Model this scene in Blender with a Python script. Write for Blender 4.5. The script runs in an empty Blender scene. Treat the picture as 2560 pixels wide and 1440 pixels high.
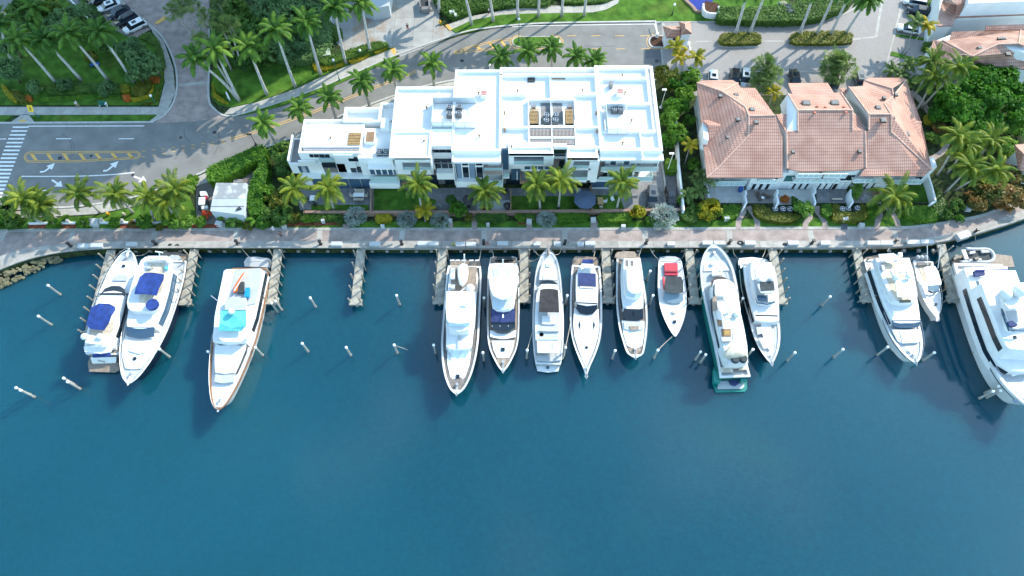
import bpy, math, random
from mathutils import Vector, Matrix
S = bpy.context.scene
COL = S.collection
R = math.radians
# ---------------------------------------------------------------- camera, sky, sun, exposure
F, H, TILT = 1700.0, 100.0, R(26.57)          # focal length in photo pixels, drone height, tilt from straight down
cam = bpy.data.cameras.new("camera"); camo = bpy.data.objects.new("camera", cam); COL.objects.link(camo)
camo.location = (0, 0, H); camo.rotation_euler = (TILT, 0, 0)
cam.sensor_width = 36; cam.lens = F / 2560 * 36; cam.clip_end = 3000
S.camera = camo
SAZ, SEL = R(41.5), R(35)                    # sun: angle from +X towards +Y, elevation
wd = bpy.data.worlds.new("World"); S.world = wd; wd.use_nodes = True
nt = wd.node_tree; nt.nodes.clear()
sky = nt.nodes.new("ShaderNodeTexSky"); sky.sky_type = 'NISHITA'; sky.sun_disc = False
sky.sun_elevation = SEL; sky.sun_rotation = R(90) - SAZ
sky.air_density = 1.0; sky.dust_density = 0.6; sky.ozone_density = 1.6
bg = nt.nodes.new("ShaderNodeBackground"); bg.inputs[1].default_value = 0.15
wo = nt.nodes.new("ShaderNodeOutputWorld")
wtc = nt.nodes.new("ShaderNodeTexCoord"); wn = nt.nodes.new("ShaderNodeTexNoise"); wn.inputs["Scale"].default_value = 3.2; wn.inputs["Detail"].default_value = 7
wr = nt.nodes.new("ShaderNodeMapRange"); wr.inputs[1].default_value = .52; wr.inputs[2].default_value = .74; wr.inputs[4].default_value = .55
wm_ = nt.nodes.new("ShaderNodeMix"); wm_.data_type = 'RGBA'; wm_.inputs[7].default_value = (5, 5.1, 5.3, 1)      # thin clouds
nt.links.new(wtc.outputs["Generated"], wn.inputs["Vector"]); nt.links.new(wn.outputs["Fac"], wr.inputs[0]); nt.links.new(wr.outputs[0], wm_.inputs[0]); nt.links.new(sky.outputs[0], wm_.inputs[6])
wt = nt.nodes.new("ShaderNodeMix"); wt.data_type = 'RGBA'; wt.blend_type = 'MULTIPLY'; wt.inputs[0].default_value = 1; wt.inputs[7].default_value = (.90, 1.06, 1.0, 1)
nt.links.new(wm_.outputs[2], wt.inputs[6]); nt.links.new(wt.outputs[2], bg.inputs[0]); nt.links.new(bg.outputs[0], wo.inputs[0])
sl = bpy.data.lights.new("sun", 'SUN'); sl.energy = 2.05; sl.angle = R(0.6); sl.color = (1, .92, .77)
so = bpy.data.objects.new("sun", sl); COL.objects.link(so); so.location = (80, 80, 120)
sd = Vector((math.cos(SEL) * math.cos(SAZ), math.cos(SEL) * math.sin(SAZ), math.sin(SEL)))
so.rotation_euler = sd.to_track_quat('Z', 'Y').to_euler()
S.view_settings.view_transform = 'Standard'; S.view_settings.look = 'None'
S.view_settings.exposure = 1.70; S.view_settings.gamma = 1.0
S.render.engine = 'CYCLES'; S.cycles.max_bounces = 6; S.cycles.transparent_max_bounces = 6
S.cycles.use_denoising = True

# ---------------------------------------------------------------- geometry helpers
def W(px, py, z=0.0):
    """photo pixel -> world point at height z (measured once from the photograph)"""
    u, v = (px - 1280) / F, (py - 720) / F
    c, s = math.cos(TILT), math.sin(TILT)
    dz = -v * s - c
    k = (H - z) / -dz
    return Vector((u * k, (s - v * c) * k, z))
def onY(px, py, Y):
    u, v = (px - 1280) / F, (py - 720) / F
    c, s = math.cos(TILT), math.sin(TILT)
    k = Y / (s - v * c)
    return Vector((u * k, Y, H + (-v * s - c) * k))
class Cr:
    """coordinates read in an enlarged view of the photo"""
    def __init__(s, x, y, k): s.x, s.y, s.k = x, y, k
    def __call__(s, *p): return [(s.x + a / s.k, s.y + b / s.k) for a, b in p]
def hfind(c, b):
    B = W(*b); best = None
    z = .5
    while z < 20:
        d = (W(c[0], c[1], z) - B).xy.length
        if best is None or d < best[0]: best = (d, z)
        z += .25
    return best[1]
ROOTM = {}
class MB:
    def __init__(s): s.v, s.f = [], []
    def add(s, vs, fs):
        n = len(s.v); s.v += [tuple(p) for p in vs]; s.f += [tuple(i + n for i in f) for f in fs]; return s
    def poly(s, pts): return s.add(pts, [tuple(range(len(pts)))])
    def box(s, c, d, rz=0):
        x, y, z = d[0] / 2, d[1] / 2, d[2] / 2; ca, sa = math.cos(rz), math.sin(rz)
        vs = [(c[0] + i * x * ca - j * y * sa, c[1] + i * x * sa + j * y * ca, c[2] + k * z) for k in (-1, 1) for i, j in ((-1, -1), (1, -1), (1, 1), (-1, 1))]
        return s.add(vs, [(3, 2, 1, 0), (4, 5, 6, 7), (0, 1, 5, 4), (1, 2, 6, 5), (2, 3, 7, 6), (3, 0, 4, 7)])
    def loft(s, rings, caps=True, closed=True):
        n = len(rings[0]); vs = [p for r in rings for p in r]; fs = []
        for i in range(len(rings) - 1):
            for j in range(n if closed else n - 1):
                k = (j + 1) % n; fs.append((i * n + j, i * n + k, (i + 1) * n + k, (i + 1) * n + j))
        if caps: fs += [tuple(range(n - 1, -1, -1)), tuple((len(rings) - 1) * n + j for j in range(n))]
        return s.add(vs, fs)
    def prism(s, pts, z0, z1):
        a = sum(pts[i][0] * pts[(i + 1) % len(pts)][1] - pts[(i + 1) % len(pts)][0] * pts[i][1] for i in range(len(pts)))
        if a < 0: pts = pts[::-1]
        return s.loft([[(p[0], p[1], z0) for p in pts], [(p[0], p[1], z1) for p in pts]])
    def tube(s, pts, rad, n=6):
        pts = [Vector(p) for p in pts]
        if not isinstance(rad, (list, tuple)): rad = [rad] * len(pts)
        rings = []
        for i, p in enumerate(pts):
            t = (pts[min(i + 1, len(pts) - 1)] - pts[max(i - 1, 0)]).normalized()
            a = t.cross(Vector((0, 0, 1))) if abs(t.z) < .95 else t.cross(Vector((1, 0, 0)))
            a.normalize(); b = t.cross(a)
            rings.append([p + (a * math.cos(2 * math.pi * k / n) + b * math.sin(2 * math.pi * k / n)) * rad[i] for k in range(n)])
        return s.loft(rings)
    def cyl(s, c, r, z0, z1, n=12, r2=None):
        r2 = r if r2 is None else r2
        return s.loft([[(c[0] + q * math.cos(2 * math.pi * k / n), c[1] + q * math.sin(2 * math.pi * k / n), z) for k in range(n)] for q, z in ((r, z0), (r2, z1))])
    def ell(s, c, r, n=12, m=7):
        rings = []
        for i in range(1, m):
            t = math.pi * i / m
            rings.append([(c[0] + r[0] * math.sin(t) * math.cos(2 * math.pi * k / n), c[1] + r[1] * math.sin(t) * math.sin(2 * math.pi * k / n), c[2] - r[2] * math.cos(t)) for k in range(n)])
        return s.loft(rings)
    def sheet(s, pts, th=.05):
        """polygon with its own heights, given a thickness downwards"""
        n = len(pts); a = sum(pts[i][0] * pts[(i + 1) % n][1] - pts[(i + 1) % n][0] * pts[i][1] for i in range(n))
        if a < 0: pts = pts[::-1]
        return s.loft([[(p[0], p[1], p[2] - th) for p in pts], [tuple(p) for p in pts]])
    def obj(s, name, mat, parent=None, smooth=False):
        me = bpy.data.meshes.new(name)
        vs = s.v
        if parent is not None:
            inv = ROOTM[parent.name].inverted(); vs = [inv @ Vector(p) for p in vs]
        me.from_pydata([tuple(p) for p in vs], [], s.f); me.materials.append(mat)
        if smooth: me.polygons.foreach_set("use_smooth", [True] * len(me.polygons))
        me.update()
        o = bpy.data.objects.new(name, me); COL.objects.link(o)
        if parent is not None:
            o.parent = parent; ROOTM[o.name] = ROOTM[parent.name]
        else: ROOTM[o.name] = Matrix.Identity(4)
        return o
def thing(name, label, cat, loc=(0, 0, 0), rz=0, group=None):
    o = bpy.data.objects.new(name, None); COL.objects.link(o); o.empty_display_size = .3
    o.location = loc; o.rotation_euler = (0, 0, rz); o["label"] = label; o["category"] = cat
    if group: o["group"] = group
    ROOTM[o.name] = Matrix.Translation(Vector(loc)) @ Matrix.Rotation(rz, 4, 'Z'); return o
def tag(o, label, cat, group=None):
    o["label"] = label; o["category"] = cat
    if group: o["group"] = group
    return o
def place(o, loc, rz=0, sc=1.0):
    o.location = loc; o.rotation_euler = (0, 0, rz); o.scale = (sc, sc, sc); return o
def dup(root, loc, rz, label, group=None, sc=1.0):
    r = root.copy(); COL.objects.link(r); place(r, loc, rz, sc); r["label"] = label
    if group: r["group"] = group
    for ch in list(root.children):
        c = ch.copy(); COL.objects.link(c); c.parent = r
        for g in list(ch.children):
            d = g.copy(); COL.objects.link(d); d.parent = c
    return r
def struct(name, mb, mat):
    o = mb.obj(name, mat); o["kind"] = "structure"; return o

# ---------------------------------------------------------------- materials
def mat(name, col, rough=.6, var=.0, scale=1.0, col2=None, metal=0, bump=0, bscale=8, spec=.5, inst=0, trans=0, lo=.35, hi=.65, extra=None):
    m = bpy.data.materials.new(name); m.use_nodes = True; t = m.node_tree; p = t.nodes["Principled BSDF"]
    p.inputs["Roughness"].default_value = rough; p.inputs["Metallic"].default_value = metal
    p.inputs["Specular IOR Level"].default_value = spec
    c1 = (*col, 1); p.inputs["Base Color"].default_value = c1
    tc = t.nodes.new("ShaderNodeTexCoord"); out = None
    if var or col2:
        nz = t.nodes.new("ShaderNodeTexNoise"); nz.inputs["Scale"].default_value = scale; nz.inputs["Detail"].default_value = 5
        t.links.new(tc.outputs["Object"], nz.inputs["Vector"])
        rp = t.nodes.new("ShaderNodeValToRGB"); rp.color_ramp.elements[0].position = lo; rp.color_ramp.elements[1].position = hi
        rp.color_ramp.elements[0].color = (*[max(0, c * (1 - var)) for c in col], 1)
        rp.color_ramp.elements[1].color = (*(col2 or [min(1, c * (1 + var)) for c in col]), 1)
        t.links.new(nz.outputs["Fac"], rp.inputs[0]); out = rp.outputs[0]
    if inst:
        oi = t.nodes.new("ShaderNodeObjectInfo"); hs = t.nodes.new("ShaderNodeHueSaturation")
        mr = t.nodes.new("ShaderNodeMapRange"); mr.inputs[3].default_value = 1 - inst; mr.inputs[4].default_value = 1 + inst
        t.links.new(oi.outputs["Random"], mr.inputs[0]); t.links.new(mr.outputs[0], hs.inputs["Value"])
        mr2 = t.nodes.new("ShaderNodeMapRange"); mr2.inputs[3].default_value = .5 + inst * .06; mr2.inputs[4].default_value = .5 - inst * .06
        t.links.new(oi.outputs["Random"], mr2.inputs[0]); t.links.new(mr2.outputs[0], hs.inputs["Hue"])
        if out is not None: t.links.new(out, hs.inputs["Color"])
        else: hs.inputs["Color"].default_value = c1
        out = hs.outputs[0]
    if extra: out = extra(t, tc, out, p)
    if out is not None: t.links.new(out, p.inputs["Base Color"])
    if bump:
        n2 = t.nodes.new("ShaderNodeTexNoise"); n2.inputs["Scale"].default_value = bscale; n2.inputs["Detail"].default_value = 4
        t.links.new(tc.outputs["Object"], n2.inputs["Vector"])
        b = t.nodes.new("ShaderNodeBump"); b.inputs["Strength"].default_value = bump; b.inputs["Distance"].default_value = .1
        t.links.new(n2.outputs["Fac"], b.inputs["Height"]); t.links.new(b.outputs[0], p.inputs["Normal"])
    if trans:
        tr = t.nodes.new("ShaderNodeBsdfTranslucent"); mx = t.nodes.new("ShaderNodeMixShader"); mx.inputs[0].default_value = trans
        if out is not None: t.links.new(out, tr.inputs[0])
        else: tr.inputs[0].default_value = c1
        o = t.nodes["Material Output"]
        t.links.new(p.outputs[0], mx.inputs[1]); t.links.new(tr.outputs[0], mx.inputs[2]); t.links.new(mx.outputs[0], o.inputs[0])
    return m
def N(t, kind, **kw):
    n = t.nodes.new(kind)
    for k, v in kw.items(): setattr(n, k, v)
    return n
def mixc(t, fac, a, b, mode='MIX'):
    m = N(t, "ShaderNodeMix", data_type='RGBA', blend_type=mode)
    for i, x in ((0, fac), (6, a), (7, b)):
        if hasattr(x, "node"): t.links.new(x, m.inputs[i])
        else: m.inputs[i].default_value = x if i == 0 else (*x, 1)
    return m.outputs[2]
def noise(t, tc, scale, lo, hi, detail=3, rough=.5, coord="Object"):
    nz = N(t, "ShaderNodeTexNoise"); nz.inputs["Scale"].default_value = scale; nz.inputs["Detail"].default_value = detail; nz.inputs["Roughness"].default_value = rough
    t.links.new(tc.outputs[coord], nz.inputs["Vector"])
    mr = N(t, "ShaderNodeMapRange"); mr.inputs[1].default_value = lo; mr.inputs[2].default_value = hi
    t.links.new(nz.outputs["Fac"], mr.inputs[0]); return mr.outputs[0]
def brickx(bw, bh, mortar, c_m, fac=.5, off=.5, rot=0):
    def f(t, tc, out, p):
        mp = N(t, "ShaderNodeMapping"); mp.inputs["Rotation"].default_value = (0, 0, rot)
        t.links.new(tc.outputs["Object"], mp.inputs["Vector"])
        b = N(t, "ShaderNodeTexBrick"); b.offset = off
        b.inputs["Scale"].default_value = 1; b.inputs["Brick Width"].default_value = bw; b.inputs["Row Height"].default_value = bh; b.inputs["Mortar Size"].default_value = mortar
        b.inputs["Color1"].default_value = (1, 1, 1, 1); b.inputs["Color2"].default_value = (.8, .8, .8, 1); b.inputs["Mortar"].default_value = (*c_m, 1)
        t.links.new(mp.outputs[0], b.inputs["Vector"])
        return mixc(t, fac, out, b.outputs[0], 'MULTIPLY')
    return f
def stains(scale, lo, hi, col, amt):
    def f(t, tc, out, p):
        n = noise(t, tc, scale, lo, hi, 6, .65)
        mm = N(t, "ShaderNodeMath", operation='MULTIPLY'); mm.inputs[1].default_value = amt; t.links.new(n, mm.inputs[0])
        return mixc(t, mm.outputs[0], out, col)
    return f
def both(a, b): return lambda t, tc, out, p: b(t, tc, a(t, tc, out, p), p)
M = {}
M['asphalt'] = mat('asphalt', (.185, .182, .174), .9, .12, .35, bump=.15, bscale=30, extra=stains(.5, .56, .75, (.09, .09, .09), .5))
M['paver'] = mat('red_paver', (.345, .275, .25), .85, .2, .6, col2=(.42, .335, .30), extra=brickx(.4, .2, .02, (.5, .5, .5), .6))
M['paver2'] = mat('tan_paver', (.36, .33, .31), .85, .18, .3, col2=(.29, .27, .26), extra=brickx(.4, .4, .025, (.55, .55, .55), .6, .5, .78))
M['concrete'] = mat('concrete', (.40, .385, .35), .85, .1, 1.2, extra=both(brickx(1.8, 1.8, .03, (.55, .55, .55), .8, 0), stains(.35, .5, .7, (.26, .24, .21), .5)))
M['quay'] = mat('quay_concrete', (.37, .35, .32), .85, .15, .8, extra=both(brickx(6, 3, .05, (.5, .5, .5), .8, 0), stains(.6, .5, .72, (.2, .19, .17), .6)))
M['drive'] = mat('drive_concrete', (.35, .345, .33), .85, .12, .5, extra=both(brickx(4, 4, .05, (.5, .5, .5), .8, 0), stains(.12, .52, .66, (.25, .15, .08), .8)))
M['kerb'] = mat('kerb_concrete', (.42, .41, .39), .85, .12, 2)
M['grass'] = mat('lawn_grass', (.05, .125, .016), .9, .3, .5, col2=(.085, .19, .025), bump=.6, bscale=12, spec=.1, extra=stains(.16, .52, .7, (.13, .16, .03), .6))
M['stone'] = mat('pale_patio_stone', (.60, .60, .58), .8, .08, 1, extra=brickx(1, 1, .03, (.7, .7, .7), .6, 0))
M['bed'] = mat('dark_bed', (.045, .05, .03), .95, .5, 1.2, col2=(.05, .08, .028), bump=.6, bscale=6, spec=.1)
M['mulch'] = mat('mulch', (.075, .04, .028), .95, .4, 3, bump=.5, bscale=10, spec=.1)
M['redmulch'] = mat('red_mulch', (.22, .07, .04), .95, .4, 2, bump=.5, bscale=10, spec=.1)
M['white_line'] = mat('white_road_paint', (.72, .72, .70), .7, .12, 3)
M['yellow_line'] = mat('yellow_road_paint', (.62, .36, .09), .7, .12, 3)
M['stucco'] = mat('white_stucco', (.80, .80, .78), .75, .03, .5)
M['roofwhite'] = mat('white_roof_membrane', (.80, .80, .78), .8, .03, .4, extra=stains(.3, .6, .85, (.6, .61, .58), .5))
M['bluewall'] = mat('pale_stucco', (.74, .76, .76), .75, .04, .6)
M['tilepink'] = None
M['glass'] = mat('dark_glass', (.012, .02, .03), .06, spec=.6)
M['bluegl'] = mat('blue_glass', (.05, .10, .16), .08, spec=.6)
M['rail_glass'] = mat('balustrade_glass', (.42, .56, .56), .1, spec=.5)
M['grey'] = mat('grey_paving', (.21, .21, .215), .85, .15, 1, extra=brickx(1, 1, .03, (.6, .6, .6), .7, 0))
M['greyd'] = mat('dark_paving', (.13, .13, .14), .85, .15, 1, extra=brickx(.4, .4, .03, (.6, .6, .6), .7, .5))
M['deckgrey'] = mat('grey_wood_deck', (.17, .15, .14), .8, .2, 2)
M['wood'] = mat('brown_wood', (.26, .16, .09), .7, .25, 3)
M['woodlt'] = mat('light_wood', (.45, .29, .13), .7, .2, 3)
M['fence'] = mat('brown_fence_wall', (.27, .17, .13), .8, .15, 2)
M['dark'] = mat('dark_metal', (.025, .025, .028), .5)
M['black'] = mat('black_rubber', (.015, .015, .017), .6)
M['steel'] = mat('steel', (.55, .56, .58), .35, metal=.7)
M['whitep'] = mat('white_paint', (.82, .82, .80), .4, .03, 1)
M['boxw'] = mat('box_white', (.45, .465, .465), .5, .05, 1)
M['gel'] = mat('white_gelcoat', (.70, .705, .70), .3, .05, .8)
M['gelgrey'] = mat('pale_grey_nonskid', (.42, .44, .45), .6, .06, .8)
M['navy'] = mat('navy_gelcoat', (.012, .014, .035), .15)
M['blackhull'] = mat('black_gelcoat', (.010, .010, .014), .15)
M['teal'] = mat('green_gelcoat', (.006, .19, .16), .3)
M['teak'] = mat('weathered_teak', (.30, .235, .185), .75, .18, 2, extra=brickx(3, .12, .012, (.45, .45, .45), .5))
M['varnish'] = mat('varnished_wood', (.27, .125, .055), .35, .2, 2)
M['canvasblue'] = mat('blue_canvas', (.012, .04, .20), .85, .25, 1.5)
M['canvasnavy'] = mat('navy_canvas', (.025, .04, .13), .85, .2, 1.5)
M['turq'] = mat('turquoise_canvas', (.10, .48, .48), .8, .12, 1)
M['canvasblack'] = mat('black_canvas', (.03, .027, .03), .85, .3, 1.5)
M['canvasgrey'] = mat('grey_canvas', (.035, .045, .05), .85, .25, 1.5)
M['red'] = mat('red_vinyl', (.55, .03, .06), .6, .15, 1.5)
M['beige'] = mat('beige_canvas', (.55, .48, .38), .85, .2, 1)
M['orange'] = mat('orange_plastic', (.85, .16, .04), .4)
M['bluepl'] = mat('blue_plastic', (.01, .25, .55), .5)
M['dock'] = mat('dock_concrete', (.33, .31, .26), .9, .25, 1.2, extra=stains(.8, .5, .72, (.17, .16, .13), .6))
M['pilew'] = mat('pile_timber', (.27, .25, .21), .85, .3, 3)
M['pilec'] = mat('pale_pile', (.33, .33, .31), .8, .2, 3)
M['rope'] = mat('rope', (.5, .46, .38), .9)
M['trunk'] = mat('palm_trunk', (.33, .31, .28), .9, .25, 3)
M['trunkw'] = mat('pale_palm_trunk', (.46, .45, .43), .9, .18, 2)
M['bark'] = mat('bark', (.13, .10, .07), .95, .3, 4)
def leaf(n, c, c2, sc=1.2, inst=.22, tr=.42): return mat(n, [x * k for x, k in zip(c, (1.5, 1.2, .95))], .5, .0, sc, col2=[x * k for x, k in zip(c2, (1.45, 1.18, .95))], inst=inst, trans=tr, spec=.25, lo=.38, hi=.62)
M['royal'] = leaf('royal_fronds', (.042, .135, .028), (.11, .25, .04), .9)
M['coco'] = leaf('coconut_fronds', (.065, .155, .03), (.19, .28, .04), .8)
M['yelp'] = leaf('yellow_fronds', (.15, .20, .02), (.38, .36, .03), .8)
M['fan'] = leaf('fan_leaves', (.06, .14, .045), (.15, .25, .08), .9)
M['blueg'] = leaf('bluish_leaves', (.06, .155, .07), (.115, .24, .11), .8)
M['broad'] = leaf('broad_leaves', (.025, .115, .014), (.07, .23, .022), .9, .12)
M['hedge'] = leaf('hedge_leaves', (.05, .16, .02), (.10, .25, .03), .9, .2)
M['hedged'] = leaf('dark_hedge_leaves', (.042, .125, .03), (.09, .20, .045), .9, .2)
M['hedgeol'] = leaf('olive_hedge_leaves', (.075, .11, .02), (.13, .18, .03), .9, .15)
M['yel'] = leaf('yellow_green_leaves', (.20, .25, .025), (.36, .36, .03), 1.2, .15)
M['yelgr'] = leaf('lime_leaves', (.075, .17, .02), (.40, .36, .02), .5, .05)
M['lime'] = leaf('bright_leaves', (.08, .22, .04), (.16, .32, .06), 1, .1)
M['silver'] = leaf('silver_leaves', (.145, .23, .26), (.26, .37, .43), 1.5, .1, .1)
M['brownt'] = leaf('brown_leaves', (.055, .11, .03), (.26, .17, .07), .7, .1)
M['redfl'] = leaf('red_flowers', (.45, .05, .03), (.55, .15, .08), 3, .1)
M['oranget'] = leaf('orange_shrub', (.35, .12, .03), (.45, .2, .05), 3, .1)
def tile_extra(t, tc, out, p):
    # barrel tiles: dark joint lines across and down the slope
    sp = N(t, "ShaderNodeUVMap")
    sx = N(t, "ShaderNodeSeparateXYZ"); t.links.new(sp.outputs[0], sx.inputs[0])
    def wave(sock, freq, pw):
        a = N(t, "ShaderNodeMath", operation='MULTIPLY'); a.inputs[1].default_value = freq * math.pi * 2; t.links.new(sock, a.inputs[0])
        b = N(t, "ShaderNodeMath", operation='SINE'); t.links.new(a.outputs[0], b.inputs[0])
        c = N(t, "ShaderNodeMath", operation='MULTIPLY_ADD'); c.inputs[1].default_value = .5; c.inputs[2].default_value = .5; t.links.new(b.outputs[0], c.inputs[0])
        d = N(t, "ShaderNodeMath", operation='POWER'); d.inputs[1].default_value = pw; t.links.new(c.outputs[0], d.inputs[0]); return d.outputs[0]
    g = wave(sx.outputs[0], 1 / .34, 1.3); r = wave(sx.outputs[1], 1 / .55, 6)
    m = N(t, "ShaderNodeMath", operation='MULTIPLY'); m.inputs[1].default_value = .55; t.links.new(g, m.inputs[0])
    o = mixc(t, m.outputs[0], out, (.21, .09, .065))
    m2 = N(t, "ShaderNodeMath", operation='MULTIPLY'); m2.inputs[1].default_value = .55; t.links.new(r, m2.inputs[0])
    o = mixc(t, m2.outputs[0], o, (.15, .065, .05))
    bp = N(t, "ShaderNodeBump"); bp.inputs["Strength"].default_value = .3; bp.inputs["Distance"].default_value = .06; bp.invert = True
    t.links.new(g, bp.inputs["Height"]); t.links.new(bp.outputs[0], p.inputs["Normal"])
    return o
M['tile'] = mat('clay_roof_tile', (.53, .28, .21), .85, .14, .4, col2=(.60, .355, .275), extra=both(tile_extra, stains(.3, .5, .8, (.30, .15, .12), .4)))
M['tile2'] = mat('darker_clay_roof_tile', (.47, .25, .18), .8, .25, .5, col2=(.56, .35, .27), extra=tile_extra)
M['ridge'] = mat('ridge_tile', (.58, .36, .28), .8, .15, 2)
def water_extra(t, tc, out, p):
    g = noise(t, tc, .02, .42, .62, 2); o = mixc(t, g, (.0026, .056, .088), (.0042, .070, .106))
    g2 = noise(t, tc, .06, .55, .75, 3); m = N(t, "ShaderNodeMath", operation='MULTIPLY'); m.inputs[1].default_value = .5; t.links.new(g2, m.inputs[0])
    o = mixc(t, m.outputs[0], o, (.0055, .070, .085))
    o = mixc(t, noise(t, tc, 1.6, .3, .8, 4, .7), o, mixc(t, .5, o, (.007, .095, .135)))  # fine lighter grain put into the colour, standing in for ripple reflections
    nn = N(t, "ShaderNodeTexNoise"); nn.inputs["Scale"].default_value = 1.3; nn.inputs["Detail"].default_value = 5; nn.inputs["Distortion"].default_value = .6
    mp = N(t, "ShaderNodeMapping"); mp.inputs["Scale"].default_value = (1, 2.2, 1); mp.inputs["Rotation"].default_value = (0, 0, .5)
    t.links.new(tc.outputs["Object"], mp.inputs[0]); t.links.new(mp.outputs[0], nn.inputs["Vector"])
    bp = N(t, "ShaderNodeBump"); bp.inputs["Strength"].default_value = .12; bp.inputs["Distance"].default_value = .1
    t.links.new(nn.outputs["Fac"], bp.inputs["Height"]); t.links.new(bp.outputs[0], p.inputs["Normal"])
    p.inputs["IOR"].default_value = 1.55
    p.inputs["Subsurface Weight"].default_value = 1; p.inputs["Subsurface Scale"].default_value = 14; p.inputs["Subsurface Radius"].default_value = (.5, 1, 1.3)
    return o
M['water'] = mat('sea_water', (.003, .047, .092), .04, .1, .1, extra=water_extra)
# ---------------------------------------------------------------- setting: water, land, quay, roads
QUAY = [(-700, 1150), (-120, 725), (0, 676), (60, 653), (130, 636), (200, 627), (290, 622), (500, 621), (900, 621), (1300, 621), (1800, 620), (2140, 620), (2270, 616), (2350, 606), (2430, 588), (2500, 567), (2560, 547), (2700, 490), (3300, 200)]
qw = [W(x, y, 0) for x, y in QUAY]
mb = MB(); mb.poly([(-900, -900, -1.6), (900, -900, -1.6), (900, 900, -1.6), (-900, 900, -1.6)])
struct('water', mb, M['water'])
mb = MB()
far = [Vector((700, 150, 0)), Vector((700, 900, 0)), Vector((-700, 900, 0)), Vector((-700, -20, 0))]
mb.prism([p.to_tuple() for p in qw] + [p.to_tuple() for p in far], -4, 0)
struct('ground', mb, M['bed'])
ZR, ZK = .012, .13
def P(z, pts): return [W(x, y, z).to_tuple() for x, y in pts]
def flat(name, pts, m, z): mb = MB(); mb.poly(ccw(P(z, pts))); return struct(name, mb, m)
def ccw(p):
    a = sum(p[i][0] * p[(i + 1) % len(p)][1] - p[(i + 1) % len(p)][0] * p[i][1] for i in range(len(p)))
    return p if a > 0 else p[::-1]
def slab(name, pts, m, z1, z0=-.05): mb = MB(); mb.prism(P(z1, pts), z0, z1); return struct(name, mb, m)
def ribbon(mb, pts, w, z0, z1, side=0):
    """strip of width w along world points (side: 0 centred, 1 left, -1 right)"""
    n = len(pts); L, Rr = [], []
    for i, p in enumerate(pts):
        t = (pts[min(i + 1, n - 1)] - pts[max(i - 1, 0)]); t.z = 0; t.normalize(); nn = Vector((-t.y, t.x, 0))
        a, b = (w / 2, -w / 2) if side == 0 else ((w, 0) if side == 1 else (0, -w))
        L.append(p + nn * a); Rr.append(p + nn * b)
    for i in range(n - 1):
        mb.prism([Rr[i], Rr[i + 1], L[i + 1], L[i]], z0, z1)
    return mb
def smooth(pts, k=4):
    out = []
    n = len(pts)
    for i in range(n - 1):
        p0, p1, p2, p3 = pts[max(i - 1, 0)], pts[i], pts[i + 1], pts[min(i + 2, n - 1)]
        for j in range(k):
            t = j / k
            out.append(tuple(.5 * ((2 * b) + (c - a) * t + (2 * a - 5 * b + 4 * c - d) * t * t + (3 * b - a - 3 * c + d) * t ** 3) for a, b, c, d in zip(p0, p1, p2, p3)))
    return out + [tuple(pts[-1])]
# promenade (brick) and quay cap
PT = [(-300, 590), (0, 577), (300, 575), (640, 573), (1290, 573), (1700, 572), (2060, 570), (2240, 570), (2330, 562), (2440, 543), (2500, 523), (2560, 500), (2750, 420)]
PB = [(-300, 790), (-120, 690), (0, 640), (80, 620), (160, 610), (260, 604), (500, 603), (1290, 603), (2100, 602), (2260, 599), (2340, 590), (2430, 570), (2500, 548), (2560, 525), (2750, 450)]
flat('promenade', smooth(PT, 3) + smooth(PB, 3)[::-1], M['paver'], ZR)
flat('quay_cap', smooth(PB, 3) + smooth([(-300, 868)] + QUAY[1:-1] + [(2750, 470)], 3)[::-1], M['quay'], .016)
mb = MB(); ribbon(mb, [W(x, y, 0) for x, y in smooth(PT, 3)], .55, .0, .06); struct('promenade_edging', mb, M['concrete'])
mb = MB(); ribbon(mb, [W(x, y, 0) for x, y in smooth(QUAY[1:-1], 3)], .35, -.5, .22, 1); struct('quay_kerb', mb, M['quay'])
mb = MB()
for x in range(180, 2330, 37):
    p = W(x + 10, 622, -.5); mb.box((p.x, p.y - .15, -.9), (.5, .5, .4))
struct('quay_wall_corbels', mb, M['quay'])
mb = MB()
for x, dx in ((14, -14), (184, -8), (388, -6), (592, -4), (800, -3), (1006, -2), (1210, 0), (1412, 0), (1612, 1), (1822, 3), (2025, 5), (2235, 8)):
    a, b = W(x, 576, 0), W(x + dx, 602, 0); ribbon(mb, [a, b], .9, ZR, ZR + .006)
struct('promenade_bands', mb, M['concrete'])
# ---- main road
RD = [(-200, 312), (0, 309), (385, 306), (480, 300), (565, 292), (650, 272), (750, 243), (850, 205), (950, 160), (1050, 122), (1150, 90), (1230, 72), (1330, 63), (1640, 55), (1660, 55),
      (1660, 172), (1500, 175), (1250, 178), (1140, 198), (1060, 214), (990, 236), (850, 288), (740, 338), (640, 374), (540, 412), (480, 440), (350, 488), (200, 514), (110, 519), (0, 524), (-200, 530)]
flat('main_road', RD, M['asphalt'], ZR)
flat('gate_road', [(1655, 52), (1960, 52), (2100, 44), (2200, -60), (2420, -60), (2380, 60), (2330, 130), (2290, 200), (2260, 240), (2190, 235), (1740, 240), (1690, 230), (1655, 172)], M['paver2'], ZR + .004)
flat('entrance_road', [(340, -60), (560, -60), (520, 60), (523, 160), (522, 245), (535, 275), (568, 293), (480, 304), (385, 308), (420, 280), (442, 235), (440, 170), (415, 105), (372, 60), (340, 30), (255, 5), (240, -60)], M['paver'], ZR + .004)
flat('car_park', [(-100, -60), (250, -60), (262, 0), (345, 75), (372, 62), (340, 100), (225, 60), (150, -10), (60, 20), (40, 100), (-100, 110)], M['asphalt'], ZR + .002)
flat('parking_bay', [(225, -20), (258, 0), (350, 62), (378, 72), (335, 98), (230, 40)], M['paver'], ZR + .008)
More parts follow.
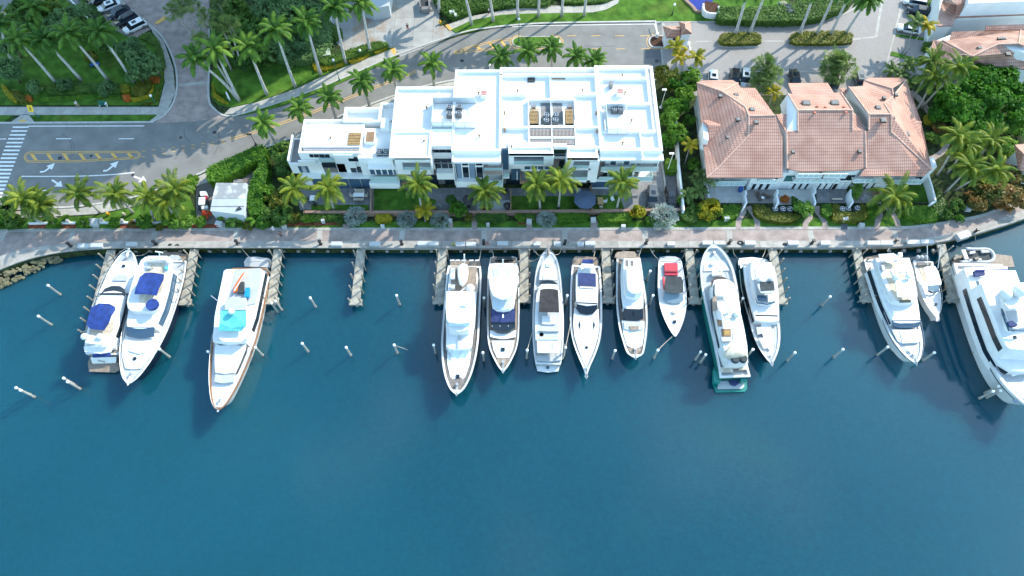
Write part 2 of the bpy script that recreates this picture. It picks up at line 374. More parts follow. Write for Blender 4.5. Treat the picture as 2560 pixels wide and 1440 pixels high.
flat('works_driveway', [(800, 60), (830, 20), (900, -10), (905, -70), (1090, -70), (1100, 60), (1145, 85), (1000, 142), (985, 118), (872, 138), (835, 100)], M['drive'], ZR + .008)
# ---- lawns and beds
def lawn(pts): return slab('lawn', pts, M['grass'], ZK)
lawn([(-100, 288), (0, 288), (33, 288), (12, 305), (-100, 309)])
lawn([(76, 288), (390, 287), (375, 300), (345, 305), (88, 305)])
lawn([(-100, 262), (0, 262), (95, 262), (395, 262), (410, 200), (404, 130), (384, 86), (330, 98), (225, 40), (150, -10), (60, 20), (40, 100), (-100, 120)])
lawn([(570, 292), (640, 276), (740, 243), (840, 202), (925, 165), (992, 136), (988, 146), (900, 185), (800, 230), (700, 266), (620, 285)])
lawn([(530, 175), (527, 240), (545, 262), (575, 268), (640, 255), (740, 220), (800, 192), (880, 158), (965, 128), (985, 118), (880, 138), (800, 150), (690, 150), (600, 160)])
slab('planting_bed', [(524, -60), (524, 160), (600, 155), (690, 145), (800, 150), (870, 138), (835, 100), (800, 60), (830, 20), (900, -10), (905, -70)], M['bed'], ZK - .03)
lawn([(1145, 85), (1125, 72), (1170, 50), (1250, 37), (1290, 34), (1485, 31), (1520, 22), (1560, -10), (1990, -60), (1960, 52), (1660, 53), (1640, 53), (1340, 59), (1230, 68)])
slab('planting_bed', [(1100, 65), (1095, -70), (1560, -70), (1535, 0), (1500, 12), (1300, 15), (1200, 25), (1150, 40)], M['bed'], ZK + .02)
lawn([(1375, -20), (1525, -20), (1510, 8), (1470, 15), (1410, 16), (1380, 14)]).name = 'lawn'
# ---- pavements
def walk(pts): return slab('pavement', pts, M['concrete'], ZK + .006)
walk([(-100, 267), (0, 267), (396, 267), (393, 286), (-100, 288)])
walk([(55, 286), (72, 286), (87, 307), (24, 307)])
walk([(396, 268), (412, 205), (406, 135), (378, 72), (355, 52), (262, -20), (215, -60), (235, -60), (300, 0), (372, 60), (410, 105), (433, 170), (438, 232), (418, 277), (388, 302), (372, 304), (392, 288)])
walk([(575, 270), (640, 256), (740, 222), (800, 194), (880, 160), (965, 128), (990, 118), (992, 134), (925, 163), (840, 200), (740, 238), (640, 272), (590, 284), (560, 286)])
walk([(1118, 62), (1170, 42), (1250, 27), (1300, 18), (1460, 15), (1500, 10), (1525, 0), (1532, -20), (1556, -20), (1545, 8), (1515, 24), (1480, 31), (1300, 34), (1250, 37), (1180, 50), (1128, 74)])
walk([(1374, -30), (1398, -30), (1400, 16), (1376, 16)])
walk([(-200, 538), (0, 530), (110, 524), (200, 520), (350, 494), (480, 448), (540, 420), (560, 440), (480, 470), (335, 515), (240, 535), (110, 542), (-200, 552)])
walk([(735, 344), (850, 293), (990, 240), (1060, 218), (1140, 202), (1250, 182), (1640, 178), (1640, 200), (1250, 215), (1140, 240), (990, 300), (850, 330), (760, 372)])
# ---- kerbs
mb = MB()
for pts in ([(-100, 309), (0, 308), (345, 306), (385, 303), (418, 282), (441, 236), (440, 170), (414, 105), (374, 62), (300, 2), (260, -40)],
            [(523, 60), (523, 165), (522, 245), (535, 272), (570, 291), (640, 275), (740, 242), (840, 203), (925, 166), (993, 137), (1148, 84), (1230, 69), (1330, 60), (1430, 57), (1640, 54)],
            [(-200, 530), (0, 525), (110, 520), (200, 516), (350, 490), (480, 443), (540, 415), (640, 377), (740, 341), (850, 291), (990, 238), (1060, 216), (1140, 200), (1250, 180), (1640, 176)]):
    ribbon(mb, [W(x, y, 0) for x, y in smooth(pts, 3)], .38, -.03, ZK + .02)
struct('kerb', mb, M['kerb'])
mb = MB(); ribbon(mb, [W(x, y, 0) for x, y in smooth([(1640, 56), (1750, 54), (1960, 53), (2030, 53), (2085, 45), (2130, 25), (2150, 5), (2160, -30)], 3)], .3, -.03, .1); struct('gate_kerb', mb, M['kerb'])
# ---- road paint
wl, yl = MB(), MB()
ZP = ZR + .012
def line(mb, pts, w=.15, z=ZP): ribbon(mb, [W(x, y, 0) for x, y in pts], w, z - .006, z)
for i in range(19):
    y = 318 + i * 9.7; xo = 52 - i * 3.75 - 16
    a = W(xo - 4, y, 0); b = W(xo + 36, y, 0); wl.box(((a.x + b.x) / 2, a.y, ZP - .003), (b.x - a.x, .32 + i * .008, .006))
line(wl, [(70, 315.5), (361, 315)], .2)
for a in ([(-30, 348), (16, 347.5)], [(140, 347), (178, 347)], [(297, 347), (335, 347)], [(97, 476.5), (122, 476)]): line(wl, a, .18)
line(wl, smooth([(54, 441), (160, 441), (240, 439), (300, 435), (336, 431)]), .2)
def arrow(c, pts, w=.35):
    line(wl, pts, w)
    a, b = W(*pts[-2]), W(*pts[-1]); d = (b - a).normalized(); n = Vector((-d.y, d.x, 0))
    t = b + d * 1.3
    wl.prism([b + n * .75, b - n * .75, t], ZP - .006, ZP + .001)
arrow(0, smooth([(100, 430), (110, 429), (118, 424), (123, 420)])); arrow(0, smooth([(258, 427), (268, 426), (276, 420), (282, 415)]))
arrow(0, [(130, 450), (144, 459)]); arrow(0, [(335, 441), (352, 448)])
line(wl, [(1280, 67), (1330, 64.5), (1637, 60)], .14); line(wl, [(1637, 60), (1644, 84)], .25)
for r in (0, 3.6):
    o = []
    for k in range(25):
        t = math.pi / 2 + math.pi * k / 24; o.append((75 + r + (14 - r) * math.cos(t), 393 - (13 - r) * math.sin(t)))
    for k in range(25):
        t = -math.pi / 2 + math.pi * k / 24; o.append((340 - r + (12 - r) * math.cos(t), 386.5 - (8.5 - r) * math.sin(t)))
    o = [(75, 380 + r), *[(75 + 14 * 0 - (14 - r) * math.sin(math.pi * k / 16), 393 - (13 - r) * math.cos(math.pi * k / 16)) for k in range(17)], (200, 405 - r), (290, 399.5 - r),
         *[(338 + (13 - r) * math.sin(math.pi * k / 16), 387.5 + (9.5 - r) * math.cos(math.pi * k / 16)) for k in range(17)], (75, 380 + r)]
    line(yl, o, .13)
for i in range(7):
    x = 78 + i * 40.3; h = 402 - max(0, i - 2) * 1.5; line(yl, [(x, 383), (x + 13, h)], .5)
for i in range(9):
    x = 355 + i * 24.7; y0 = 378 - i * 3.0 - (i * i) * .02; g = 14.5 - i * 1.2
    for q in (0, g): line(yl, [(x, y0 + q), (x + 9, y0 + q - .3)], .13)
for q in (0, 5): line(yl, smooth([(575, 349 - 3 + q), (640, 330 - 3 + q), (720, 303 - 3 + q), (800, 273 - 2 + q), (900, 232 - 1 + q), (1000, 192 + q), (1040, 176 + q)]), .14)
for q in (0, 4): line(yl, smooth([(1135, 130 + q), (1180, 115 + q), (1230, 103 + q), (1280, 95 + q)]), .13); line(yl, smooth([(1135, 131 + q), (1200, 124 + q), (1260, 121 + q), (1290, 119 + q)]), .13)
for x, y0, y1 in ((1188, 114, 124), (1222, 106, 121), (1252, 101, 119)): line(yl, [(x, y0), (x + 14, y1)], .5)
for x in (1418, 1478, 1538, 1600):
    line(yl, [(x, 90), (x + 23, 89)], .14); line(yl, [(x + 2, 122.5), (x + 24, 122)], .14)
def oval(x0, y0, x1, y1, n=16, ex=1):
    cy, ry = (y0 + y1) / 2, (y1 - y0) / 2; rx = ry * ex
    return [(x0 + rx - rx * math.sin(math.pi * k / n), cy - ry * math.cos(math.pi * k / n)) for k in range(n + 1)] + [(x1 - rx + rx * math.sin(math.pi * k / n), cy + ry * math.cos(math.pi * k / n)) for k in range(n + 1)]
for e in (0, 4): line(yl, oval(1279 - e, 90 - e * .5, 1404 + e, 119 + e * .6, 16, 1.6), .13)
line(yl, oval(1617, 86, 1700, 122)[:18], .13)
slab('lawn_island', oval(1283, 92, 1398, 116, 16, 1.6), M['grass'], ZK); slab('island_kerb', oval(1280, 90.5, 1402, 117.5, 16, 1.6), M['kerb'], ZK - .01)
slab('island_kerb', oval(1621, 88, 1712, 119), M['kerb'], ZK); slab('planting_bed', oval(1625, 90, 1700, 116), M['mulch'], ZK + .01)
slab('island_kerb', oval(1794, 88, 1906, 118), M['kerb'], ZK); slab('planting_bed', oval(1797, 82, 1903, 114), M['mulch'], ZK + .01)
slab('island_kerb', oval(1974, 86, 2130, 116), M['kerb'], ZK); slab('planting_bed', oval(1978, 82, 2126, 113), M['mulch'], ZK + .01)
struct('white_road_markings', wl, M['white_line']); struct('yellow_road_markings', yl, M['yellow_line'])
mb = MB()
ribbon(mb, [W(447, 213, 0), W(522, 206, 0)], .75, ZR + .008, ZR + .014)
for p, w in (([(1750, 181), (1900, 179), (2075, 178), (2185, 177), (2202, 187)], .25), ([(2258, -20), (2250, 30), (2215, 168), (2200, 186)], .35), ([(2215, -60), (2190, 92), (2128, 99)], .55), ([(1960, 103), (1900, 103)], .3), ([(1780, 103), (1740, 104)], .3), ([(1655, 55), (1668, 84)], .55), ([(1725, 115), (1730, 145)], .45), ([(1653, 122), (1657, 160)], .3)):
    ribbon(mb, [W(x, y, 0) for x, y in p], w, ZR + .008, ZR + .014)
struct('road_bands', mb, M['concrete'])
slab('lawn_strip', [(2228, 130), (2232, 128), (2303, 150), (2300, 156), (2226, 138)], M['grass'], .1); slab('lawn_strip', [(2242, 85), (2330, 97), (2330, 104), (2240, 90)], M['grass'], .1); slab('lawn_strip', [(2268, 38), (2325, 45), (2320, 50), (2270, 44)], M['grass'], .1)
mb = MB()
for x, y, r in ((537, 331, .4), (452, 344, .3), (1155, 152, .4), (150, 395, .4), (228, 390, .3), (1642, 152, .4), (2194, 155, .35), (332, 438, .3)):
    p = W(x, y); mb.cyl((p.x, p.y), r, ZP - .008, ZP + .002)
struct('manhole_covers', mb, M['dark'])
mb = MB()
for cx, cy, rx, ry, a0, a1 in ((150, 372, 36, 34, -1.4, 1.9), (158, 372, 22, 28, -1.2, 2.2), (525, 345, 22, 45, -.9, 1.2), (500, 330, 40, 30, 2.2, 3.4), (1500, 113, 40, 3, .3, 2.9)):
    ribbon(mb, [W(cx + rx * math.cos(a0 + (a1 - a0) * k / 14), cy + ry * math.sin(a0 + (a1 - a0) * k / 14)) for k in range(15)], .16, ZR + .001, ZR + .0045)
struct('tyre_marks', mb, mat('tyre_mark', (.12, .12, .12), .9))
slab('tactile_pad', [(48, 299), (64, 299), (65, 306), (49, 306)], M['yellow_line'], ZK + .012); slab('tactile_pad', [(976, 124), (986, 119), (991, 133), (984, 137)], M['yellow_line'], ZK + .012); slab('tactile_pad', [(1113, 63), (1120, 60), (1131, 73), (1124, 76)], M['yellow_line'], ZK + .012)
flat('road_patch', [(1614, 122), (1652, 118), (1654, 158), (1637, 158), (1636, 146), (1614, 146)], M['greyd'], ZR + .006)
mb = MB(); ribbon(mb, [W(390, 59, 0), W(416, 43, 0)], .9, ZR + .004, .08); struct('speed_hump', mb, M['yellow_line'])
# ---- front gardens between the promenade and the houses
slab('front_lawn', [(-100, 556), (0, 552), (110, 546), (240, 538), (335, 518), (470, 480), (500, 560), (500, 572), (-100, 575)], M['grass'], .05)
slab('front_lawn', [(560, 555), (1650, 552), (2330, 540), (2340, 556), (2240, 567), (640, 570.5), (560, 571)], M['grass'], .05)
slab('gravel_yard', [(490, 470), (535, 440), (640, 405), (640, 560), (490, 560)], M['deckgrey'], .04)
mb = MB()
for a in ([(70, 561), (115, 559), (115, 571), (70, 571)], [(155, 560), (190, 558), (190, 571), (155, 571)], [(300, 559), (360, 557), (355, 571), (300, 571)], [(390, 560), (430, 558), (430, 571), (390, 571)], [(710, 555), (760, 552), (850, 556), (850, 562), (715, 566)], [(1295, 553), (1315, 553), (1315, 562), (1295, 562)], [(480, 562), (560, 558), (545, 570), (480, 571)]):
    mb.prism(P(.06, a), .0, .062)
struct('red_mulch_beds', mb, M['redmulch'])
for a in ([(1316, 552), (1330, 552), (1331, 574), (1316, 574)], [(1478, 550), (1495, 550), (1493, 574), (1476, 574)], [(857, 560), (875, 560), (874, 574), (857, 574)], [(1178, 535), (1195, 535), (1192, 574), (1180, 574)], [(1122, 555), (1132, 555), (1132, 574), (1122, 574)]): flat('garden_path', a, M['paver'], .062)
flat('garden_path', [(547, 556), (563, 556), (562, 574), (546, 574)], M['concrete'], .062); flat('garden_path', [(234, 556), (249, 556), (246, 574), (230, 574)], M['concrete'], .062)
def wavy(pts, w): mb = MB(); ribbon(mb, [W(x, y, 0) for x, y in smooth(pts, 5)], w, .03, .062); return struct('garden_path', mb, M['paver'])
wavy([(1858, 516), (1858, 530), (1850, 543), (1846, 557), (1846, 574)], .95); wavy([(1870, 516), (1880, 530), (1890, 545), (1893, 557), (1893, 574)], .95)
wavy([(2025, 535), (2024, 545), (2015, 556), (2012, 574)], .95); wavy([(2042, 515), (2043, 528), (2053, 542), (2062, 558), (2062, 574)], .95)
wavy([(2197, 515), (2200, 538), (2194, 552), (2192, 574)], .95); wavy([(2215, 515), (2228, 532), (2240, 548), (2246, 570)], .95)
flat('garden_path', [(2102, 560), (2120, 560), (2118, 574), (2103, 574)], M['greyd'], .062)
wavy([(2300, 400), (2330, 396), (2355, 380), (2366, 362), (2370, 350)], 1.0)
wavy([(2275, 228), (2300, 250), (2325, 285), (2345, 310)], 1.2)
slab('side_lawn', [(2330, 400), (2400, 380), (2440, 480), (2420, 520), (2350, 530), (2330, 460)], M['bed'], .06)
# riprap at the left end of the quay
random.seed(5); mb = MB()
for k in range(150):
    x = random.uniform(-60, 150); t = random.random()
    y = (685 - max(x, 0) * .30 + max(0, x - 90) * .02) + t * (34 - max(0, x) * .17)
    p = W(x, y, -1.2); r = random.uniform(.25, .5)
    mb.ell((p.x, p.y, -1.45 + (1 - t) * .9), (r, r * random.uniform(.7, 1), r * .7), 6, 4)
rp = struct('riprap_rocks', mb, mat('riprap', (.16, .145, .08), .9, .4, .7)); rp["kind"] = "stuff"
# ---------------------------------------------------------------- white modern terrace
RC, QC, SC, TC = Cr(980, 160, 6.0), Cr(730, 260, 6.546), Cr(1280, 0, 4), Cr(1280, 300, 4)
C2, C3, C4, C6 = Cr(980, 360, 8), Cr(1240, 360, 8), Cr(1480, 360, 8), Cr(640, 0, 4)
bl = thing('modern_terrace', 'long white flat roofed modern building with stepped roof terraces facing the quay', 'building', W(1250, 300, 0))
bl_n = [0]
def rect(c, pts, z):
    """axis aligned world rectangle from two photo corners at height z"""
    (p, q) = c(*pts); a, b = W(*p, z), W(*q, z); return [min(a.x, b.x), min(a.y, b.y), max(a.x, b.x), max(a.y, b.y)]
def tray(name, r, z0, zr, zp, th=.35, m=None, par=None, roofm=None):
    x0, y0, x1, y1 = r; m = m or M['stucco']; par = par or bl
    bl_n[0] += 1; e = .0021 * (bl_n[0] % 7)
    o = [(x0, y0), (x1, y0), (x1, y1), (x0, y1)]; i = [(x0 + th, y0 + th), (x1 - th, y0 + th), (x1 - th, y1 - th), (x0 + th, y1 - th)]
    mb = MB(); mb.loft([[(*p, z0) for p in o], [(*p, zp + e) for p in o], [(*p, zp + e) for p in i], [(*p, zr) for p in i]], caps=False); mb.obj(name, m, par)
    mb = MB(); mb.poly([(*p, zr) for p in i]); mb.obj('roof', roofm or M['roofwhite'], par)
def bx(name, r, z0, z1, m, par=None):
    mb = MB(); mb.prism([(r[0], r[1]), (r[2], r[1]), (r[2], r[3]), (r[0], r[3])], z0, z1); return mb.obj(name, m, par or bl)
def fb(name, c, a, b, Y, d0, d1, m, par=None):
    """box on a facade plane Y: photo corners a,b on the plane, reaching d0 in front and d1 behind"""
    (p, q) = c(a, b); A, B = onY(*p, Y), onY(*q, Y)
    mb = MB(); mb.box(((A.x + B.x) / 2, Y + (d1 - d0) / 2, (A.z + B.z) / 2), (abs(A.x - B.x), d0 + d1, abs(A.z - B.z))); return mb.obj(name, m, par or bl)
ZT = 10.5
# low left house
r1 = rect(QC, [(175, 250), (1130, 800)], 8.2); r1[0] = W(*QC((100, 800))[0], 8.2).x
tray('wall', r1, 3.2, 7.3, 8.2)
r1b = rect(QC, [(225, 335), (1125, 700)], 8.35); bx('roof_slab', r1b, 7.3, 8.3, M['roofwhite'])
pz = 8.31
def pergola(c, a, b, z, n, m, vertical=False, well=M['dark'], depth=.5, gap=.5):
    r = rect(c, [a, b], z); bx('pergola_well', r, z - depth, z - depth + .02 + .3 * 0, well)
    mb = MB()
    for k in range(n):
        t = (k + .5) / n
        if vertical: x = r[0] + (r[2] - r[0]) * t; mb.box((x, (r[1] + r[3]) / 2, z + .03), ((r[2] - r[0]) / n * gap, r[3] - r[1], .12))
        else: y = r[1] + (r[3] - r[1]) * t; mb.box(((r[0] + r[2]) / 2, y, z + .03), (r[2] - r[0], (r[3] - r[1]) / n * gap, .12))
    mb.obj('pergola_slats', m, bl)
pergola(QC, (930, 470), (1110, 672), 8.4, 8, M['woodlt'], depth=.08)
pergola(QC, (200, 728), (1100, 770), 8.0, 46, mat('grey_slats', (.45, .44, .46), .7), True, depth=.4)
tray('parapet_box', rect(QC, [(865, 50), (1440, 290)], 8.6), 3, 7.4, 8.6); tray('stair_box', rect(QC, [(1455, -20), (1715, 270)], 8.0), 3, 7.2, 8.0)
bx('chimney', rect(QC, [(1465, 228), (1580, 385)], 9.0), 7, 9.0, M['stucco']); bx('chimney', rect(QC, [(1585, 270), (1700, 390)], 8.8), 7, 8.4, M['stucco'])
r2 = rect(QC, [(1135, 400), (1690, 885)], 8.0); tray('wall', r2, 3.2, 7.7, 8.0, .2)
bx('skylight_frame', rect(QC, [(1205, 435), (1350, 625)], 8.5), 7.5, 8.5, M['stucco']); bx('skylight', rect(QC, [(1222, 452), (1335, 618)], 8.53), 8.4, 8.53, M['wood'])
# facade of the left house
Y1 = r1[1]
bx('left_wing', [r1[0] - 2.3, Y1 - .3, r1[0] + 7.2, r1[3] - 2.0], 3.0, 5.6, M['stucco']); bx('terrace_floor', [r1[0] - 2.0, Y1 - .0, r1[0] - .02, r1[3] - 2.3], 5.4, 5.63, M['grey'])
mb = MB(); mb.prism([(r1[0] - 2.3, Y1 - .3), (r1[0] - 2.3, r1[3] - 2.0), (r1[0] - 2.05, r1[3] - 2.0), (r1[0] - 2.05, Y1 - .3)], 5.6, 6.6); mb.obj('parapet', M['stucco'], bl)
Yf = Y1 - .31
fb('wall_panel', QC, (670, 812), (1130, 1222), Y1, .30, .0, M['stucco'])
fb('window', QC, (275, 822), (625, 872), Y1, .03, .3, M['glass'])
for x in (352, 440, 530): fb('mullion', QC, (x, 822), (x + 10, 872), Y1, .06, .1, M['steel'])
fb('terrace_parapet', QC, (95, 932), (410, 1000), Yf, .02, .2, M['stucco'])
fb('balustrade_glass', QC, (430, 888), (690, 950), Yf, .02, .05, M['rail_glass'])
fb('window', QC, (90, 1018), (325, 1180), Yf, .02, .2, M['bluegl']); fb('mullion', QC, (205, 1018), (218, 1180), Yf, .05, .1, M['steel'])
fb('loggia_window', QC, (480, 978), (735, 1042), Yf, .02, .3, M['glass']); fb('loggia_screen', QC, (510, 1044), (780, 1160), Yf, .02, .3, M['deckgrey']); fb('balustrade_glass', QC, (520, 1160), (785, 1188), Yf, .03, .2, M['rail_glass'])
fb('window', QC, (920, 866), (1115, 915), Y1, .32, .0, M['glass']); fb('window', QC, (955, 1025), (1165, 1118), Y1, .32, .0, M['glass']); fb('mullion', QC, (1060, 1025), (1075, 1118), Y1, .35, -.2, M['steel'])
# right part of the left house: glazed bay
Y2 = r2[1]
mb = MB()
for xx in range(5):
    x = r2[0] + .3 + (r2[2] - r2[0] - .4) * xx / 4; mb.box((x, Y2 + .1, 8.45), (.06, .06, .9))
mb.box(((r2[0] + r2[2]) / 2, Y2 + .1, 8.9), (r2[2] - r2[0], .07, .07)); mb.obj('roof_railing', M['steel'], bl)
fb('balcony_roof', QC, (1200, 948), (1700, 1048), Y2 + .4, .3, .1, mat('blue_grey_roof', (.34, .38, .42), .7))
Yb = Y2 - 1.0
fb('bay_frame', QC, (1240, 1050), (1740, 1068), Yb, .1, 1.2, M['stucco']); fb('bay_window', QC, (1250, 1068), (1690, 1190), Yb, -.5, .9, M['bluegl']); fb('balustrade_glass', QC, (1270, 1190), (1740, 1282), Yb, .02, .05, M['rail_glass'])
for x in (1350, 1450, 1550, 1640): fb('mullion', QC, (x, 1068), (x + 14, 1190), Yb, -.45, .6, M['stucco'])
fb('bay_sill', QC, (1265, 1285), (1780, 1362), Yb, .3, 1.2, M['stucco']); fb('bay_fin', QC, (1700, 1068), (1765, 1290), Yb, .15, 1.3, M['stucco'])
# ground storey behind, deep glass
gx0, gx1 = r1[0] - 1.0, W(1650, 400, ZT).x - 3.2
yg = W(1000, 474, .1).y
bx('ground_storey', [gx0, yg + .3, W(1060, 470, 0).x, yg + 8], .05, 3.15, M['stucco'])
bx('terrace_doors', [gx0 + 2, yg + .24, gx0 + 19, yg + .4], .15, 2.9, M['bluegl'])
for k in range(9): bx('door_frame', [gx0 + 2 + k * 2.1, yg + .18, gx0 + 2.12 + k * 2.1, yg + .3], .15, 2.9, M['steel'])
bx('soffit_slab', [r1[0] - 2.3, Y1 - .32, W(1010, 440, 3.2).x, yg + 6], 2.9, 3.2, M['stucco'])
# house B2
rB2 = rect(RC, [(60, 340), (905, 1405)], ZT); bx('wall', [rB2[0], rB2[1] + 6, rB2[2], rB2[3]], .05, 7.2, M['stucco'])
bx('wall', [rB2[0] + .3, rB2[1] + 3.0, rB2[2], rB2[1] + 6.2], .05, 7.25, M['stucco'])
xs = W(*RC((575, 1405))[0], ZT).x
tray('wall', [rB2[0], rB2[1] + 5.6, rB2[2], rB2[3]], 7.2, 9.9, ZT); tray('front_box_roof', [rB2[0], rB2[1], xs, rB2[1] + 5.6], 10.0, 10.15, ZT)
bx('wall', [xs, rB2[1] + 2.6, rB2[2], rB2[1] + 5.62], 3.5, 10.3, M['stucco'])
tray('stair_box', rect(RC, [(690, 345), (945, 470)], 10.0), 3, 9.4, 10.0)
Y = rB2[1]
fb('facade_beam', C2, (42, 290), (795, 372), Y, .0, .4, M['stucco']); fb('facade_pier', C2, (60, 372), (232, 528), Y, .0, .4, M['stucco']); fb('facade_pier', C2, (760, 372), (830, 600), Y, .0, 3, M['stucco']); fb('facade_sill', C2, (100, 526), (815, 610), Y, .0, 3, M['stucco'])
fb('loggia_glass', C2, (200, 372), (790, 520), Y, -1.6, 2.0, M['bluegl']); fb('balustrade_glass', C2, (235, 470), (775, 524), Y, -.1, .15, M['rail_glass']); fb('sliding_panel', C2, (560, 380), (670, 500), Y, -1.5, 1.62, M['deckgrey'])
bx('loggia_side', [rB2[0], Y + .4, rB2[0] + .35, Y + 3.1], 7.3, 10.1, M['stucco'])
Yr = Y + 2.6
fb('window', C2, (805, 112), (1200, 170), Yr, .03, .2, M['glass']); fb('mullion', C2, (940, 112), (950, 170), Yr, .06, .1, M['stucco']); fb('mullion', C2, (1080, 112), (1090, 170), Yr, .06, .1, M['stucco'])
fb('window', C2, (850, 350), (1230, 572), Yr - .6, .03, .8, M['glass'])
for x in (985, 1125): fb('mullion', C2, (x, 350), (x + 14, 572), Yr - .6, .06, .1, M['steel'])
fb('transom_bar', C2, (850, 370), (1230, 385), Yr - .6, .06, .1, M['steel'])
fb('balcony_front', C2, (888, 578), (1250, 700), Yr - 1.6, .1, 1.2, M['stucco'])
fb('wood_balcony', C2, (185, 615), (780, 690), Y + 1.6, .0, 1.5, M['deckgrey']); fb('balcony_floor_edge', C2, (190, 795), (400, 872), Y + .6, .0, 2.6, M['wood']); fb('balcony_floor', C2, (192, 690), (800, 796), Y + 1.9, -1.0, 1.2, M['glass'])
# house B3
rB3 = rect(RC, [(950, 85), (1635, 1300)], ZT); yfr = W(*C2((1500, 345))[0], 9.9).y
tray('wall', rB3, 3.2, 9.9, ZT); bx('wall', [rB3[0], rB3[1] - .01, rB3[2], rB3[3] - 1], .05, 3.2, M['stucco'])
tray('roof_terrace', [rB3[0] + .02, yfr, W(*C2((2175, 345))[0], 9.9).x, rB3[1] + .01], 9.3, 9.55, 9.75, .2)
xb = W(*C2((1815, 345))[0], 9.9).x; Y = yfr
bx('wall', [rB3[0] + .3, Y + 1.0, xb, rB3[1]], 3.2, 9.4, M['stucco'])
fb('corner_fin', C2, (1215, 345), (1262, 820), Y, .0, 1.4, M['stucco'])
fb('window', C2, (1262, 352), (1822, 700), Y + .95, .03, .2, M['glass'])
for x in (1275, 1545): fb('louvre_shutter', C2, (x, 352), (x + 132, 742), Y + .8, .04, .06, mat('blue_grey_shutter', (.20, .27, .36), .6))
for x in (1395, 1535, 1675, 1815): fb('mullion', C2, (x, 352), (x + 14, 705), Y + .95, .08, .05, M['stucco'])
fb('transom_bar', C2, (1405, 425), (1820, 455), Y + .95, .07, .05, M['stucco'])
fb('bay_sill', C2, (1290, 745), (1800, 852), Y + .1, .1, 2.5, M['stucco'])
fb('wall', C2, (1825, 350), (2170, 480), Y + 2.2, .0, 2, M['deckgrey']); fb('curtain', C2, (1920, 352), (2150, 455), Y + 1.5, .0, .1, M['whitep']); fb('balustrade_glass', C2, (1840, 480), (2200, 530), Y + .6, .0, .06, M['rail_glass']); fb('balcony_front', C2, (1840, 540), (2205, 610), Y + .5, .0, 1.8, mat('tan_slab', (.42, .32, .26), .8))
fb('balcony_side', C2, (2205, 540), (2222, 850), Y + .4, .1, 2.2, M['stucco']); fb('balcony_floor', C2, (1840, 615), (2200, 720), Y + 1.8, .0, 1.4, M['grey']); fb('balcony_edge', C2, (1950, 822), (2220, 850), Y + .4, .1, 2.0, M['stucco']); fb('balustrade_glass', C2, (1900, 730), (2210, 820), Y + .4, .0, .06, M['rail_glass'])
fb('stair_glass', C2, (2205, 110), (2330, 510), Y + 1.9, .0, .2, M['bluegl']); fb('stair_balustrade', C2, (2225, 590), (2350, 655), Y + .9, .0, .06, M['rail_glass']); fb('stair_landing', C2, (2225, 656), (2350, 682), Y + .9, .1, 1.6, M['stucco'])
# houses B4 (twin) and B5
x4 = W(*SC((-130, 700))[0], ZT).x; rB4 = [rB3[2] + .0, W(*C3((300, 60))[0], 10.3).y, W(*SC((880, 700))[0], ZT).x, W(1300, 170, ZT).y]
bx('wall', [rB4[0] + .05, rB4[1] + .5, rB4[2], rB4[3] - .5], .05, 9.3, M['stucco'])
bx('roof_deck', [rB4[0], rB4[1] + .3, rB4[2], rB4[3]], 9.3, 9.7, M['roofwhite'])
wl4 = MB()
def par(c, a, b, z0=9.7, z1=10.5):
    global bl_n; bl_n[0] += 1; r = rect(c, [a, b], z1); wl4.prism([(r[0], r[1]), (r[2], r[1]), (r[2], r[3]), (r[0], r[3])], z0, z1 + .0023 * (bl_n[0] % 9))
par(SC, (-120, 675), (870, 690)); par(SC, (-120, 735), (862, 750)); par(SC, (378, 750), (392, 1260)); par(SC, (-120, 925), (150, 945)); par(SC, (-120, 1262), (620, 1275)); par(SC, (160, 1000), (172, 1400)); par(SC, (622, 1000), (640, 1400)); par(SC, (150, 985), (640, 1000)); par(SC, (172, 1365), (625, 1382)); par(SC, (640, 925), (875, 945)); par(SC, (628, 1260), (890, 1275)); par(SC, (172, 1255), (625, 1274)); par(SC, (392, 1275), (408, 1450)); par(TC, (0, 255), (400, 270)); par(TC, (550, 265), (905, 280)); par(TC, (160, 0), (176, 260)); par(TC, (620, 0), (640, 260)); par(SC, (268, 1075), (283, 1240)); par(SC, (510, 1075), (528, 1240)); par(SC, (-120, 675), (-105, 1450)); par(SC, (862, 655), (880, 1450)); par(SC, (872, 655), (1370, 672))
wl4.obj('parapet_walls', M['stucco'], bl)
def well(c, a, b, z, m=M['dark']): bx('roof_well', rect(c, [a, b], z), 9.0, z, m)
pergola(SC, (176, 1090), (262, 1238), 10.3, 11, M['woodlt'], depth=.5, gap=.42); pergola(SC, (530, 1090), (614, 1238), 10.3, 11, M['woodlt'], depth=.5, gap=.42)
bx('roof_well', rect(SC, [(285, 1000), (386, 1240)], 9.75), 9.6, 9.75, M['grey']); bx('roof_well', rect(SC, [(402, 1000), (508, 1240)], 9.75), 9.6, 9.75, M['grey'])
for a, b in (((180, 1285), (390, 1362)), ((410, 1282), (618, 1362)), ((180, 1388), (390, 1445)), ((412, 1386), (620, 1445))): pergola(SC, a, b, 10.25, 15, mat('taupe_slats', (.42, .36, .33), .7), True, depth=.5, gap=.5)
for a, b in (((195, 1045), (238, 1072)), ((555, 1045), (600, 1072))): bx('roof_hatch', rect(SC, [a, b], 10.2), 9.6, 10.2, M['grey'])
bx('skylight', rect(SC, [(155, 775), (230, 815)], 9.9), 9.6, 9.9, M['dark']); bx('roof_slot', rect(SC, [(398, 778), (532, 792)], 9.78), 9.6, 9.78, M['wood']); bx('roof_slot', rect(SC, [(800, 755), (858, 770)], 9.78), 9.6, 9.78, M['wood']); bx('roof_slot', rect(SC, [(-90, 762), (-40, 774)], 9.78), 9.6, 9.78, M['dark'])
rb = rect(C3, [(250, 70), (1150, 190)], ZT); tray('front_box_roof', [rb[0], rb[1], rb[2], rb[3] + 1.0], 9.9, 10.1, ZT); Y = rb[1]
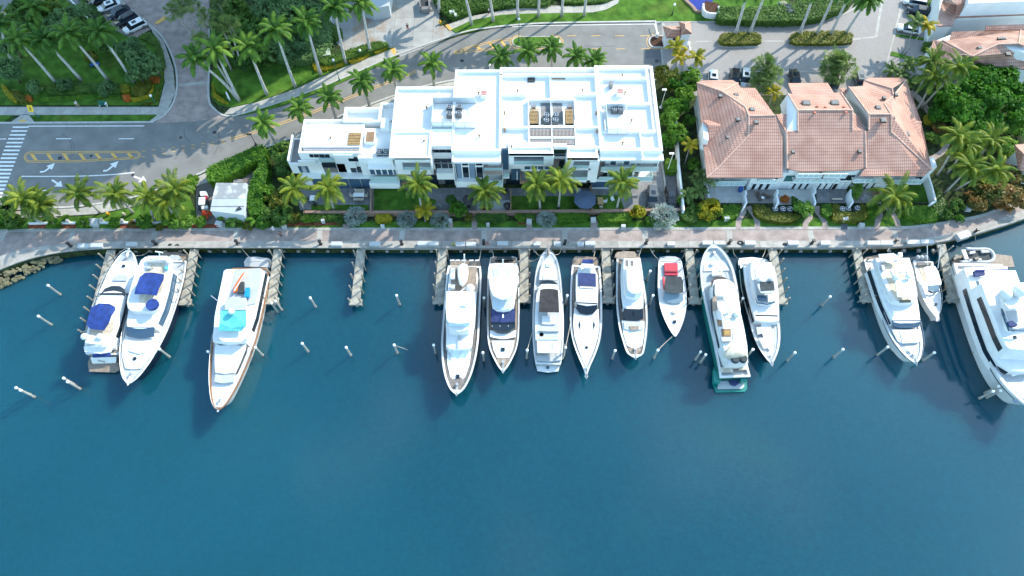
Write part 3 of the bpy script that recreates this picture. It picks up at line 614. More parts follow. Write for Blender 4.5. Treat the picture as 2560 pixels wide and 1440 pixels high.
fb('facade_beam', C3, (255, 190), (1150, 258), Y, .0, .3, M['stucco']); fb('facade_pier', C3, (255, 255), (358, 420), Y, .0, .3, M['stucco']); fb('facade_pier', C3, (960, 255), (1145, 420), Y, .0, .3, M['stucco']); fb('facade_sill', C3, (258, 414), (1135, 432), Y, .0, 2.4, M['stucco'])
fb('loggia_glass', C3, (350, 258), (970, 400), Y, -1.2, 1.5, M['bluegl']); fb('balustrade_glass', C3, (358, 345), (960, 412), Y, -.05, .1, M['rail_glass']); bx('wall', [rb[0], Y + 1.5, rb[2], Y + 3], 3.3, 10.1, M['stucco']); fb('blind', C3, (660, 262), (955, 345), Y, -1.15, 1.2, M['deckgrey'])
Yq = Y + 1.45
fb('window', C3, (572, 450), (1080, 505), Yq, .04, .1, M['bluegl'])
for x in (690, 820, 952): fb('mullion', C3, (x, 450), (x + 14, 505), Yq, .07, .1, M['stucco'])
bx('terrace_floor', rect(C3, [(510, 518), (1112, 725)], 3.6), 3.3, 3.6, M['grey']); rt = rect(C3, [(505, 512), (1120, 735)], 3.6)
bx('terrace_edge', [rt[0] - .2, rt[1] - .25, rt[2] + .3, rt[1]], 3.0, 3.75, M['wood']); bx('terrace_edge', [rt[0] - .25, rt[1], rt[0], rt[3]], 3.2, 3.72, M['fence']); bx('terrace_edge', [rt[2], rt[1], rt[2] + .15, rt[3]], 3.2, 3.72, M['stucco'])
fb('window', C3, (302, 545), (490, 715), Yq - .5, .03, .5, M['bluegl']); fb('mullion', C3, (415, 545), (430, 715), Yq - .5, .06, .1, M['stucco'])
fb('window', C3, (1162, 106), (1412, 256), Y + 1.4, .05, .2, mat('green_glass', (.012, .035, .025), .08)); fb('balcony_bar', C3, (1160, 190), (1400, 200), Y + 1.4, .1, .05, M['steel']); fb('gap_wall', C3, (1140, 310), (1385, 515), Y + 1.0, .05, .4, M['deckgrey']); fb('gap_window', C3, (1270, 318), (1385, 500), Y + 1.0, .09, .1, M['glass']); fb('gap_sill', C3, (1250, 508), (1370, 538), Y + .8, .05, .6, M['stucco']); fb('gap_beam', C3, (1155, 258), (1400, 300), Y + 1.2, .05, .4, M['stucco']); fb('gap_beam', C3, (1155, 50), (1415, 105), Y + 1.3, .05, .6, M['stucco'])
rc = rect(C3, [(1420, 30), (2040, 275)], 10.3); tray('front_box_roof', rc, 9.7, 9.95, 10.3); Y = rc[1]
bx('wall', [rc[0] + .3, Y + 2.0, rc[2] - .3, Y + 4], 3.2, 9.8, M['stucco'])
fb('frame_beam', C3, (1420, 278), (2035, 345), Y, .0, 1.0, M['stucco']); fb('frame_pier', C3, (1410, 340), (1500, 765), Y, .0, 2.2, M['stucco']); fb('frame_pier', C3, (1880, 340), (2000, 765), Y, .0, 2.2, M['stucco']); fb('frame_sill', C3, (1480, 490), (1885, 524), Y, .0, 2.2, M['stucco']); fb('frame_sill', C3, (1470, 728), (1880, 766), Y, .0, 2.4, M['stucco'])
fb('loggia_glass', C3, (1490, 345), (1890, 470), Y, -1.9, 2.05, M['bluegl']); fb('balustrade_glass', C3, (1490, 435), (1880, 490), Y, -.05, .1, M['rail_glass']); fb('loggia_glass', C3, (1480, 525), (1880, 690), Y, -1.9, 2.05, M['bluegl']); fb('balustrade_glass', C3, (1470, 668), (1850, 728), Y, -.05, .1, M['rail_glass'])
fb('round_mirror', C3, (1590, 560), (1700, 660), Y, -1.8, 1.95, M['black']); fb('balcony_chair', C3, (1710, 570), (1795, 640), Y, -1.5, 1.9, M['steel']); fb('balcony_chair', C3, (1620, 355), (1745, 420), Y, -1.5, 1.9, M['steel'])
bx('stair_recess', [rc[2] - .1, Y + 1.2, rc[2] + 1.6, Y + 4], .05, 9.6, M['deckgrey'])
rB5 = rect(C4, [(230, -1560), (1400, 130)], ZT); rB5[3] = W(1560, 165, ZT).y; rB5[0] = W(1495, 300, ZT).x; rB5[2] = W(1648, 300, ZT).x
tray('wall', rB5, 6.9, 9.8, ZT, .5); bx('wall', [rB5[0] + .4, rB5[1] + .5, rB5[2] - 2.5, rB5[3] - .5], .05, 7.0, M['stucco'])
def p5(c, a, b): r = rect(c, [a, b], ZT); bx('parapet_wall', r, 9.8, ZT + .01 + .002 * (bl_n[0] % 5), M['stucco']); bl_n[0] += 1
for a, b in (((900, 770), (1370, 790)), ((1355, 672), (1372, 1010)), ((895, 1025), (1400, 1045)), ((1395, 1045), (1415, 1310)), ((905, 1300), (1440, 1318)), ((1285, 1310), (1305, 1600))): p5(SC, a, b)
yo = W(*C4((700, 322))[0], 9.6).y; ro = [rB5[0] + .1, yo, rB5[2] + .2, rB5[1]]
bx('roof_overhang', ro, 9.3, 9.62, M['stucco']); Y = yo + 1.3
bx('wall', [rB5[0] + .4, Y, rB5[2] - 4.6, rB5[1] + .6], .05, 9.4, M['stucco'])
fb('window', C4, (252, 338), (968, 405), Y, .04, .1, M['glass']); fb('window', C4, (190, 570), (900, 690), Y, .05, .1, M['glass'])
for x in (350, 485, 615, 755, 870): fb('mullion', C4, (x, 335), (x + 14, 408), Y, .08, .1, M['stucco'])
for x in (315, 440, 560, 700, 810): fb('mullion', C4, (x, 566), (x + 14, 694), Y, .08, .1, M['stucco'])
for x in (362, 625): fb('blind', C4, (x, 338), (x + 120, 410), Y, .07, .0, M['bluegl'])
ra = rect(C4, [(230, 340), (1300, 540)], 6.2); bx('balcony_floor', [ra[0] - .6, ra[1], ra[2], Y + 1.5], 6.0, 6.2, M['stucco']); mb = MB(); mb.box(((ra[0] + ra[2]) / 2 - .3, ra[1] + .04, 6.75), (ra[2] - ra[0] + .6, .06, 1.1)); mb.box((ra[2] - .04, (ra[1] + Y) / 2 + .6, 6.75), (.06, Y + 1.2 - ra[1], 1.1)); mb.obj('balustrade_glass', M['rail_glass'], bl)
rd = rect(C4, [(180, 560), (1200, 735)], 3.1); bx('balcony_floor', [rd[0] - .6, rd[1], rd[2], Y + 1.5], 2.85, 3.1, M['stucco']); mb = MB(); mb.box(((rd[0] + rd[2]) / 2 - .3, rd[1] + .04, 3.65), (rd[2] - rd[0] + .6, .06, 1.1)); mb.box((rd[2] - .04, (rd[1] + Y) / 2 + .6, 3.65), (.06, Y + 1.2 - rd[1], 1.1)); mb.obj('balustrade_glass', M['rail_glass'], bl)
fb('terrace_doors', C4, (-10, 755), (330, 870), Y - .2, .03, .4, M['bluegl']); fb('door_sill', C4, (-40, 868), (330, 886), Y - .25, .1, .3, M['stucco']); fb('wall', C4, (-200, 700), (310, 752), Y - .25, .0, .5, M['stucco'])
# ground storey of the centre, in deep shade under the boxes
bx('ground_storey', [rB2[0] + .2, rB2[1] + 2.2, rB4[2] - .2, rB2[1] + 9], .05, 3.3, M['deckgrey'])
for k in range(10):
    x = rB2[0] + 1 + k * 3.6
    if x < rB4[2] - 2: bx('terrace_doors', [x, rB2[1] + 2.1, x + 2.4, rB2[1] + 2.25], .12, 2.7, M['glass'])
# roof vents and small curbs
def vent(x, y, z, r=.17):
    p = W(x, y, z); mb = MB(); mb.cyl((p.x, p.y), r * .7, 9.4 if z > 9 else 7.2, p.z, 8); mb.cyl((p.x, p.y), r * 1.35, p.z, p.z + .15, 8, r * .8); mb.obj('roof_vent', M['wood'], bl)
for x, y in ((1060, 351), (1066, 267), (1198, 338), (1197, 231), (1262, 323), (1261, 280), (1294, 225), (1456, 224), (1556, 187), (1563, 230), (1491, 280), (1493, 325), (1579, 299), (1557, 356)): vent(x, y, 10.4)
vent(826, 343, 8.6)
for x, y in ((1210, 231), (1551, 226)):
    p = W(x, y, 10.9); bx('roof_box', [p.x - .55, p.y - .55, p.x + .55, p.y + .5], 9.6, 10.8, M['stucco'])
    for k in range(3): bx('roof_box_slat', [p.x - .5, p.y - .42 + k * .36, p.x + .5, p.y - .25 + k * .36], 10.8, 10.88, mat('terracotta', (.5, .16, .1), .7))
bx('roof_box', rect(SC, [(975, 808), (1012, 850)], 10.8), 9.6, 10.8, M['grey'])
# rooftop plant screens
def screen(c, a, b, n, label_part):
    r = rect(c, [a, b], 11.4); bx('plant_deck', [r[0] + .1, r[1] + .1, r[2] - .1, r[3] - .1], 9.7, 10.0, M['roofwhite'])
    mb = MB()
    for k in range(n + 1):
        x = r[0] + (r[2] - r[0]) * k / n
        for y in (r[1], r[3]): mb.box((x, y, 10.7), (.09, .09, 1.5))
    for y in (r[1], r[3]): mb.box(((r[0] + r[2]) / 2, y, 11.42), (r[2] - r[0] + .1, .1, .1)); mb.box(((r[0] + r[2]) / 2, y, 10.0), (r[2] - r[0] + .1, .1, .1))
    for x in (r[0], r[2]): mb.box((x, (r[1] + r[3]) / 2, 11.42), (.1, r[3] - r[1], .1))
    mb.obj('screen_frame', M['steel'], bl)
    mb = MB(); mb.box(((r[0] + r[2]) / 2, r[3], 10.7), (r[2] - r[0] - .1, .03, 1.3)); mb.box((r[0], (r[1] + r[3]) / 2, 10.7), (.03, r[3] - r[1] - .1, 1.3)); mb.obj('screen_panel', mat('screen_panel', (.52, .58, .62), .5), bl)
    mb = MB(); mb.box(((r[0] + r[2]) / 2, r[1], 10.7), (r[2] - r[0] - .1, .03, 1.3)); mb.obj('screen_panel', M['stucco'], bl); return r
screen(RC, (615, 505), (1250, 875), 4, 0); screen(SC, (942, 1040), (1165, 1285), 2, 0)
# condensers
def ac_proto():
    t = thing('air_conditioner', '', 'air conditioner'); mb = MB(); mb.box((0, 0, .42), (.95, .95, .84)); mb.obj('casing', mat('ac_casing', (.10, .11, .12), .6), t)
    mb = MB(); mb.cyl((0, 0), .44, .84, .92, 14); mb.obj('fan_grille', M['black'], t)
    mb = MB(); mb.tube([(.42 * math.cos(k * math.pi / 8), .42 * math.sin(k * math.pi / 8), .95) for k in range(17)], .05, 4)
    for k in range(4): mb.box((.2 * math.cos(k * 1.57), .2 * math.sin(k * 1.57), .94), (.32, .06, .02), k * 1.57)
    mb.box((0, 0, .95), (.16, .16, .03)); mb.obj('fan_guard', M['steel'], t); return t
acp = ac_proto(); ACS = [(1123, 266, 10.95, 10, 'upper left of the four in the screened pen on the centre roof'), (1123, 282, 10.95, 10, 'lower left of the four in the screened pen on the centre roof'), (1148, 265, 10.95, 10, 'upper right of the four in the screened pen on the centre roof'), (1147, 281, 10.95, 10, 'lower right of the four in the screened pen on the centre roof'),
    (1366, 286, 10.7, 9.75, 'upper one in the left roof well beside the slats'), (1366, 299, 10.7, 9.75, 'lower one in the left roof well beside the slats'), (1389, 285, 10.7, 9.75, 'upper one in the right roof well beside the slats'), (1389, 298, 10.7, 9.75, 'lower one in the right roof well beside the slats'), (1536, 271, 10.95, 10, 'left one in the small screened pen on the right roof'), (1552, 271, 10.95, 10, 'right one in the small screened pen on the right roof'),
    (948, 376, 8.7, 7.75, 'left one of two at the railing of the low left roof'), (965, 376, 8.7, 7.75, 'right one of two at the railing of the low left roof')]
for i, (x, y, zt, z0, lb) in enumerate(ACS):
    p = W(x, y, zt); p.z = z0; lb = 'air conditioning condenser, ' + lb
    if i == 0: place(acp, p); acp["label"] = lb; acp["group"] = 'condensers on the white roofs'
    else: dup(acp, p, 0, lb, 'condensers on the white roofs')
for i, (x, y, lb) in enumerate(((1938, 523, 'left'), (1957, 523, 'middle'), (1974, 523, 'right'))): dup(acp, W(x, y, .8) * 1 - Vector((0, 0, .75)), 0, 'pale round fan condenser, ' + lb + ' of three behind the curved garden hedge', 'condensers behind the garden hedges')
for x, y, lb in ((2105, 523, 'left'), (2120, 522, 'middle'), (2143, 521, 'right')): dup(acp, W(x, y, .8) - Vector((0, 0, .75)), 0, 'pale round fan condenser, ' + lb + ' of three inside the U shaped hedge', 'condensers behind the garden hedges')

# ---------------------------------------------------------------- tiled townhouses
def roofobj(name, faces, m, par, th=.18):
    """faces: lists of world points; tile courses follow each slope through a UV map"""
    me = bpy.data.meshes.new(name); vs, fs, uv = [], [], []
    inv = ROOTM[par.name].inverted()
    for f in faces:
        f = [Vector(p) for p in f]; n = Vector()
        for i in range(len(f)): a, b = f[i], f[(i + 1) % len(f)]; n += Vector(((a.y - b.y) * (a.z + b.z), (a.z - b.z) * (a.x + b.x), (a.x - b.x) * (a.y + b.y)))
        if n.z < 0: f = f[::-1]; n = -n
        n.normalize(); sl = Vector((0, 0, -1)) - n * (-n.z)
        sl = sl.normalized() if sl.length > .02 else Vector((0, -1, 0)); ud = n.cross(sl)
        k = len(vs); m_ = len(f)
        vs += [inv @ p for p in f] + [inv @ (p - Vector((0, 0, th))) for p in f]
        fs.append(tuple(range(k, k + m_))); uv += [(p.dot(ud), p.dot(sl)) for p in f]
        for i in range(m_):
            j = (i + 1) % m_; fs.append((k + i, k + m_ + i, k + m_ + j, k + j)); uv += [(0.11, .1)] * 4
    me.from_pydata([tuple(v) for v in vs], [], fs); me.materials.append(m); l = me.uv_layers.new(name='UVMap'); me.update()
    # vertex order survives from_pydata, so the list lines up with the loops
    for i, q in enumerate(uv): l.data[i].uv = q
    o = bpy.data.objects.new(name, me); COL.objects.link(o); o.parent = par; return o
def rz(c, *pts): return [W(*c(p[:2])[0], p[2]) for p in pts]
def ridge(par, lines, r=.14):
    mb = MB()
    for l in lines: mb.tube([p + Vector((0, 0, .04)) for p in l], r, 5)
    mb.obj('ridge_tiles', M['ridge'], par)
def skyl(par, c, x, y, z, w=.9, d=.7, name='skylight'):
    p = W(*c((x, y))[0], z); mb = MB(); mb.box((p.x, p.y, p.z), (w, d, .35)); o = mb.obj(name, M['dark'], par); mb = MB(); mb.box((p.x, p.y, p.z + .19), (w * .75, d * .75, .05)); mb.obj('dome', M['grey'], par)
ID = Cr(0, 0, 1)
def wpoly(par, name, c, pts, z, z0, m): mb = MB(); mb.prism([W(*q, z) for q in c(*pts)], z0, z - .12); return mb.obj(name, m, par)
h1 = thing('townhouse', 'left tiled townhouse with hipped pink roof beside the white modern building', 'house', W(1850, 330, 0), 0, 'pink roofed townhouses in a row')
n, R1, A, A2, SW_, B = (1742, 207, 5.6), (1805, 229, 7.8), (1872, 290, 10), (1872, 338, 8.6), (1767, 444, 5.5), (1938, 289, 10)
SE_ = (1957, 444, 5.5); E1 = (1957, 345, 8.4)
roofobj('roof', [rz(ID, n, R1, (1863, 268, 9.4), A, A2, (1797, 418, 6.2), SW_, (1757, 345, 5.5)), rz(ID, A, B, E1, SE_, SW_, (1797, 418, 6.2), A2), rz(ID, n, (1757, 201, 5.6), (1832, 200, 5.6), (1845, 208, 6), R1), rz(ID, R1, (1845, 208, 6), (1852, 219, 6), (1888, 220, 6.5), B, A, (1863, 268, 9.4))], M['tile'], h1)
roofobj('dormer_roof', [rz(ID, (1757, 302, 7.2), (1768, 299, 7.2), (1812, 314, 7.3), (1771, 313, 7.6)), rz(ID, (1771, 313, 7.6), (1812, 314, 7.3), (1800, 335, 6.8), (1772, 350, 6.2))], M['tile'], h1)
wpoly(h1, 'dormer_wall', ID, [(1757, 304), (1770, 314), (1772, 350), (1760, 345)], 7.0, 4, M['bluewall'])
wpoly(h1, 'wall', ID, [(1752, 214), (1880, 226), (1930, 292), (1945, 418), (1780, 418)], 5.4, 0, M['bluewall'])
ridge(h1, [rz(ID, n, R1, (1863, 268, 9.4), A, A2, (1797, 418, 6.2), SW_), rz(ID, A, B), rz(ID, R1, (1845, 208, 6))])
for x, y, z in ((1801, 240, 7.5), (1845, 299, 8.9), (1820, 343, 7.4), (1890, 306, 9.7), (1838, 249, 8.0), (1880, 274, 9.4), (1840, 238, 7.6)): skyl(h1, ID, x, y, z + .2, .8, .7)
h2 = thing('townhouse', 'middle tiled townhouse with tall stepped pink roof and two skylights', 'house', W(2060, 330, 0), 0, 'pink roofed townhouses in a row')
A, B = (1994, 276, 10.6), (2131, 275, 10.6)
roofobj('roof', [rz(ID, A, B, (2131, 326, 8.9), (2163, 328, 8.8), (2165, 420, 6), (2132, 426, 5.9), (2128, 426, 5.9), (2002, 429, 5.8), (1968, 421, 6), (1966, 330, 8.8), (1995, 328, 8.9)), rz(ID, (1969, 234, 8.8), (1981, 235, 8.8), (1970, 208, 7.6), (2069, 207, 7.6), (2085, 232, 8.7), (2101, 231, 8.7), B, A)], M['tile'], h2)
roofobj('side_roof', [rz(ID, (1940, 286, 8.6), (1974, 284, 8.6), (1995, 328, 8.85), (1965, 331, 8.85))], M['tile'], h2); roofobj('side_roof', [rz(ID, (2132, 279, 8.7), (2147, 292, 8.7), (2163, 327, 8.75), (2132, 326, 8.85))], M['tile'], h2)
wpoly(h2, 'wall', ID, [(1976, 238), (2100, 236), (2126, 276), (2126, 318), (1998, 318), (1997, 285)], 7.4, 0, M['bluewall']); wpoly(h2, 'wall', ID, [(1968, 345), (2158, 345), (2160, 404), (1972, 404)], 5.7, 0, M['bluewall'])
mb = MB(); mb.poly(rz(ID, (1969, 234, 8.7), (1994, 276, 10.5), (1996, 328, 8.8), (1965, 331, 8.7))); mb.poly(rz(ID, (1969, 235, 8.65), (1994, 277, 10.45), (1995, 328, 5), (1960, 310, 5), (1950, 262, 5))); mb.obj('gable_wall', M['bluewall'], h2)
def drop(par, pts, z0): mb = MB(); q = rz(ID, *pts); mb.loft([q, [Vector((p.x, p.y, z0)) for p in q]], caps=False, closed=False); mb.obj('party_wall', M['bluewall'], par)
drop(h2, [(1964, 331, 8.6), (1966, 421, 5.8)], 3.5); drop(h2, [(1940, 286, 8.5), (1965, 331, 8.7)], 5)
ridge(h2, [rz(ID, A, B), rz(ID, (1969, 234, 8.8), A, (1995, 328, 8.9)), rz(ID, (2101, 231, 8.7), B, (2131, 326, 8.9)), rz(ID, (1966, 330, 8.8), (1968, 421, 6)), rz(ID, (2163, 328, 8.8), (2165, 420, 6))])
for x, y, z in ((2015, 258, 9.9), (2087, 257, 9.9)): skyl(h2, ID, x, y, z + .15, 1.3, 1.0)
for x, y, z in ((1982, 380, 7.4), (2149, 379, 7.3)): skyl(h2, ID, x, y, z + .2, .6, .6, 'roof_vent')
for x, y, z in ((2037, 282, 10.4), (2115, 281, 10.4), (2043, 266, 10.2), (2064, 268, 10.2), (2110, 267, 10.2)):
    p = W(x, y, z + .15); mb = MB(); mb.box((p.x, p.y, p.z), (.35, .3, .3)); mb.obj('vent_tile', mat('red_vent', (.5, .15, .1), .7), h2)
h3 = thing('townhouse', 'right tiled townhouse with hipped pink roof in front of the palm grove', 'house', W(2220, 330, 0), 0, 'pink roofed townhouses in a row')
A, B = (2172, 286, 10.2), (2227, 286, 10.2); V = (2233, 240, 8.4); Cn = (2210, 260, 9.0); X = (2228, 330, 8.8); SE = (2330, 425, 5.5)
roofobj('roof', [rz(ID, A, B, X, (2328, 424, 5.5), (2310, 440, 5.5), (2149, 440, 5.6), (2163, 420, 6), (2163, 330, 8.6), (2172, 325, 8.9)), rz(ID, B, (2210, 262, 9.0), V, (2266, 200, 6), (2303, 305, 6), SE, X),
    rz(ID, (2121, 217, 7.6), (2157, 215, 7.0), Cn, B, A), rz(ID, (2157, 215, 7.0), (2160, 201, 6.4), (2230, 222, 8.2), V, Cn), rz(ID, (2160, 201, 6.4), (2175, 194, 6), (2258, 194, 6), (2266, 199, 6), (2230, 222, 8.2))], M['tile'], h3)
roofobj('side_roof', [rz(ID, (2099, 222, 7.0), (2113, 238, 7.0), (2121, 226, 7.0), (2108, 218, 7.0))], M['tile'], h3); roofobj('side_roof', [rz(ID, (2258, 308, 6.6), (2270, 293, 7.0), (2303, 305, 6.4), (2303, 345, 6.0), (2290, 345, 6.2))], M['tile'], h3)
wpoly(h3, 'wall', ID, [(2128, 224), (2252, 206), (2292, 300), (2314, 415), (2300, 418), (2164, 418), (2166, 330)], 5.4, 0, M['bluewall'])
mb = MB(); mb.poly(rz(ID, (2121, 217, 7.5), (2172, 286, 10.1), (2172, 325, 8.8), (2165, 322, 5), (2112, 240, 5))); mb.obj('gable_wall', M['bluewall'], h3)
drop(h3, [(2112, 226, 7.2), (2121, 218, 7.4)], 4)
ridge(h3, [rz(ID, (2121, 217, 7.6), A, (2172, 325, 8.9)), rz(ID, A, B, X, SE), rz(ID, (2160, 201, 6.4), (2230, 222, 8.2), V, Cn, B), rz(ID, (2266, 200, 6), V), rz(ID, (2258, 308, 6.6), (2303, 307, 6.4))])
for x, y, z, w in ((2208, 301, 9.9, .9), (2210, 245, 8.7, .6), (2195, 269, 9.5, .8), (2240, 237, 8.4, .6), (2266, 335, 7.8, .9), (2233, 295, 9.5, .5)): skyl(h3, ID, x, y, z + .2, w, w)
# fronts of the townhouses: white bays, sliding doors, balconies with rails, garden walls
T5, T6 = Cr(1740, 420, 8), Cr(2040, 420, 8)
def front(par, c, Yp, items):
    for kind, a, b in items:
        if kind == 'door':
            fb('sliding_door', c, a, b, Yp, .04, .1, M['glass'], par); n = max(2, int(abs(b[0] - a[0]) / 120)); 
            for k in range(n + 1): x = a[0] + (b[0] - a[0]) * k / n; fb('door_frame', c, (x - 6, a[1]), (x + 6, b[1]), Yp, .08, .05, M['whitep'], par)
        elif kind == 'rail':
            (p, q) = c(a, b); A_, B_ = onY(*p, Yp - 1.2), onY(*q, Yp - 1.2); mb = MB(); x0, x1 = sorted((A_.x, B_.x)); z0, z1 = sorted((A_.z, B_.z)); Yr_ = Yp - 1.2
            mb.box(((x0 + x1) / 2, Yr_, z1), (x1 - x0, .09, .09)); mb.box(((x0 + x1) / 2, Yr_ + .6, z0 - .06), (x1 - x0, 1.4, .14)); 
            k = max(3, int((x1 - x0) / .9))
            for i in range(k + 1): mb.box((x0 + (x1 - x0) * i / k, Yr_, (z0 + z1) / 2), (.08, .08, z1 - z0))
            mb.obj('balcony', M['whitep'], par); fb('balcony_glass', c, a, b, Yr_ + .05, 0, .02, M['rail_glass'], par)
        elif kind == 'win': fb('window', c, a, b, Yp, .04, .1, M['glass'], par)
        elif kind == 'gwin': fb('window', c, a, b, Yp, .04, .1, mat('green_window', (.05, .15, .15), .15), par)
yA = W(*T5((1300, 430))[0], .05).y; yB = W(*T5((1000, 340))[0], .05).y + .2
Lx = lambda c, x: W(*c((x, 430))[0], .05).x
bx('front_wall', [Lx(T5, 1000), yA, Lx(T5, 1640), yA + 2.5], 0, 5.0, M['bluewall'], h1); bx('front_wall', [Lx(T5, 300), yB, Lx(T5, 1000), yB + 2.5], 0, 5.0, M['bluewall'], h1)
front(h1, T5, yA, [('door', (1080, 320), (1490, 425)), ('win', (1260, 205), (1630, 228)), ('rail', (1260, 236), (1600, 292))]); front(h1, T5, yB, [('rail', (340, 270), (970, 345)), ('win', (520, 225), (950, 262))])
yC = W(*T5((2000, 415))[0], .05).y
bx('front_wall', [Lx(T5, 1650), yC, Lx(T6, 610), yC + 2.6], 0, 5.6, M['bluewall'], h2)
front(h2, T5, yC, [('gwin', (1750, 150), (1950, 265)), ('door', (1890, 312), (2270, 412)), ('rail', (2050, 120), (2540, 190)), ('rail', (1990, 230), (2370, 292)), ('win', (2090, 78), (2480, 100))])
front(h2, T6, yC, [('door', (0, 310), (365, 415)), ('door', (400, 285), (600, 415)), ('rail', (150, 118), (590, 190)), ('rail', (40, 228), (440, 290)), ('win', (520, 140), (720, 245))])
yD = W(*T6((1050, 405))[0], .05).y
bx('front_wall', [Lx(T6, 700), yD, Lx(T6, 1380), yD + 2.6], 0, 5.0, M['bluewall'], h3); bx('front_wall', [Lx(T6, 1380), yD + 1.0, Lx(T6, 2150), yD + 3], 0, 5.0, M['bluewall'], h3)
front(h3, T6, yD, [('door', (800, 302), (1200, 405)), ('rail', (790, 222), (1180, 285))]); front(h3, T6, yD + 1.0, [('rail', (1480, 240), (2100, 315)), ('win', (1500, 178), (2100, 225)), ('door', (1540, 318), (1900, 345))])
for c, pts, lb in ((T5, [(1000, 440), (1010, 520), (985, 545), (1015, 690), (960, 785)], 'white curved garden wall between the two left townhouse patios'), (T5, [(1630, 430), (1640, 500), (1615, 530), (1650, 690), (1610, 760)], 'white garden wall left of the planted townhouse patio'), (T5, [(2370, 340), (2395, 480), (2350, 530), (2395, 690), (2370, 740)], 'white garden wall beside the dark paved patio'), (T6, [(700, 430), (690, 540), (745, 680), (700, 740)], 'white garden wall between the dark patio and the lounger patio'), (T6, [(2240, 110), (2320, 350), (2400, 660), (2300, 710)], 'tall white boundary wall right of the lawn patio'), (T5, [(230, 350), (260, 590)], 'low white wall left of the pale patio')):
    mb = MB(); ribbon(mb, [W(*q, 1.8) for q in c(*pts)], .28, 0, 1.8); tag(mb.obj('garden_wall', M['bluewall']), lb, 'wall', 'white garden walls of the townhouses')
flat('patio', T5((260, 345), (960, 345), (1000, 700), (280, 700)), M['stone'], .055); flat('patio', T5((1010, 430), (1620, 430), (1640, 700), (1010, 700)), M['paver2'], .058); flat('patio', T5((1640, 430), (2370, 420), (2380, 720), (1650, 740)), M['stone'], .061); flat('patio', T6((0, 425), (610, 430), (680, 700), (20, 700)), M['grey'], .064); flat('patio', T6((720, 420), (1360, 420), (1300, 720), (740, 700)), M['concrete'], .067); slab('patio_lawn', T6((1370, 350), (2150, 340), (2290, 690), (1360, 700)), M['grass'], .07)
# terraces of the white building
flat('terrace', [(740, 470), (1650, 470), (1650, 500), (1640, 525), (750, 525)], M['grey'], .02); slab('terrace_lawn', [(935, 470), (1000, 470), (1090, 500), (1090, 525), (935, 525)], M['grass'], .07); slab('terrace_lawn', [(1278, 490), (1476, 490), (1476, 525), (1278, 525)], M['grass'], .07); slab('terrace_lawn', [(1482, 488), (1548, 488), (1562, 525), (1482, 525)], M['grass'], .07); slab('terrace_lawn', [(778, 512), (922, 512), (922, 525), (778, 525)], M['grass'], .07); flat('drive_apron', [(1560, 395), (1656, 390), (1712, 520), (1565, 522)], M['grey'], .03); flat('drive_side', [(1661, 430), (1698, 430), (1708, 520), (1664, 522)], M['greyd'], .034)
def wall(pts, h, w, m, lb, nm='boundary_wall', grp=None, z0=0): mb = MB(); ribbon(mb, [W(x, y, h) for x, y in pts], w, z0, h); return tag(mb.obj(nm, m), lb, 'wall' if 'wall' in nm else 'fence', grp)
wall([(758, 529), (925, 529), (1000, 529), (1240, 528), (1575, 525), (1700, 523)], 1.2, .45, M['fence'], 'long brown garden wall in front of the white building terraces')
wall([(927, 470), (926, 528)], 1.6, .2, M['fence'], 'brown dividing fence right of the dining terrace', 'garden_fence'); wall([(1277, 470), (1277, 527)], 1.6, .18, M['wood'], 'dividing fence left of the palm lawn terrace', 'garden_fence'); wall([(1479, 460), (1480, 526)], 1.6, .18, M['wood'], 'dividing fence left of the orange table lawn', 'garden_fence'); wall([(1653, 395), (1662, 450), (1664, 522)], .3, .3, M['concrete'], 'low kerb wall along the parking apron', 'kerb_wall'); wall([(1697, 405), (1702, 450), (1710, 525)], 2.0, .3, M['bluewall'], 'white boundary wall beside the black parked car'); wall([(1690, 290), (1694, 340), (1698, 405)], 2.0, .25, M['bluewall'], 'white boundary wall behind the parking apron')
wall([(70, 557), (110, 556), (300, 555), (480, 556)], .5, .25, M['bluewall'], 'low pale wall behind the red mulch beds')
for x, y, lb in ((95, 549, 'leftmost, in the palm shade'), (165, 548, 'second from the left'), (217, 544, 'left of the big utility box'), (249, 545, 'right of the big utility box'), (302, 547, 'below the yellow hydrant'), (335, 549, 'under the second tall coconut palm'), (400, 553, 'in the shrubs left of the shed')):
    p = W(x, y, 1.3); t = tag((lambda mb: (mb.box((p.x, p.y, .5), (.34, .34, 1.0)), mb.box((p.x, p.y, 1.03), (.42, .42, .1)), mb.obj('wall_pillar', M['kerb']))[2])(MB()), 'pale square pillar of the low wall, ' + lb, 'pillar', 'pillars of the low wall')

# ---------------------------------------------------------------- houses at the top right, gatehouse, shed, pool and others
U = Cr(2200, 0, 5.539)
h4 = thing('tiled_house', 'large tiled house cut off by the top right corner', 'house', W(2450, 30, 0)); 
roofobj('roof', [rz(U, (790, 360, 5.5), (1010, 355, 5.5), (1035, 245, 6), (1065, 70, 6.8), (860, 30, 6)), rz(U, (1035, 245, 5.8), (1994, 205, 5.8), (2200, 195, 5.8), (2200, 20, 8), (1250, 68, 8), (1065, 70, 8)), rz(U, (860, 28, 6.4), (1065, 68, 8), (1200, 60, 8), (1210, -40, 8.5), (900, -60, 7))], M['tile2'], h4)
wpoly(h4, 'wall', U, [(800, 350), (1010, 345), (1040, 235), (2300, 195), (2300, -200), (860, -200)], 5.3, 0, M['bluewall']); wpoly(h4, 'upper_wall', U, [(1230, 38), (2300, -4), (2300, -200), (1215, -200)], 9.2, 5, M['bluewall'])
skyl(h4, U, 1770, 92, 7.4, 1.6, .7); mb = MB(); p, q = W(*U((1345, 420))[0], 2.2), W(*U((1420, 355))[0], 4.2); 
h5 = thing('tiled_house', 'tiled house with broad hip roof behind the green trees at the right edge', 'house', W(2480, 120, 0))
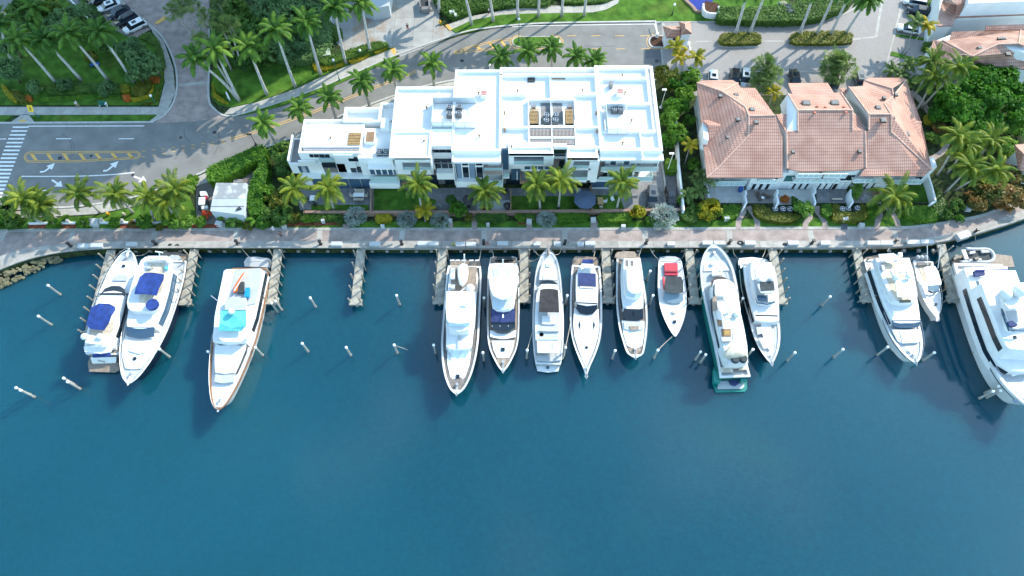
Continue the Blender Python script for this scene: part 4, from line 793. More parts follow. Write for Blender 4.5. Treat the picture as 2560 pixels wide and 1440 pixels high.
roofobj('roof', [rz(U, (740, 550, 5.5), (865, 560, 6), (1270, 780, 8), (1150, 755, 7.4), (940, 850, 6), (900, 900, 5.5), (690, 730, 5.5)), rz(U, (965, 555, 5.8), (995, 440, 6.5), (1950, 405, 6.5), (1920, 605, 9), (1625, 615, 8.6), (1280, 780, 8), (865, 558, 6)), rz(U, (1280, 780, 8), (1625, 615, 8.6), (1994, 720, 7.5), (2150, 760, 7), (2000, 960, 5.5), (1450, 900, 5.5), (1300, 850, 6)), rz(U, (1950, 405, 6.5), (2200, 395, 6.5), (2200, 700, 8.5), (1920, 605, 9))], M['tile2'], h5)
roofobj('upper_roof', [rz(U, (1455, 420, 6.9), (1470, 355, 7.4), (2200, 330, 7.4), (2200, 400, 6.8))], M['tile2'], h5)
wpoly(h5, 'wall', U, [(760, 560), (1000, 470), (2200, 420), (2200, 900), (1000, 900), (720, 730)], 5.3, 0, M['bluewall']); wpoly(h5, 'gable_wall', U, [(1640, 620), (1920, 608), (2150, 740), (1994, 715)], 8.3, 5, M['bluewall'])
ridge(h5, [rz(U, (865, 560, 6), (1270, 780, 8)), rz(U, (1280, 780, 8), (1625, 615, 8.6), (1920, 605, 9), (1950, 405, 6.5)), rz(U, (940, 850, 6), (1150, 755, 7.4), (1270, 780, 8))])
skyl(h5, U, 1690, 535, 7.9, 1.6, .5); skyl(h5, U, 1380, 665, 7.9, .8, .6); skyl(h5, U, 1770, 750, 7.9, .8, .7)
h6 = thing('tiled_pavilion', 'corner of a pink tiled pavilion at the right edge beside the brown tree', 'house', W(2575, 400, 0)); roofobj('roof', [rz(ID, (2537, 362, 4.6), (2560, 385, 5.6), (2640, 400, 5.6), (2640, 350, 4)), rz(ID, (2537, 362, 4.6), (2548, 425, 3.6), (2640, 450, 3.6), (2640, 400, 5.6), (2560, 385, 5.6))], M['tile'], h6); wpoly(h6, 'wall', ID, [(2546, 372), (2640, 370), (2640, 440), (2552, 420)], 3.6, 0, M['bluewall'])
g = thing('gatehouse', 'small gatehouse with two pink hip roofs between the road lanes', 'gatehouse', W(1690, 110, 0)); G8 = Cr(1600, 0, 8)
roofobj('roof', [rz(G8, (465, 525, 3.2), (640, 590, 4.6), (525, 750, 3.2)), rz(G8, (640, 590, 4.6), (800, 590, 4.6), (835, 745, 3.2), (525, 750, 3.2)), rz(G8, (465, 525, 3.2), (790, 520, 3.2), (800, 590, 4.6), (640, 590, 4.6))], M['tile'], g)
roofobj('tower_roof', [rz(G8, (785, 440, 4.2), (905, 485, 5.6), (910, 570, 5.6), (830, 680, 4.2)), rz(G8, (905, 485, 5.6), (1005, 432, 4.2), (1035, 665, 4.2), (910, 570, 5.6)), rz(G8, (910, 570, 5.6), (1035, 665, 4.2), (830, 680, 4.2)), rz(G8, (785, 440, 4.2), (1005, 432, 4.2), (905, 485, 5.6))], M['tile'], g)
wpoly(g, 'wall', G8, [(500, 560), (800, 560), (820, 725), (545, 730)], 3.2, 0, M['bluewall']); wpoly(g, 'tower_wall', G8, [(810, 460), (990, 452), (1015, 655), (840, 668)], 4.2, 0, M['bluewall'])
yg8 = W(*G8((700, 905))[0], .1).y
fb('window', G8, (665, 765), (720, 800), W(*G8((690, 740))[0], 3.2).y + .1, .1, .1, M['glass'], g); fb('door', G8, (735, 765), (800, 860), W(*G8((690, 740))[0], 3.2).y + .1, .1, .1, M['glass'], g)
ridge(g, [rz(G8, (465, 525, 3.2), (640, 590, 4.6), (800, 590, 4.6)), rz(G8, (525, 750, 3.2), (640, 590, 4.6)), rz(G8, (785, 440, 4.2), (905, 485, 5.6), (910, 570, 5.6), (1035, 665, 4.2)), rz(G8, (1005, 432, 4.2), (905, 485, 5.6)), rz(G8, (830, 680, 4.2), (910, 570, 5.6))], .09)
V4 = Cr(460, 340, 5.538)
sh = thing('portable_office', 'silver flat roofed portable office with a step, by the promenade', 'shed', W(572, 500, 0)); sr = [W(*q, 2.9) for q in V4((445, 650), (872, 652), (825, 1090), (365, 1035))]
mb = MB(); mb.prism(sr, .3, 2.75); mb.obj('wall', mat('pale_blue_metal', (.45, .52, .56), .5), sh)
ur = [W(*q, 2.9) for q in V4((445, 650), (872, 652), (838, 865), (395, 865))]; lr = [W(*q, 2.9) for q in V4((393, 868), (838, 868), (828, 1095), (362, 1036))]
mb = MB(); mb.prism(ur, 2.75, 2.93); mb.obj('roof', mat('weathered_silver_roof', (.50, .52, .53), .45, .45, .5, lo=.42, hi=.6), sh); mb = MB(); mb.prism(lr, 2.75, 2.9); mb.obj('roof', mat('pale_metal_roof', (.40, .44, .47), .45, .05, 1), sh)
for y in (975,): a_, b_ = V4((370, y), (830, y - 2)); mb = MB(); ribbon(mb, [W(*a_, 2.93), W(*b_, 2.93)], .12, 2.89, 2.96); mb.obj('roof_seam', M['grey'], sh)
mb = MB(); mb.prism([W(*q, .9) for q in V4((685, 597), (812, 597), (808, 645), (682, 645))], .1, .9); mb.obj('entrance_step', M['grey'], sh)
a_ = [W(*q, 3.0) for q in V4((770, 975), (800, 1010), (720, 1030))]; mb = MB(); mb.prism(a_, 2.91, 3.2); mb.obj('roof_flap', M['canvasgrey'], sh)
# pool, curved white planter and street wall at the top
t = thing('pool', 'deep blue curved pool at the top edge behind the lawn', 'pool', W(1740, 10, 0)); pp_ = [(1708, -12), (1716, 0), (1733, 16), (1740, 25), (1756, 28), (1765, 28), (1790, -12)]
mb = MB(); mb.prism(P(.5, smooth(pp_[:6], 3) + [(1790, -12)]), 0, .35); mb.obj('pool_water', mat('pool_water', (.01, .02, .22), .05), t); mb = MB(); ribbon(mb, [W(x, y, .5) for x, y in smooth(pp_[:6], 3)], .6, 0, .5); mb.obj('coping', M['fence'], t)
t = thing('planter', 'white curved planter wall with brown soil beside the pool', 'planter', W(1780, 30, 0)); o = smooth([(1759, 8), (1760, 22), (1768, 30), (1785, 33), (1797, 32)], 3); mb = MB(); ribbon(mb, [W(x, y, 1.5) for x, y in o + [(1797, 15)]], .3, 0, 1.5); mb.obj('wall', M['bluewall'], t); mb = MB(); mb.prism(P(1.2, o + [(1797, 8), (1765, 2)]), 0, 1.2); mb.obj('soil', M['mulch'], t)
# pale pavilions at the very top and the unseen tower added to shade the road
t = thing('pale_pavilion', 'pale roofed building corner at the top edge behind the works driveway', 'building', W(900, 10, 0)); mb = MB(); mb.prism(P(1, [(800, 35), (812, 72), (828, 60), (826, 32)]), 0, 1); mb.obj('wing', M['bluewall'], t); mb = MB(); mb.prism(P(3, [(885, -40), (890, 8), (930, 22), (972, 14), (978, -40)]), 0, 3); mb.obj('wall', mat('grey_blue_roof', (.42, .46, .48), .7), t)
# ---------------------------------------------------------------- boats
WZ = -1.6
class Boat:
    def __init__(s, name, label, crop, stern, bow, zs, zb, group='yachts berthed along the quay'):
        s.c = crop
        (sp,), (bp,) = crop(stern), crop(bow)
        a, b = W(*sp, WZ + zs), W(*bp, WZ + zb)
        d = (b - a); d.z = 0; s.L = d.length; s.rz = math.atan2(d.y, d.x); s.o = Vector((a.x, a.y, WZ))
        s.root = thing(name, label, 'boat', s.o, s.rz, group)
        s.ax, s.ay = Vector((math.cos(s.rz), math.sin(s.rz), 0)), Vector((-math.sin(s.rz), math.cos(s.rz), 0))
        s.zs, s.zb = zs, zb
    def loc(s, p, z):
        (q,) = s.c(p); w = W(*q, WZ + z) - s.o
        return w.dot(s.ax), w.dot(s.ay)
    def G(s, x, y, z): v = s.o + s.ax * x + s.ay * y; return (v.x, v.y, WZ + z)
    def half(s, pts, z):
        z = z if isinstance(z, (list, tuple)) else [z] * len(pts)
        return [(lambda q: (q[0], abs(q[1]), zz))(s.loc(p, zz)) for p, zz in zip(pts, z)]
    def mir(s, h): return [s.G(*p) for p in h] + [s.G(x, -y, z) for x, y, z in reversed(h)]
    def hull(s, pts, mhull, mrail, mdeck, rail=.22, flare=.12, band=None, stem=.9, bw=.0):
        n = len(pts)
        (sx, _), (bx, _) = s.loc(pts[0], s.zs), s.loc(pts[-1], s.zb)
        h = []
        for i, p in enumerate(pts):
            x0, _ = s.loc(p, s.zs); t = max(0, min(1, x0 / s.L)); z = s.zs + (s.zb - s.zs) * t ** 1.6
            x, y = s.loc(p, z); h.append((x, abs(y), z))
        h[-1] = (s.L, .04, s.zb); x0 = h[0][0]
        hh = smooth(h, 4); hh = [(a, max(.03, b), c) for a, b, c in hh]; s.sheer = hh
        def wl(p, f, z):
            t = max(0, (p[0] - x0) / (s.L - x0)); y = p[1] * (1 - f * (1.0 + 2.2 * t ** 2.5)); return (x0 + (p[0] - x0) * (1 - (1 - stem) * f / flare * t ** 2.5 * .9), max(.02, y), z)
        r0 = [wl(p, flare, -.35) for p in hh]; r1 = [wl(p, flare * .85, .12) for p in hh]; r2 = [wl(p, flare * .4, p[2] * .62) for p in hh]
        def full(h): return s.mir(h)
        mb = MB(); mb.loft([full(r0), full(r1), full(r2), full(hh)], caps=False); n = len(hh)
        mb.add([s.G(*r[0]) for r in (r0, r1, r2, hh)] + [s.G(r[0][0], -r[0][1], r[0][2]) for r in (hh, r2, r1, r0)], [(0, 1, 2, 3, 4, 5, 6, 7)])
        mb.obj('hull', mhull, s.root, True)
        if band:
            mb = MB()
            for sg in (1, -1):
                a = [wl(p, flare * .2, p[2] * .80) for p in hh[:-2]]; b = [wl(p, flare * .12, p[2] * .88) for p in hh[:-2]]
                mb.loft([[s.G(p[0], sg * (p[1] + .02), p[2]) for p in a], [s.G(p[0], sg * (p[1] + .02), p[2]) for p in b]], caps=False, closed=False)
            mb.obj('rub_rail', band, s.root)
        # deck and gunwale
        inn = [(min(x, s.L - rail * 2.2), max(.01, y - rail), z - .02) for x, y, z in hh]
        mb = MB(); mb.poly(full([(x, y, z - .06) for x, y, z in inn])); mb.obj('deck', mdeck, s.root)
        mb = MB()
        o2 = [(x, y, z + bw + .03) for x, y, z in hh]; i2 = [(x, y, z + bw + .03) for x, y, z in inn]; i3 = [(x, y, z - .06) for x, y, z in inn]
        for sg in (1, -1):
            rr = [[s.G(p[0], sg * p[1], p[2]) for p in q] for q in (hh, o2, i2, i3)]
            mb.loft(rr, caps=False, closed=False)
        a = [(hh[0][0], hh[0][1], hh[0][2]), (hh[0][0], hh[0][1], hh[0][2] + bw + .03), (hh[0][0] + rail, hh[0][1], hh[0][2] + bw + .03), (hh[0][0] + rail, hh[0][1], hh[0][2] - .05)]
        mb.loft([[s.G(*p) for p in a], [s.G(x, -y, z) for x, y, z in a]], caps=False)
        mb.obj('gunwale', mrail, s.root)
    def tier(s, name, pts, z1, z0, m, kx=0.03, ky=.06, win=None, wm=None, dome=0, fwd=0):
        """cabin block: half outline in the photo at its top z1, widening down to z0"""
        h = s.half(pts, z1); cx = sum(p[0] for p in h) / len(h); xm, xn = max(p[0] for p in h), min(p[0] for p in h)
        def ring(f, dz=0, g=0):
            o = []
            for x, y, z in h:
                t = (x - xn) / max(.1, xm - xn)
                o.append((x + (x - cx) * kx * (1 - f) + fwd * (1 - f) * t * t, y * (1 + ky * (1 - f)) + (g if y > .05 else 0), z0 + (z1 - z0) * f + dz))
            return o
        mb = MB(); rs = [s.mir(ring(0)), s.mir(ring(.92))]
        t = [(x - (x - cx) * .02, y * .965, z1) for x, y, z in h]; rs.append(s.mir(t))
        if dome: rs.append(s.mir([(x - (x - cx) * .25, y * .6, z1 + dome) for x, y, z in h]))
        mb.loft(rs); o = mb.obj(name, m, s.root)
        if win:
            f0, f1, i0, i1 = win
            for sg in (1, -1):
                mb = MB(); a = [(x, y + .03, z) for x, y, z in ring(f0)][i0:i1]; b = [(x, y + .03, z) for x, y, z in ring(f1)][i0:i1]
                mb.loft([[s.G(x, sg * y, z) for x, y, z in q] for q in (a, b)], caps=False, closed=False)
                mb.obj('window', wm or M['glass'], s.root)
        return o
    def pad(s, name, pts, z, m, th=.1, par=None):
        mb = MB(); mb.sheet(s.mir(s.half(pts, z)), th); return mb.obj(name, m, par or s.root)
    def quadp(s, name, pts, z, m, th=.1, par=None):
        """un-mirrored patch"""
        z = z if isinstance(z, (list, tuple)) else [z] * len(pts)
        mb = MB(); mb.sheet([s.G(*s.loc(p, zz), zz) for p, zz in zip(pts, z)], th); return mb.obj(name, m, par or s.root)
    def block(s, name, pts, z1, z0, m, par=None):
        mb = MB(); mb.prism([s.G(*s.loc(p, z1), z1) for p in pts], WZ + z0, WZ + z1); return mb.obj(name, m, par or s.root)
    def rod(s, name, pts, r, m, par=None, mirror=False):
        mb = MB(); ps = [s.loc(p[:2], p[2]) + (p[2],) for p in pts]
        mb.tube([s.G(*p) for p in ps], r, 5)
        if mirror: mb.tube([s.G(p[0], -p[1], p[2]) for p in ps], r, 5)
        return mb.obj(name, m, par or s.root)
    def railing(s, t0=.3, h=.7, inset=.12, m=None):
        L0 = s.sheer[0][0]
        pts = [p for p in s.sheer if (p[0] - L0) / (s.L - L0) >= t0]
        mb = MB()
        up = [(x - .05, max(0, y - inset), z + h) for x, y, z in pts]
        mb.tube([s.G(*p) for p in up] + [s.G(x, -y, z) for x, y, z in reversed(up)], .035, 4)
        for i in range(0, len(pts), 3):
            for sg in (1, -1): mb.tube([s.G(up[i][0], sg * up[i][1], up[i][2] - h), s.G(up[i][0], sg * up[i][1], up[i][2])], .025, 4)
        mb.obj('railing', m or M['steel'], s.root)
    def disc(s, name, p, z, r, m, h=.06, par=None):
        x, y = s.loc(p, z); g = s.G(x, y, z); mb = MB(); mb.cyl(g, r, g[2] - h, g[2], 12); return mb.obj(name, m, par or s.root)
    def dome(s, name, p, z, r, m=None):
        x, y = s.loc(p, z); g = s.G(x, y, z); mb = MB(); mb.ell(g, (r, r, r * .9), 10, 6); return mb.obj(name, m or M['gel'], s.root, True)
    def anchor(s, z=None):
        z = (z or s.zb) + .08; mb = MB()
        for d in (-.12, .12): mb.tube([s.G(s.L - 1.6, d, z), s.G(s.L + .25, d * .6, z + .05)], .05, 4)
        a = s.G(s.L - 1.5, 0, z); mb.cyl(a, .22, a[2] - .1, a[2] + .25, 8); mb.tube([s.G(s.L - .2, -.25, z), s.G(s.L + .3, 0, z), s.G(s.L - .2, .25, z)], .06, 4)
        mb.obj('anchor_windlass', M['steel'], s.root)

# leftmost pair
c = Cr(180, 600, 3.788)
b = Boat('yacht', 'white yacht moored bow to the quay with navy blue bimini and teak stern platform', c, (286, 1085), (540, 92), 1.7, 2.9)
b.hull([(135, 1085), (125, 980), (150, 850), (190, 710), (240, 560), (300, 405), (368, 265), (450, 150), (505, 108), (540, 92)], M['gel'], M['gel'], M['gelgrey'], band=M['navy'], bw=.1)
b.quadp('swim_platform', [(150, 1165), (170, 1110), (440, 1105), (445, 1230), (400, 1252), (160, 1245)], .55, M['teak'], .25)
b.quadp('transom', [(175, 1112), (420, 1106), (412, 1162), (192, 1168)], [1.7, 1.7, .75, .75], M['gel'], .2)
fc = bpy.data.curves.new('name_lettering', 'FONT'); fc.body = 'Bonbous'; fc.size = .55; fc.align_x = 'CENTER'; fc.extrude = .004; fc.materials.append(M['dark'])
o = bpy.data.objects.new('letters', fc); COL.objects.link(o); me = bpy.data.meshes.new_from_object(o.evaluated_get(bpy.context.evaluated_depsgraph_get())); bpy.data.objects.remove(o)
o = bpy.data.objects.new('name_lettering', me); COL.objects.link(o); o.parent = b.root
q0, q1 = Vector(b.loc((258, 1148), 1.02) + (1.02,)), Vector(b.loc((257, 1122), 1.52) + (1.52,)); vy = (q1 - q0).normalized(); vx = Vector((0, -1, 0)); vz = vx.cross(vy)
mm = Matrix((vx, vy, vz)).transposed().to_4x4(); mm.translation = q0 + vz * .05; o.matrix_local = mm
b.quadp('cockpit_sole', [(160, 1060), (380, 1040), (445, 1020), (430, 1090), (300, 1100), (165, 1100)], 1.75, M['teak'], .05)
b.quadp('cockpit_cushion', [(195, 1082), (360, 1070), (365, 1100), (195, 1108)], 2.1, M['canvasblue'], .3)
b.pad('foredeck', [(250, 500), (290, 420), (345, 310), (400, 235), (455, 200), (480, 200)], 2.75, M['gel'], .3)
b.pad('sun_pad', [(385, 385), (395, 345), (440, 330), (470, 330)], 2.95, M['gelgrey'], .12)
b.disc('deck_hatch', (487, 245), 2.9, .28, M['glass'])
b.tier('cabin', [(115, 990), (130, 900), (160, 780), (200, 660), (250, 540), (300, 490), (380, 478)], 3.7, 1.7, M['gel'], .02, .1, win=(.35, .75, 1, 5))
b.pad('windscreen', [(262, 520), (310, 460), (370, 436), (420, 434)], [3.75, 3.6, 3.5, 3.5], M['glass'], .3)
b.tier('flybridge', [(120, 985), (135, 890), (165, 770), (220, 650), (290, 600), (360, 596)], 4.6, 3.7, M['gel'], .01, .02)
b.quadp('flybridge_deck', [(150, 905), (175, 830), (330, 800), (400, 760), (385, 880), (330, 930)], 4.63, M['beige'], .05)
b.quadp('bimini', [(135, 800), (180, 640), (255, 600), (350, 605), (405, 630), (410, 660), (370, 720), (345, 790), (300, 855), (170, 840)], [5.8, 6.1, 6.2, 6.2, 6.0, 5.9, 6.2, 6.1, 5.7, 5.7], M['canvasblue'], .1)
b.quadp('radar_arch', [(90, 900), (125, 890), (330, 930), (370, 920), (350, 960), (280, 965), (120, 940)], 5.8, M['gel'], .35)
b.dome('satellite_dome', (118, 915), 6.1, .55); b.dome('satellite_dome', (262, 915), 6.1, .5)
b.block('hardtop', [(110, 1010), (330, 975), (390, 1000), (360, 1060), (270, 1075), (120, 1060)], 4.5, 4.25, M['gel'])
b.rod('radar_scanner', [(180, 1010, 5.2), (290, 1000, 5.2)], .12, M['gel'])
b.rod('bimini_frame', [(410, 650, 4.6), (385, 700, 5.9)], .06, M['steel'])
b.railing(.35)
b.anchor()
b = Boat('yacht', 'navy hulled yacht moored stern to the quay with large blue bimini and round blue cover', c, (905, 175), (535, 1362), 2.0, 3.0)
b.hull([(1085, 200), (1075, 300), (1050, 420), (1010, 560), (965, 700), (905, 860), (830, 1010), (740, 1160), (640, 1290), (570, 1350), (535, 1362)], M['navy'], M['gel'], M['gelgrey'], bw=.1)
b.quadp('swim_platform', [(800, 165), (870, 115), (980, 110), (1090, 140), (1110, 170), (1090, 225), (830, 230)], .7, M['teak'], .25)
b.quadp('stern_tender', [(910, 160), (945, 140), (1010, 145), (1040, 190), (1020, 215), (930, 205)], 1.5, M['gelgrey'], .5)
b.pad('foredeck', [(830, 880), (800, 1000), (740, 1110), (650, 1215), (600, 1222), (580, 1222)], 3.0, M['gel'], .35)
b.quadp('sun_pad', [(560, 960), (700, 955), (690, 1060), (640, 1080), (540, 1050)], 3.2, M['gel'], .15)
b.disc('deck_hatch', (592, 1123), 3.1, .3, M['glass'])
b.tier('cabin', [(930, 260), (940, 300), (905, 480), (860, 640), (800, 780), (775, 825), (700, 840), (665, 842)], 4.2, 2.0, M['gel'], .02, .12, win=(.25, .8, 1, 5), wm=M['bluegl'])
b.pad('windscreen', [(775, 828), (775, 910), (700, 925), (650, 928), (648, 928)], [4.25, 3.5, 3.4, 3.4, 3.4], M['bluegl'], .2)
b.tier('flybridge', [(905, 160), (930, 190), (920, 300), (880, 450), (835, 590), (790, 650), (740, 675), (695, 678)], 5.2, 4.2, M['gel'], .01, .02)
b.quadp('flybridge_deck', [(715, 215), (880, 220), (870, 400), (830, 540), (780, 610), (640, 620), (640, 530)], 5.23, M['beige'], .05)
b.quadp('bimini', [(690, 310), (760, 308), (870, 325), (865, 370), (820, 460), (800, 525), (690, 510), (590, 510), (600, 460), (640, 350)], [6.5, 6.6, 6.5, 6.7, 6.6, 6.3, 6.3, 6.3, 6.6, 6.7], M['canvasblue'], .12)
b.disc('round_cover', (755, 607), 6.0, .95, M['canvasblue'], .5)
b.quadp('radar_arch', [(715, 150), (900, 150), (930, 175), (935, 210), (900, 215), (890, 190), (730, 180)], 6.1, M['gel'], .4)
b.rod('radar_scanner', [(790, 110, 7.2), (860, 120, 7.2)], .12, M['gel']); b.rod('mast', [(830, 150, 6.2), (825, 115, 7.2)], .1, M['gel'], mirror=False)
b.quadp('wet_bar', [(700, 235), (740, 230), (745, 270), (705, 270)], 5.6, M['gelgrey'], .5); b.quadp('cool_box', [(878, 250), (900, 250), (900, 275), (878, 275)], 5.7, M['turq'], .4)
b.railing(.3); b.anchor()
# classic yacht
c = Cr(480, 600, 3.273)
b = Boat('classic_yacht', 'long classic white yacht with varnished wood rail and turquoise awning', c, (480, 225), (215, 1393), 2.1, 3.3)
b.hull([(620, 235), (628, 320), (620, 420), (600, 530), (572, 660), (540, 790), (500, 910), (450, 1040), (385, 1180), (310, 1310), (255, 1375), (215, 1393)], M['gel'], M['varnish'], M['gel'], rail=.2, bw=.2, flare=.2)
b.quadp('swim_platform', [(425, 180), (450, 140), (520, 135), (630, 150), (655, 170), (640, 225), (430, 215)], .6, M['gelgrey'], .3)
b.rod('stern_rail', [(430, 190, 1.6), (520, 175, 1.6), (630, 185, 1.6)], .05, M['steel'])
b.tier('deckhouse', [(565, 235), (582, 250), (545, 430), (505, 620), (470, 720), (450, 790), (430, 830), (340, 840)], 4.6, 2.1, M['gel'], .01, .08, win=(.3, .7, 1, 5))
b.pad('windscreen', [(462, 740), (440, 835), (400, 865), (330, 872), (320, 872)], [4.4, 4.0, 3.7, 3.6, 3.6], M['bluegl'], .12)
b.tier('forward_cabin', [(440, 850), (430, 900), (385, 1010), (350, 1085), (270, 1095)], 3.7, 2.6, M['gel'], .01, .04, win=(.2, .75, 0, 4))
b.pad('deck_locker', [(350, 1100), (335, 1160), (270, 1170)], 3.5, M['gelgrey'], .5)
b.quadp('boat_deck', [(360, 240), (560, 230), (575, 260), (540, 430), (520, 520), (300, 560), (300, 470)], 4.75, M['gelgrey'], .14)
b.quadp('awning', [(240, 575), (300, 570), (440, 580), (440, 700), (400, 745), (215, 740), (225, 680)], [6.6, 6.8, 6.6, 6.7, 6.2, 6.2, 6.6], M['turq'], .1)
b.quadp('flybridge', [(220, 740), (440, 735), (440, 800), (400, 835), (250, 830), (218, 800)], 5.3, M['gel'], .9)
b.quadp('flybridge_seat', [(270, 490), (440, 470), (440, 570), (270, 575)], 5.5, M['gelgrey'], .6)
b.dome('radar_dome', (322, 585), 7.2, .5); b.rod('mast', [(325, 570, 5.4), (322, 580, 7.0)], .12, M['gel'])
b.rod('outrigger', [(270, 545, 5.4), (155, 455, 7.2)], .07, M['steel'])
b.quadp('kayak', [(335, 420), (350, 375), (400, 290), (425, 262), (420, 290), (375, 370), (365, 415), (340, 428)], 5.4, M['orange'], .35)
b.quadp('blue_deck_box', [(437, 390), (470, 388), (465, 465), (425, 465)], 5.5, M['bluepl'], .5)
b.quadp('deck_gear', [(380, 345), (425, 340), (425, 430), (370, 435)], 5.2, M['canvasgrey'], .3)
b.rod('crane', [(345, 415, 5.4), (450, 250, 5.9)], .09, M['gel'])
b.railing(.5, .75); b.anchor()
# centre group
c = Cr(1060, 600, 3.6)
b = Boat('motor_yacht', 'largest central white motor yacht with a white dinghy on its aft deck and pale windscreens', c, (365, 235), (293, 1388), 2.1, 3.2)
b.hull([(512, 240), (518, 330), (514, 460), (507, 620), (500, 780), (490, 930), (465, 1080), (425, 1220), (370, 1330), (320, 1380), (293, 1388)], M['navy'], M['gel'], M['deckgrey'], rail=.3, bw=.15)
b.pad('swim_platform', [(480, 185), (505, 195), (512, 240)], .8, M['teak'], .25)
for q in (255, 305, 360, 427, 480): b.quadp('stern_rail', [(q - 20, 178), (q + 18, 176), (q + 18, 186), (q - 20, 188)], 2.3, M['gel'], .5)
b.tier('saloon', [(465, 240), (478, 300), (474, 450), (466, 600), (455, 760), (440, 850), (430, 960), (400, 985), (305, 990)], 4.0, 2.1, M['gel'], .01, .06, win=(.35, .75, 2, 7))
b.pad('windscreen', [(412, 968), (400, 1000), (372, 1062), (305, 1070)], [4.0, 3.6, 2.9, 2.9], mat('pale_windscreen', (.58, .68, .70), .15), .12)
b.pad('foredeck', [(425, 1000), (410, 1120), (370, 1235), (340, 1258), (300, 1260)], 2.95, M['gel'], .25)
b.quadp('deck_hatch', [(288, 1210), (320, 1210), (320, 1242), (288, 1242)], 3.1, M['glass'], .08)
b.tier('upper_deck', [(440, 460), (445, 540), (435, 660), (428, 740), (400, 810), (310, 825)], 5.7, 4.0, M['gel'], .01, .04, win=(.4, .8, 0, 4))
b.tier('hardtop', [(455, 465), (448, 600), (425, 720), (400, 745), (320, 752)], 6.6, 6.35, M['gel'], .0, .0, dome=.12)
b.pad('bridge_windscreen', [(412, 750), (405, 805), (380, 820), (310, 826)], [6.2, 5.0, 4.9, 4.9], mat('pale_screen', (.55, .68, .74), .15), .1)
b.quadp('centre_stripe', [(303, 828), (328, 828), (326, 985), (303, 985)], 4.35, M['gelgrey'], .06)
b.quadp('aft_deck', [(245, 235), (475, 240), (470, 460), (240, 465)], 4.06, M['teak'], .05)
mb = MB(); pts = [(345, 208), (392, 222), (400, 300), (388, 370), (350, 425), (318, 400), (302, 330), (300, 240)]
g = [Vector(b.G(*b.loc(p, 5.0), 5.0)) for p in pts]; cc = sum(g, Vector()) / len(g)
mb.loft([[cc + (p - cc) * f + Vector((0, 0, dz)) for p in g] for f, dz in ((.55, -.75), (.95, -.35), (1, 0), (.85, .12), (.4, .2))]); o = mb.obj('dinghy', M['gel'], None, True)
tag(o, 'white covered dinghy lying on the aft deck of the largest central yacht', 'dinghy')
b.rod('crane_mast', [(363, 210, 4.3), (362, 130, 7.0)], .12, M['gel']); b.rod('crane_boom', [(330, 465, 4.6), (400, 410, 5.0)], .14, M['gel'])
b.dome('satellite_dome', (415, 435), 5.0, .75); b.quadp('wet_bar', [(235, 400), (280, 400), (275, 435), (240, 435)], 4.7, M['gelgrey'], .6); b.quadp('deck_locker', [(240, 250), (280, 250), (278, 345), (238, 345)], 4.7, M['gel'], .6)
b.rod('radar_scanner', [(345, 570, 7.1), (395, 580, 7.1)], .14, M['gel'])
for x in (235, 315, 385): b.rod('wiper', [(x + 20, 995, 3.75), (x, 1058, 3.15)], .05, M['steel'])
b.railing(.35); b.anchor()
b = Boat('motor_yacht', 'white motor yacht with navy windscreen cover and dark blue hull sides', c, (715, 220), (711, 1185), 1.9, 2.9)
b.hull([(838, 215), (850, 260), (858, 380), (860, 520), (860, 680), (857, 800), (850, 900), (830, 990), (790, 1080), (745, 1155), (711, 1185)], M['navy'], M['gel'], M['teak'], rail=.25, bw=.1)
b.pad('swim_platform', [(800, 150), (830, 160), (838, 215)], .7, M['teak'], .25)
b.quadp('jet_ski', [(660, 150), (790, 150), (800, 180), (640, 180)], 1.6, M['canvasgrey'], .5)
b.rod('stern_rail', [(590, 215, 2.4), (600, 160, 2.4), (640, 148, 2.4)], .06, M['steel'], mirror=True)
b.tier('cabin', [(820, 330), (826, 430), (824, 560), (820, 700), (820, 790), (760, 825), (712, 830)], 3.4, 1.9, M['glass'], .01, .04)
b.pad('windscreen_cover', [(815, 620), (820, 735), (712, 742)], [4.2, 3.6, 3.6], M['canvasnavy'], .08)
b.pad('windscreen', [(820, 738), (818, 790), (770, 820), (712, 826)], [3.6, 3.1, 2.9, 2.85], M['glass'], .08)
b.pad('foredeck', [(832, 812), (828, 870), (760, 885), (712, 890)], 2.8, M['gel'], .2)
b.pad('foredeck_pad', [(815, 905), (800, 985), (765, 1060), (712, 1062)], 2.75, M['gel'], .25)
b.quadp('deck_hatch', [(693, 968), (727, 968), (727, 1000), (693, 1000)], 2.9, M['glass'], .08)
b.tier('flybridge', [(830, 225), (845, 270), (838, 400), (825, 480), (815, 545), (805, 610), (770, 632), (712, 640)], 4.5, 3.4, M['gel'], .01, .02)
b.pad('flybridge_windscreen', [(805, 500), (806, 600), (770, 622), (712, 628)], [4.9, 4.6, 4.6, 4.6], mat('tinted_screen', (.52, .62, .68), .15), .06)
b.tier('hardtop', [(790, 208), (830, 240), (838, 350), (825, 440), (800, 500), (740, 530), (712, 535)], 6.2, 6.0, M['gel'], 0, 0, dome=.12)
b.quadp('hardtop_vent', [(620, 265), (680, 265), (660, 320), (625, 325)], 6.36, M['gelgrey'], .04); b.quadp('hardtop_vent', [(735, 265), (770, 265), (765, 320), (735, 325)], 6.36, M['gelgrey'], .04)
b.rod('mast', [(710, 228, 6.2), (709, 175, 7.2)], .1, M['gel'])
b.quadp('cover_emblem', [(705, 668), (718, 668), (718, 700), (705, 700)], 4.2, M['gel'], .02)
for x in (610, 680, 755): b.rod('wiper', [(x, 770, 3.45), (x + 35, 822, 2.95)], .05, M['steel'])
b.railing(.3); b.anchor()
c = Cr(1300, 600, 4.0)
b = Boat('sport_yacht', 'white sport fishing yacht moored bow to the quay with black canvas top and bow pulpit', c, (282, 1250), (280, 108), 1.5, 2.7)
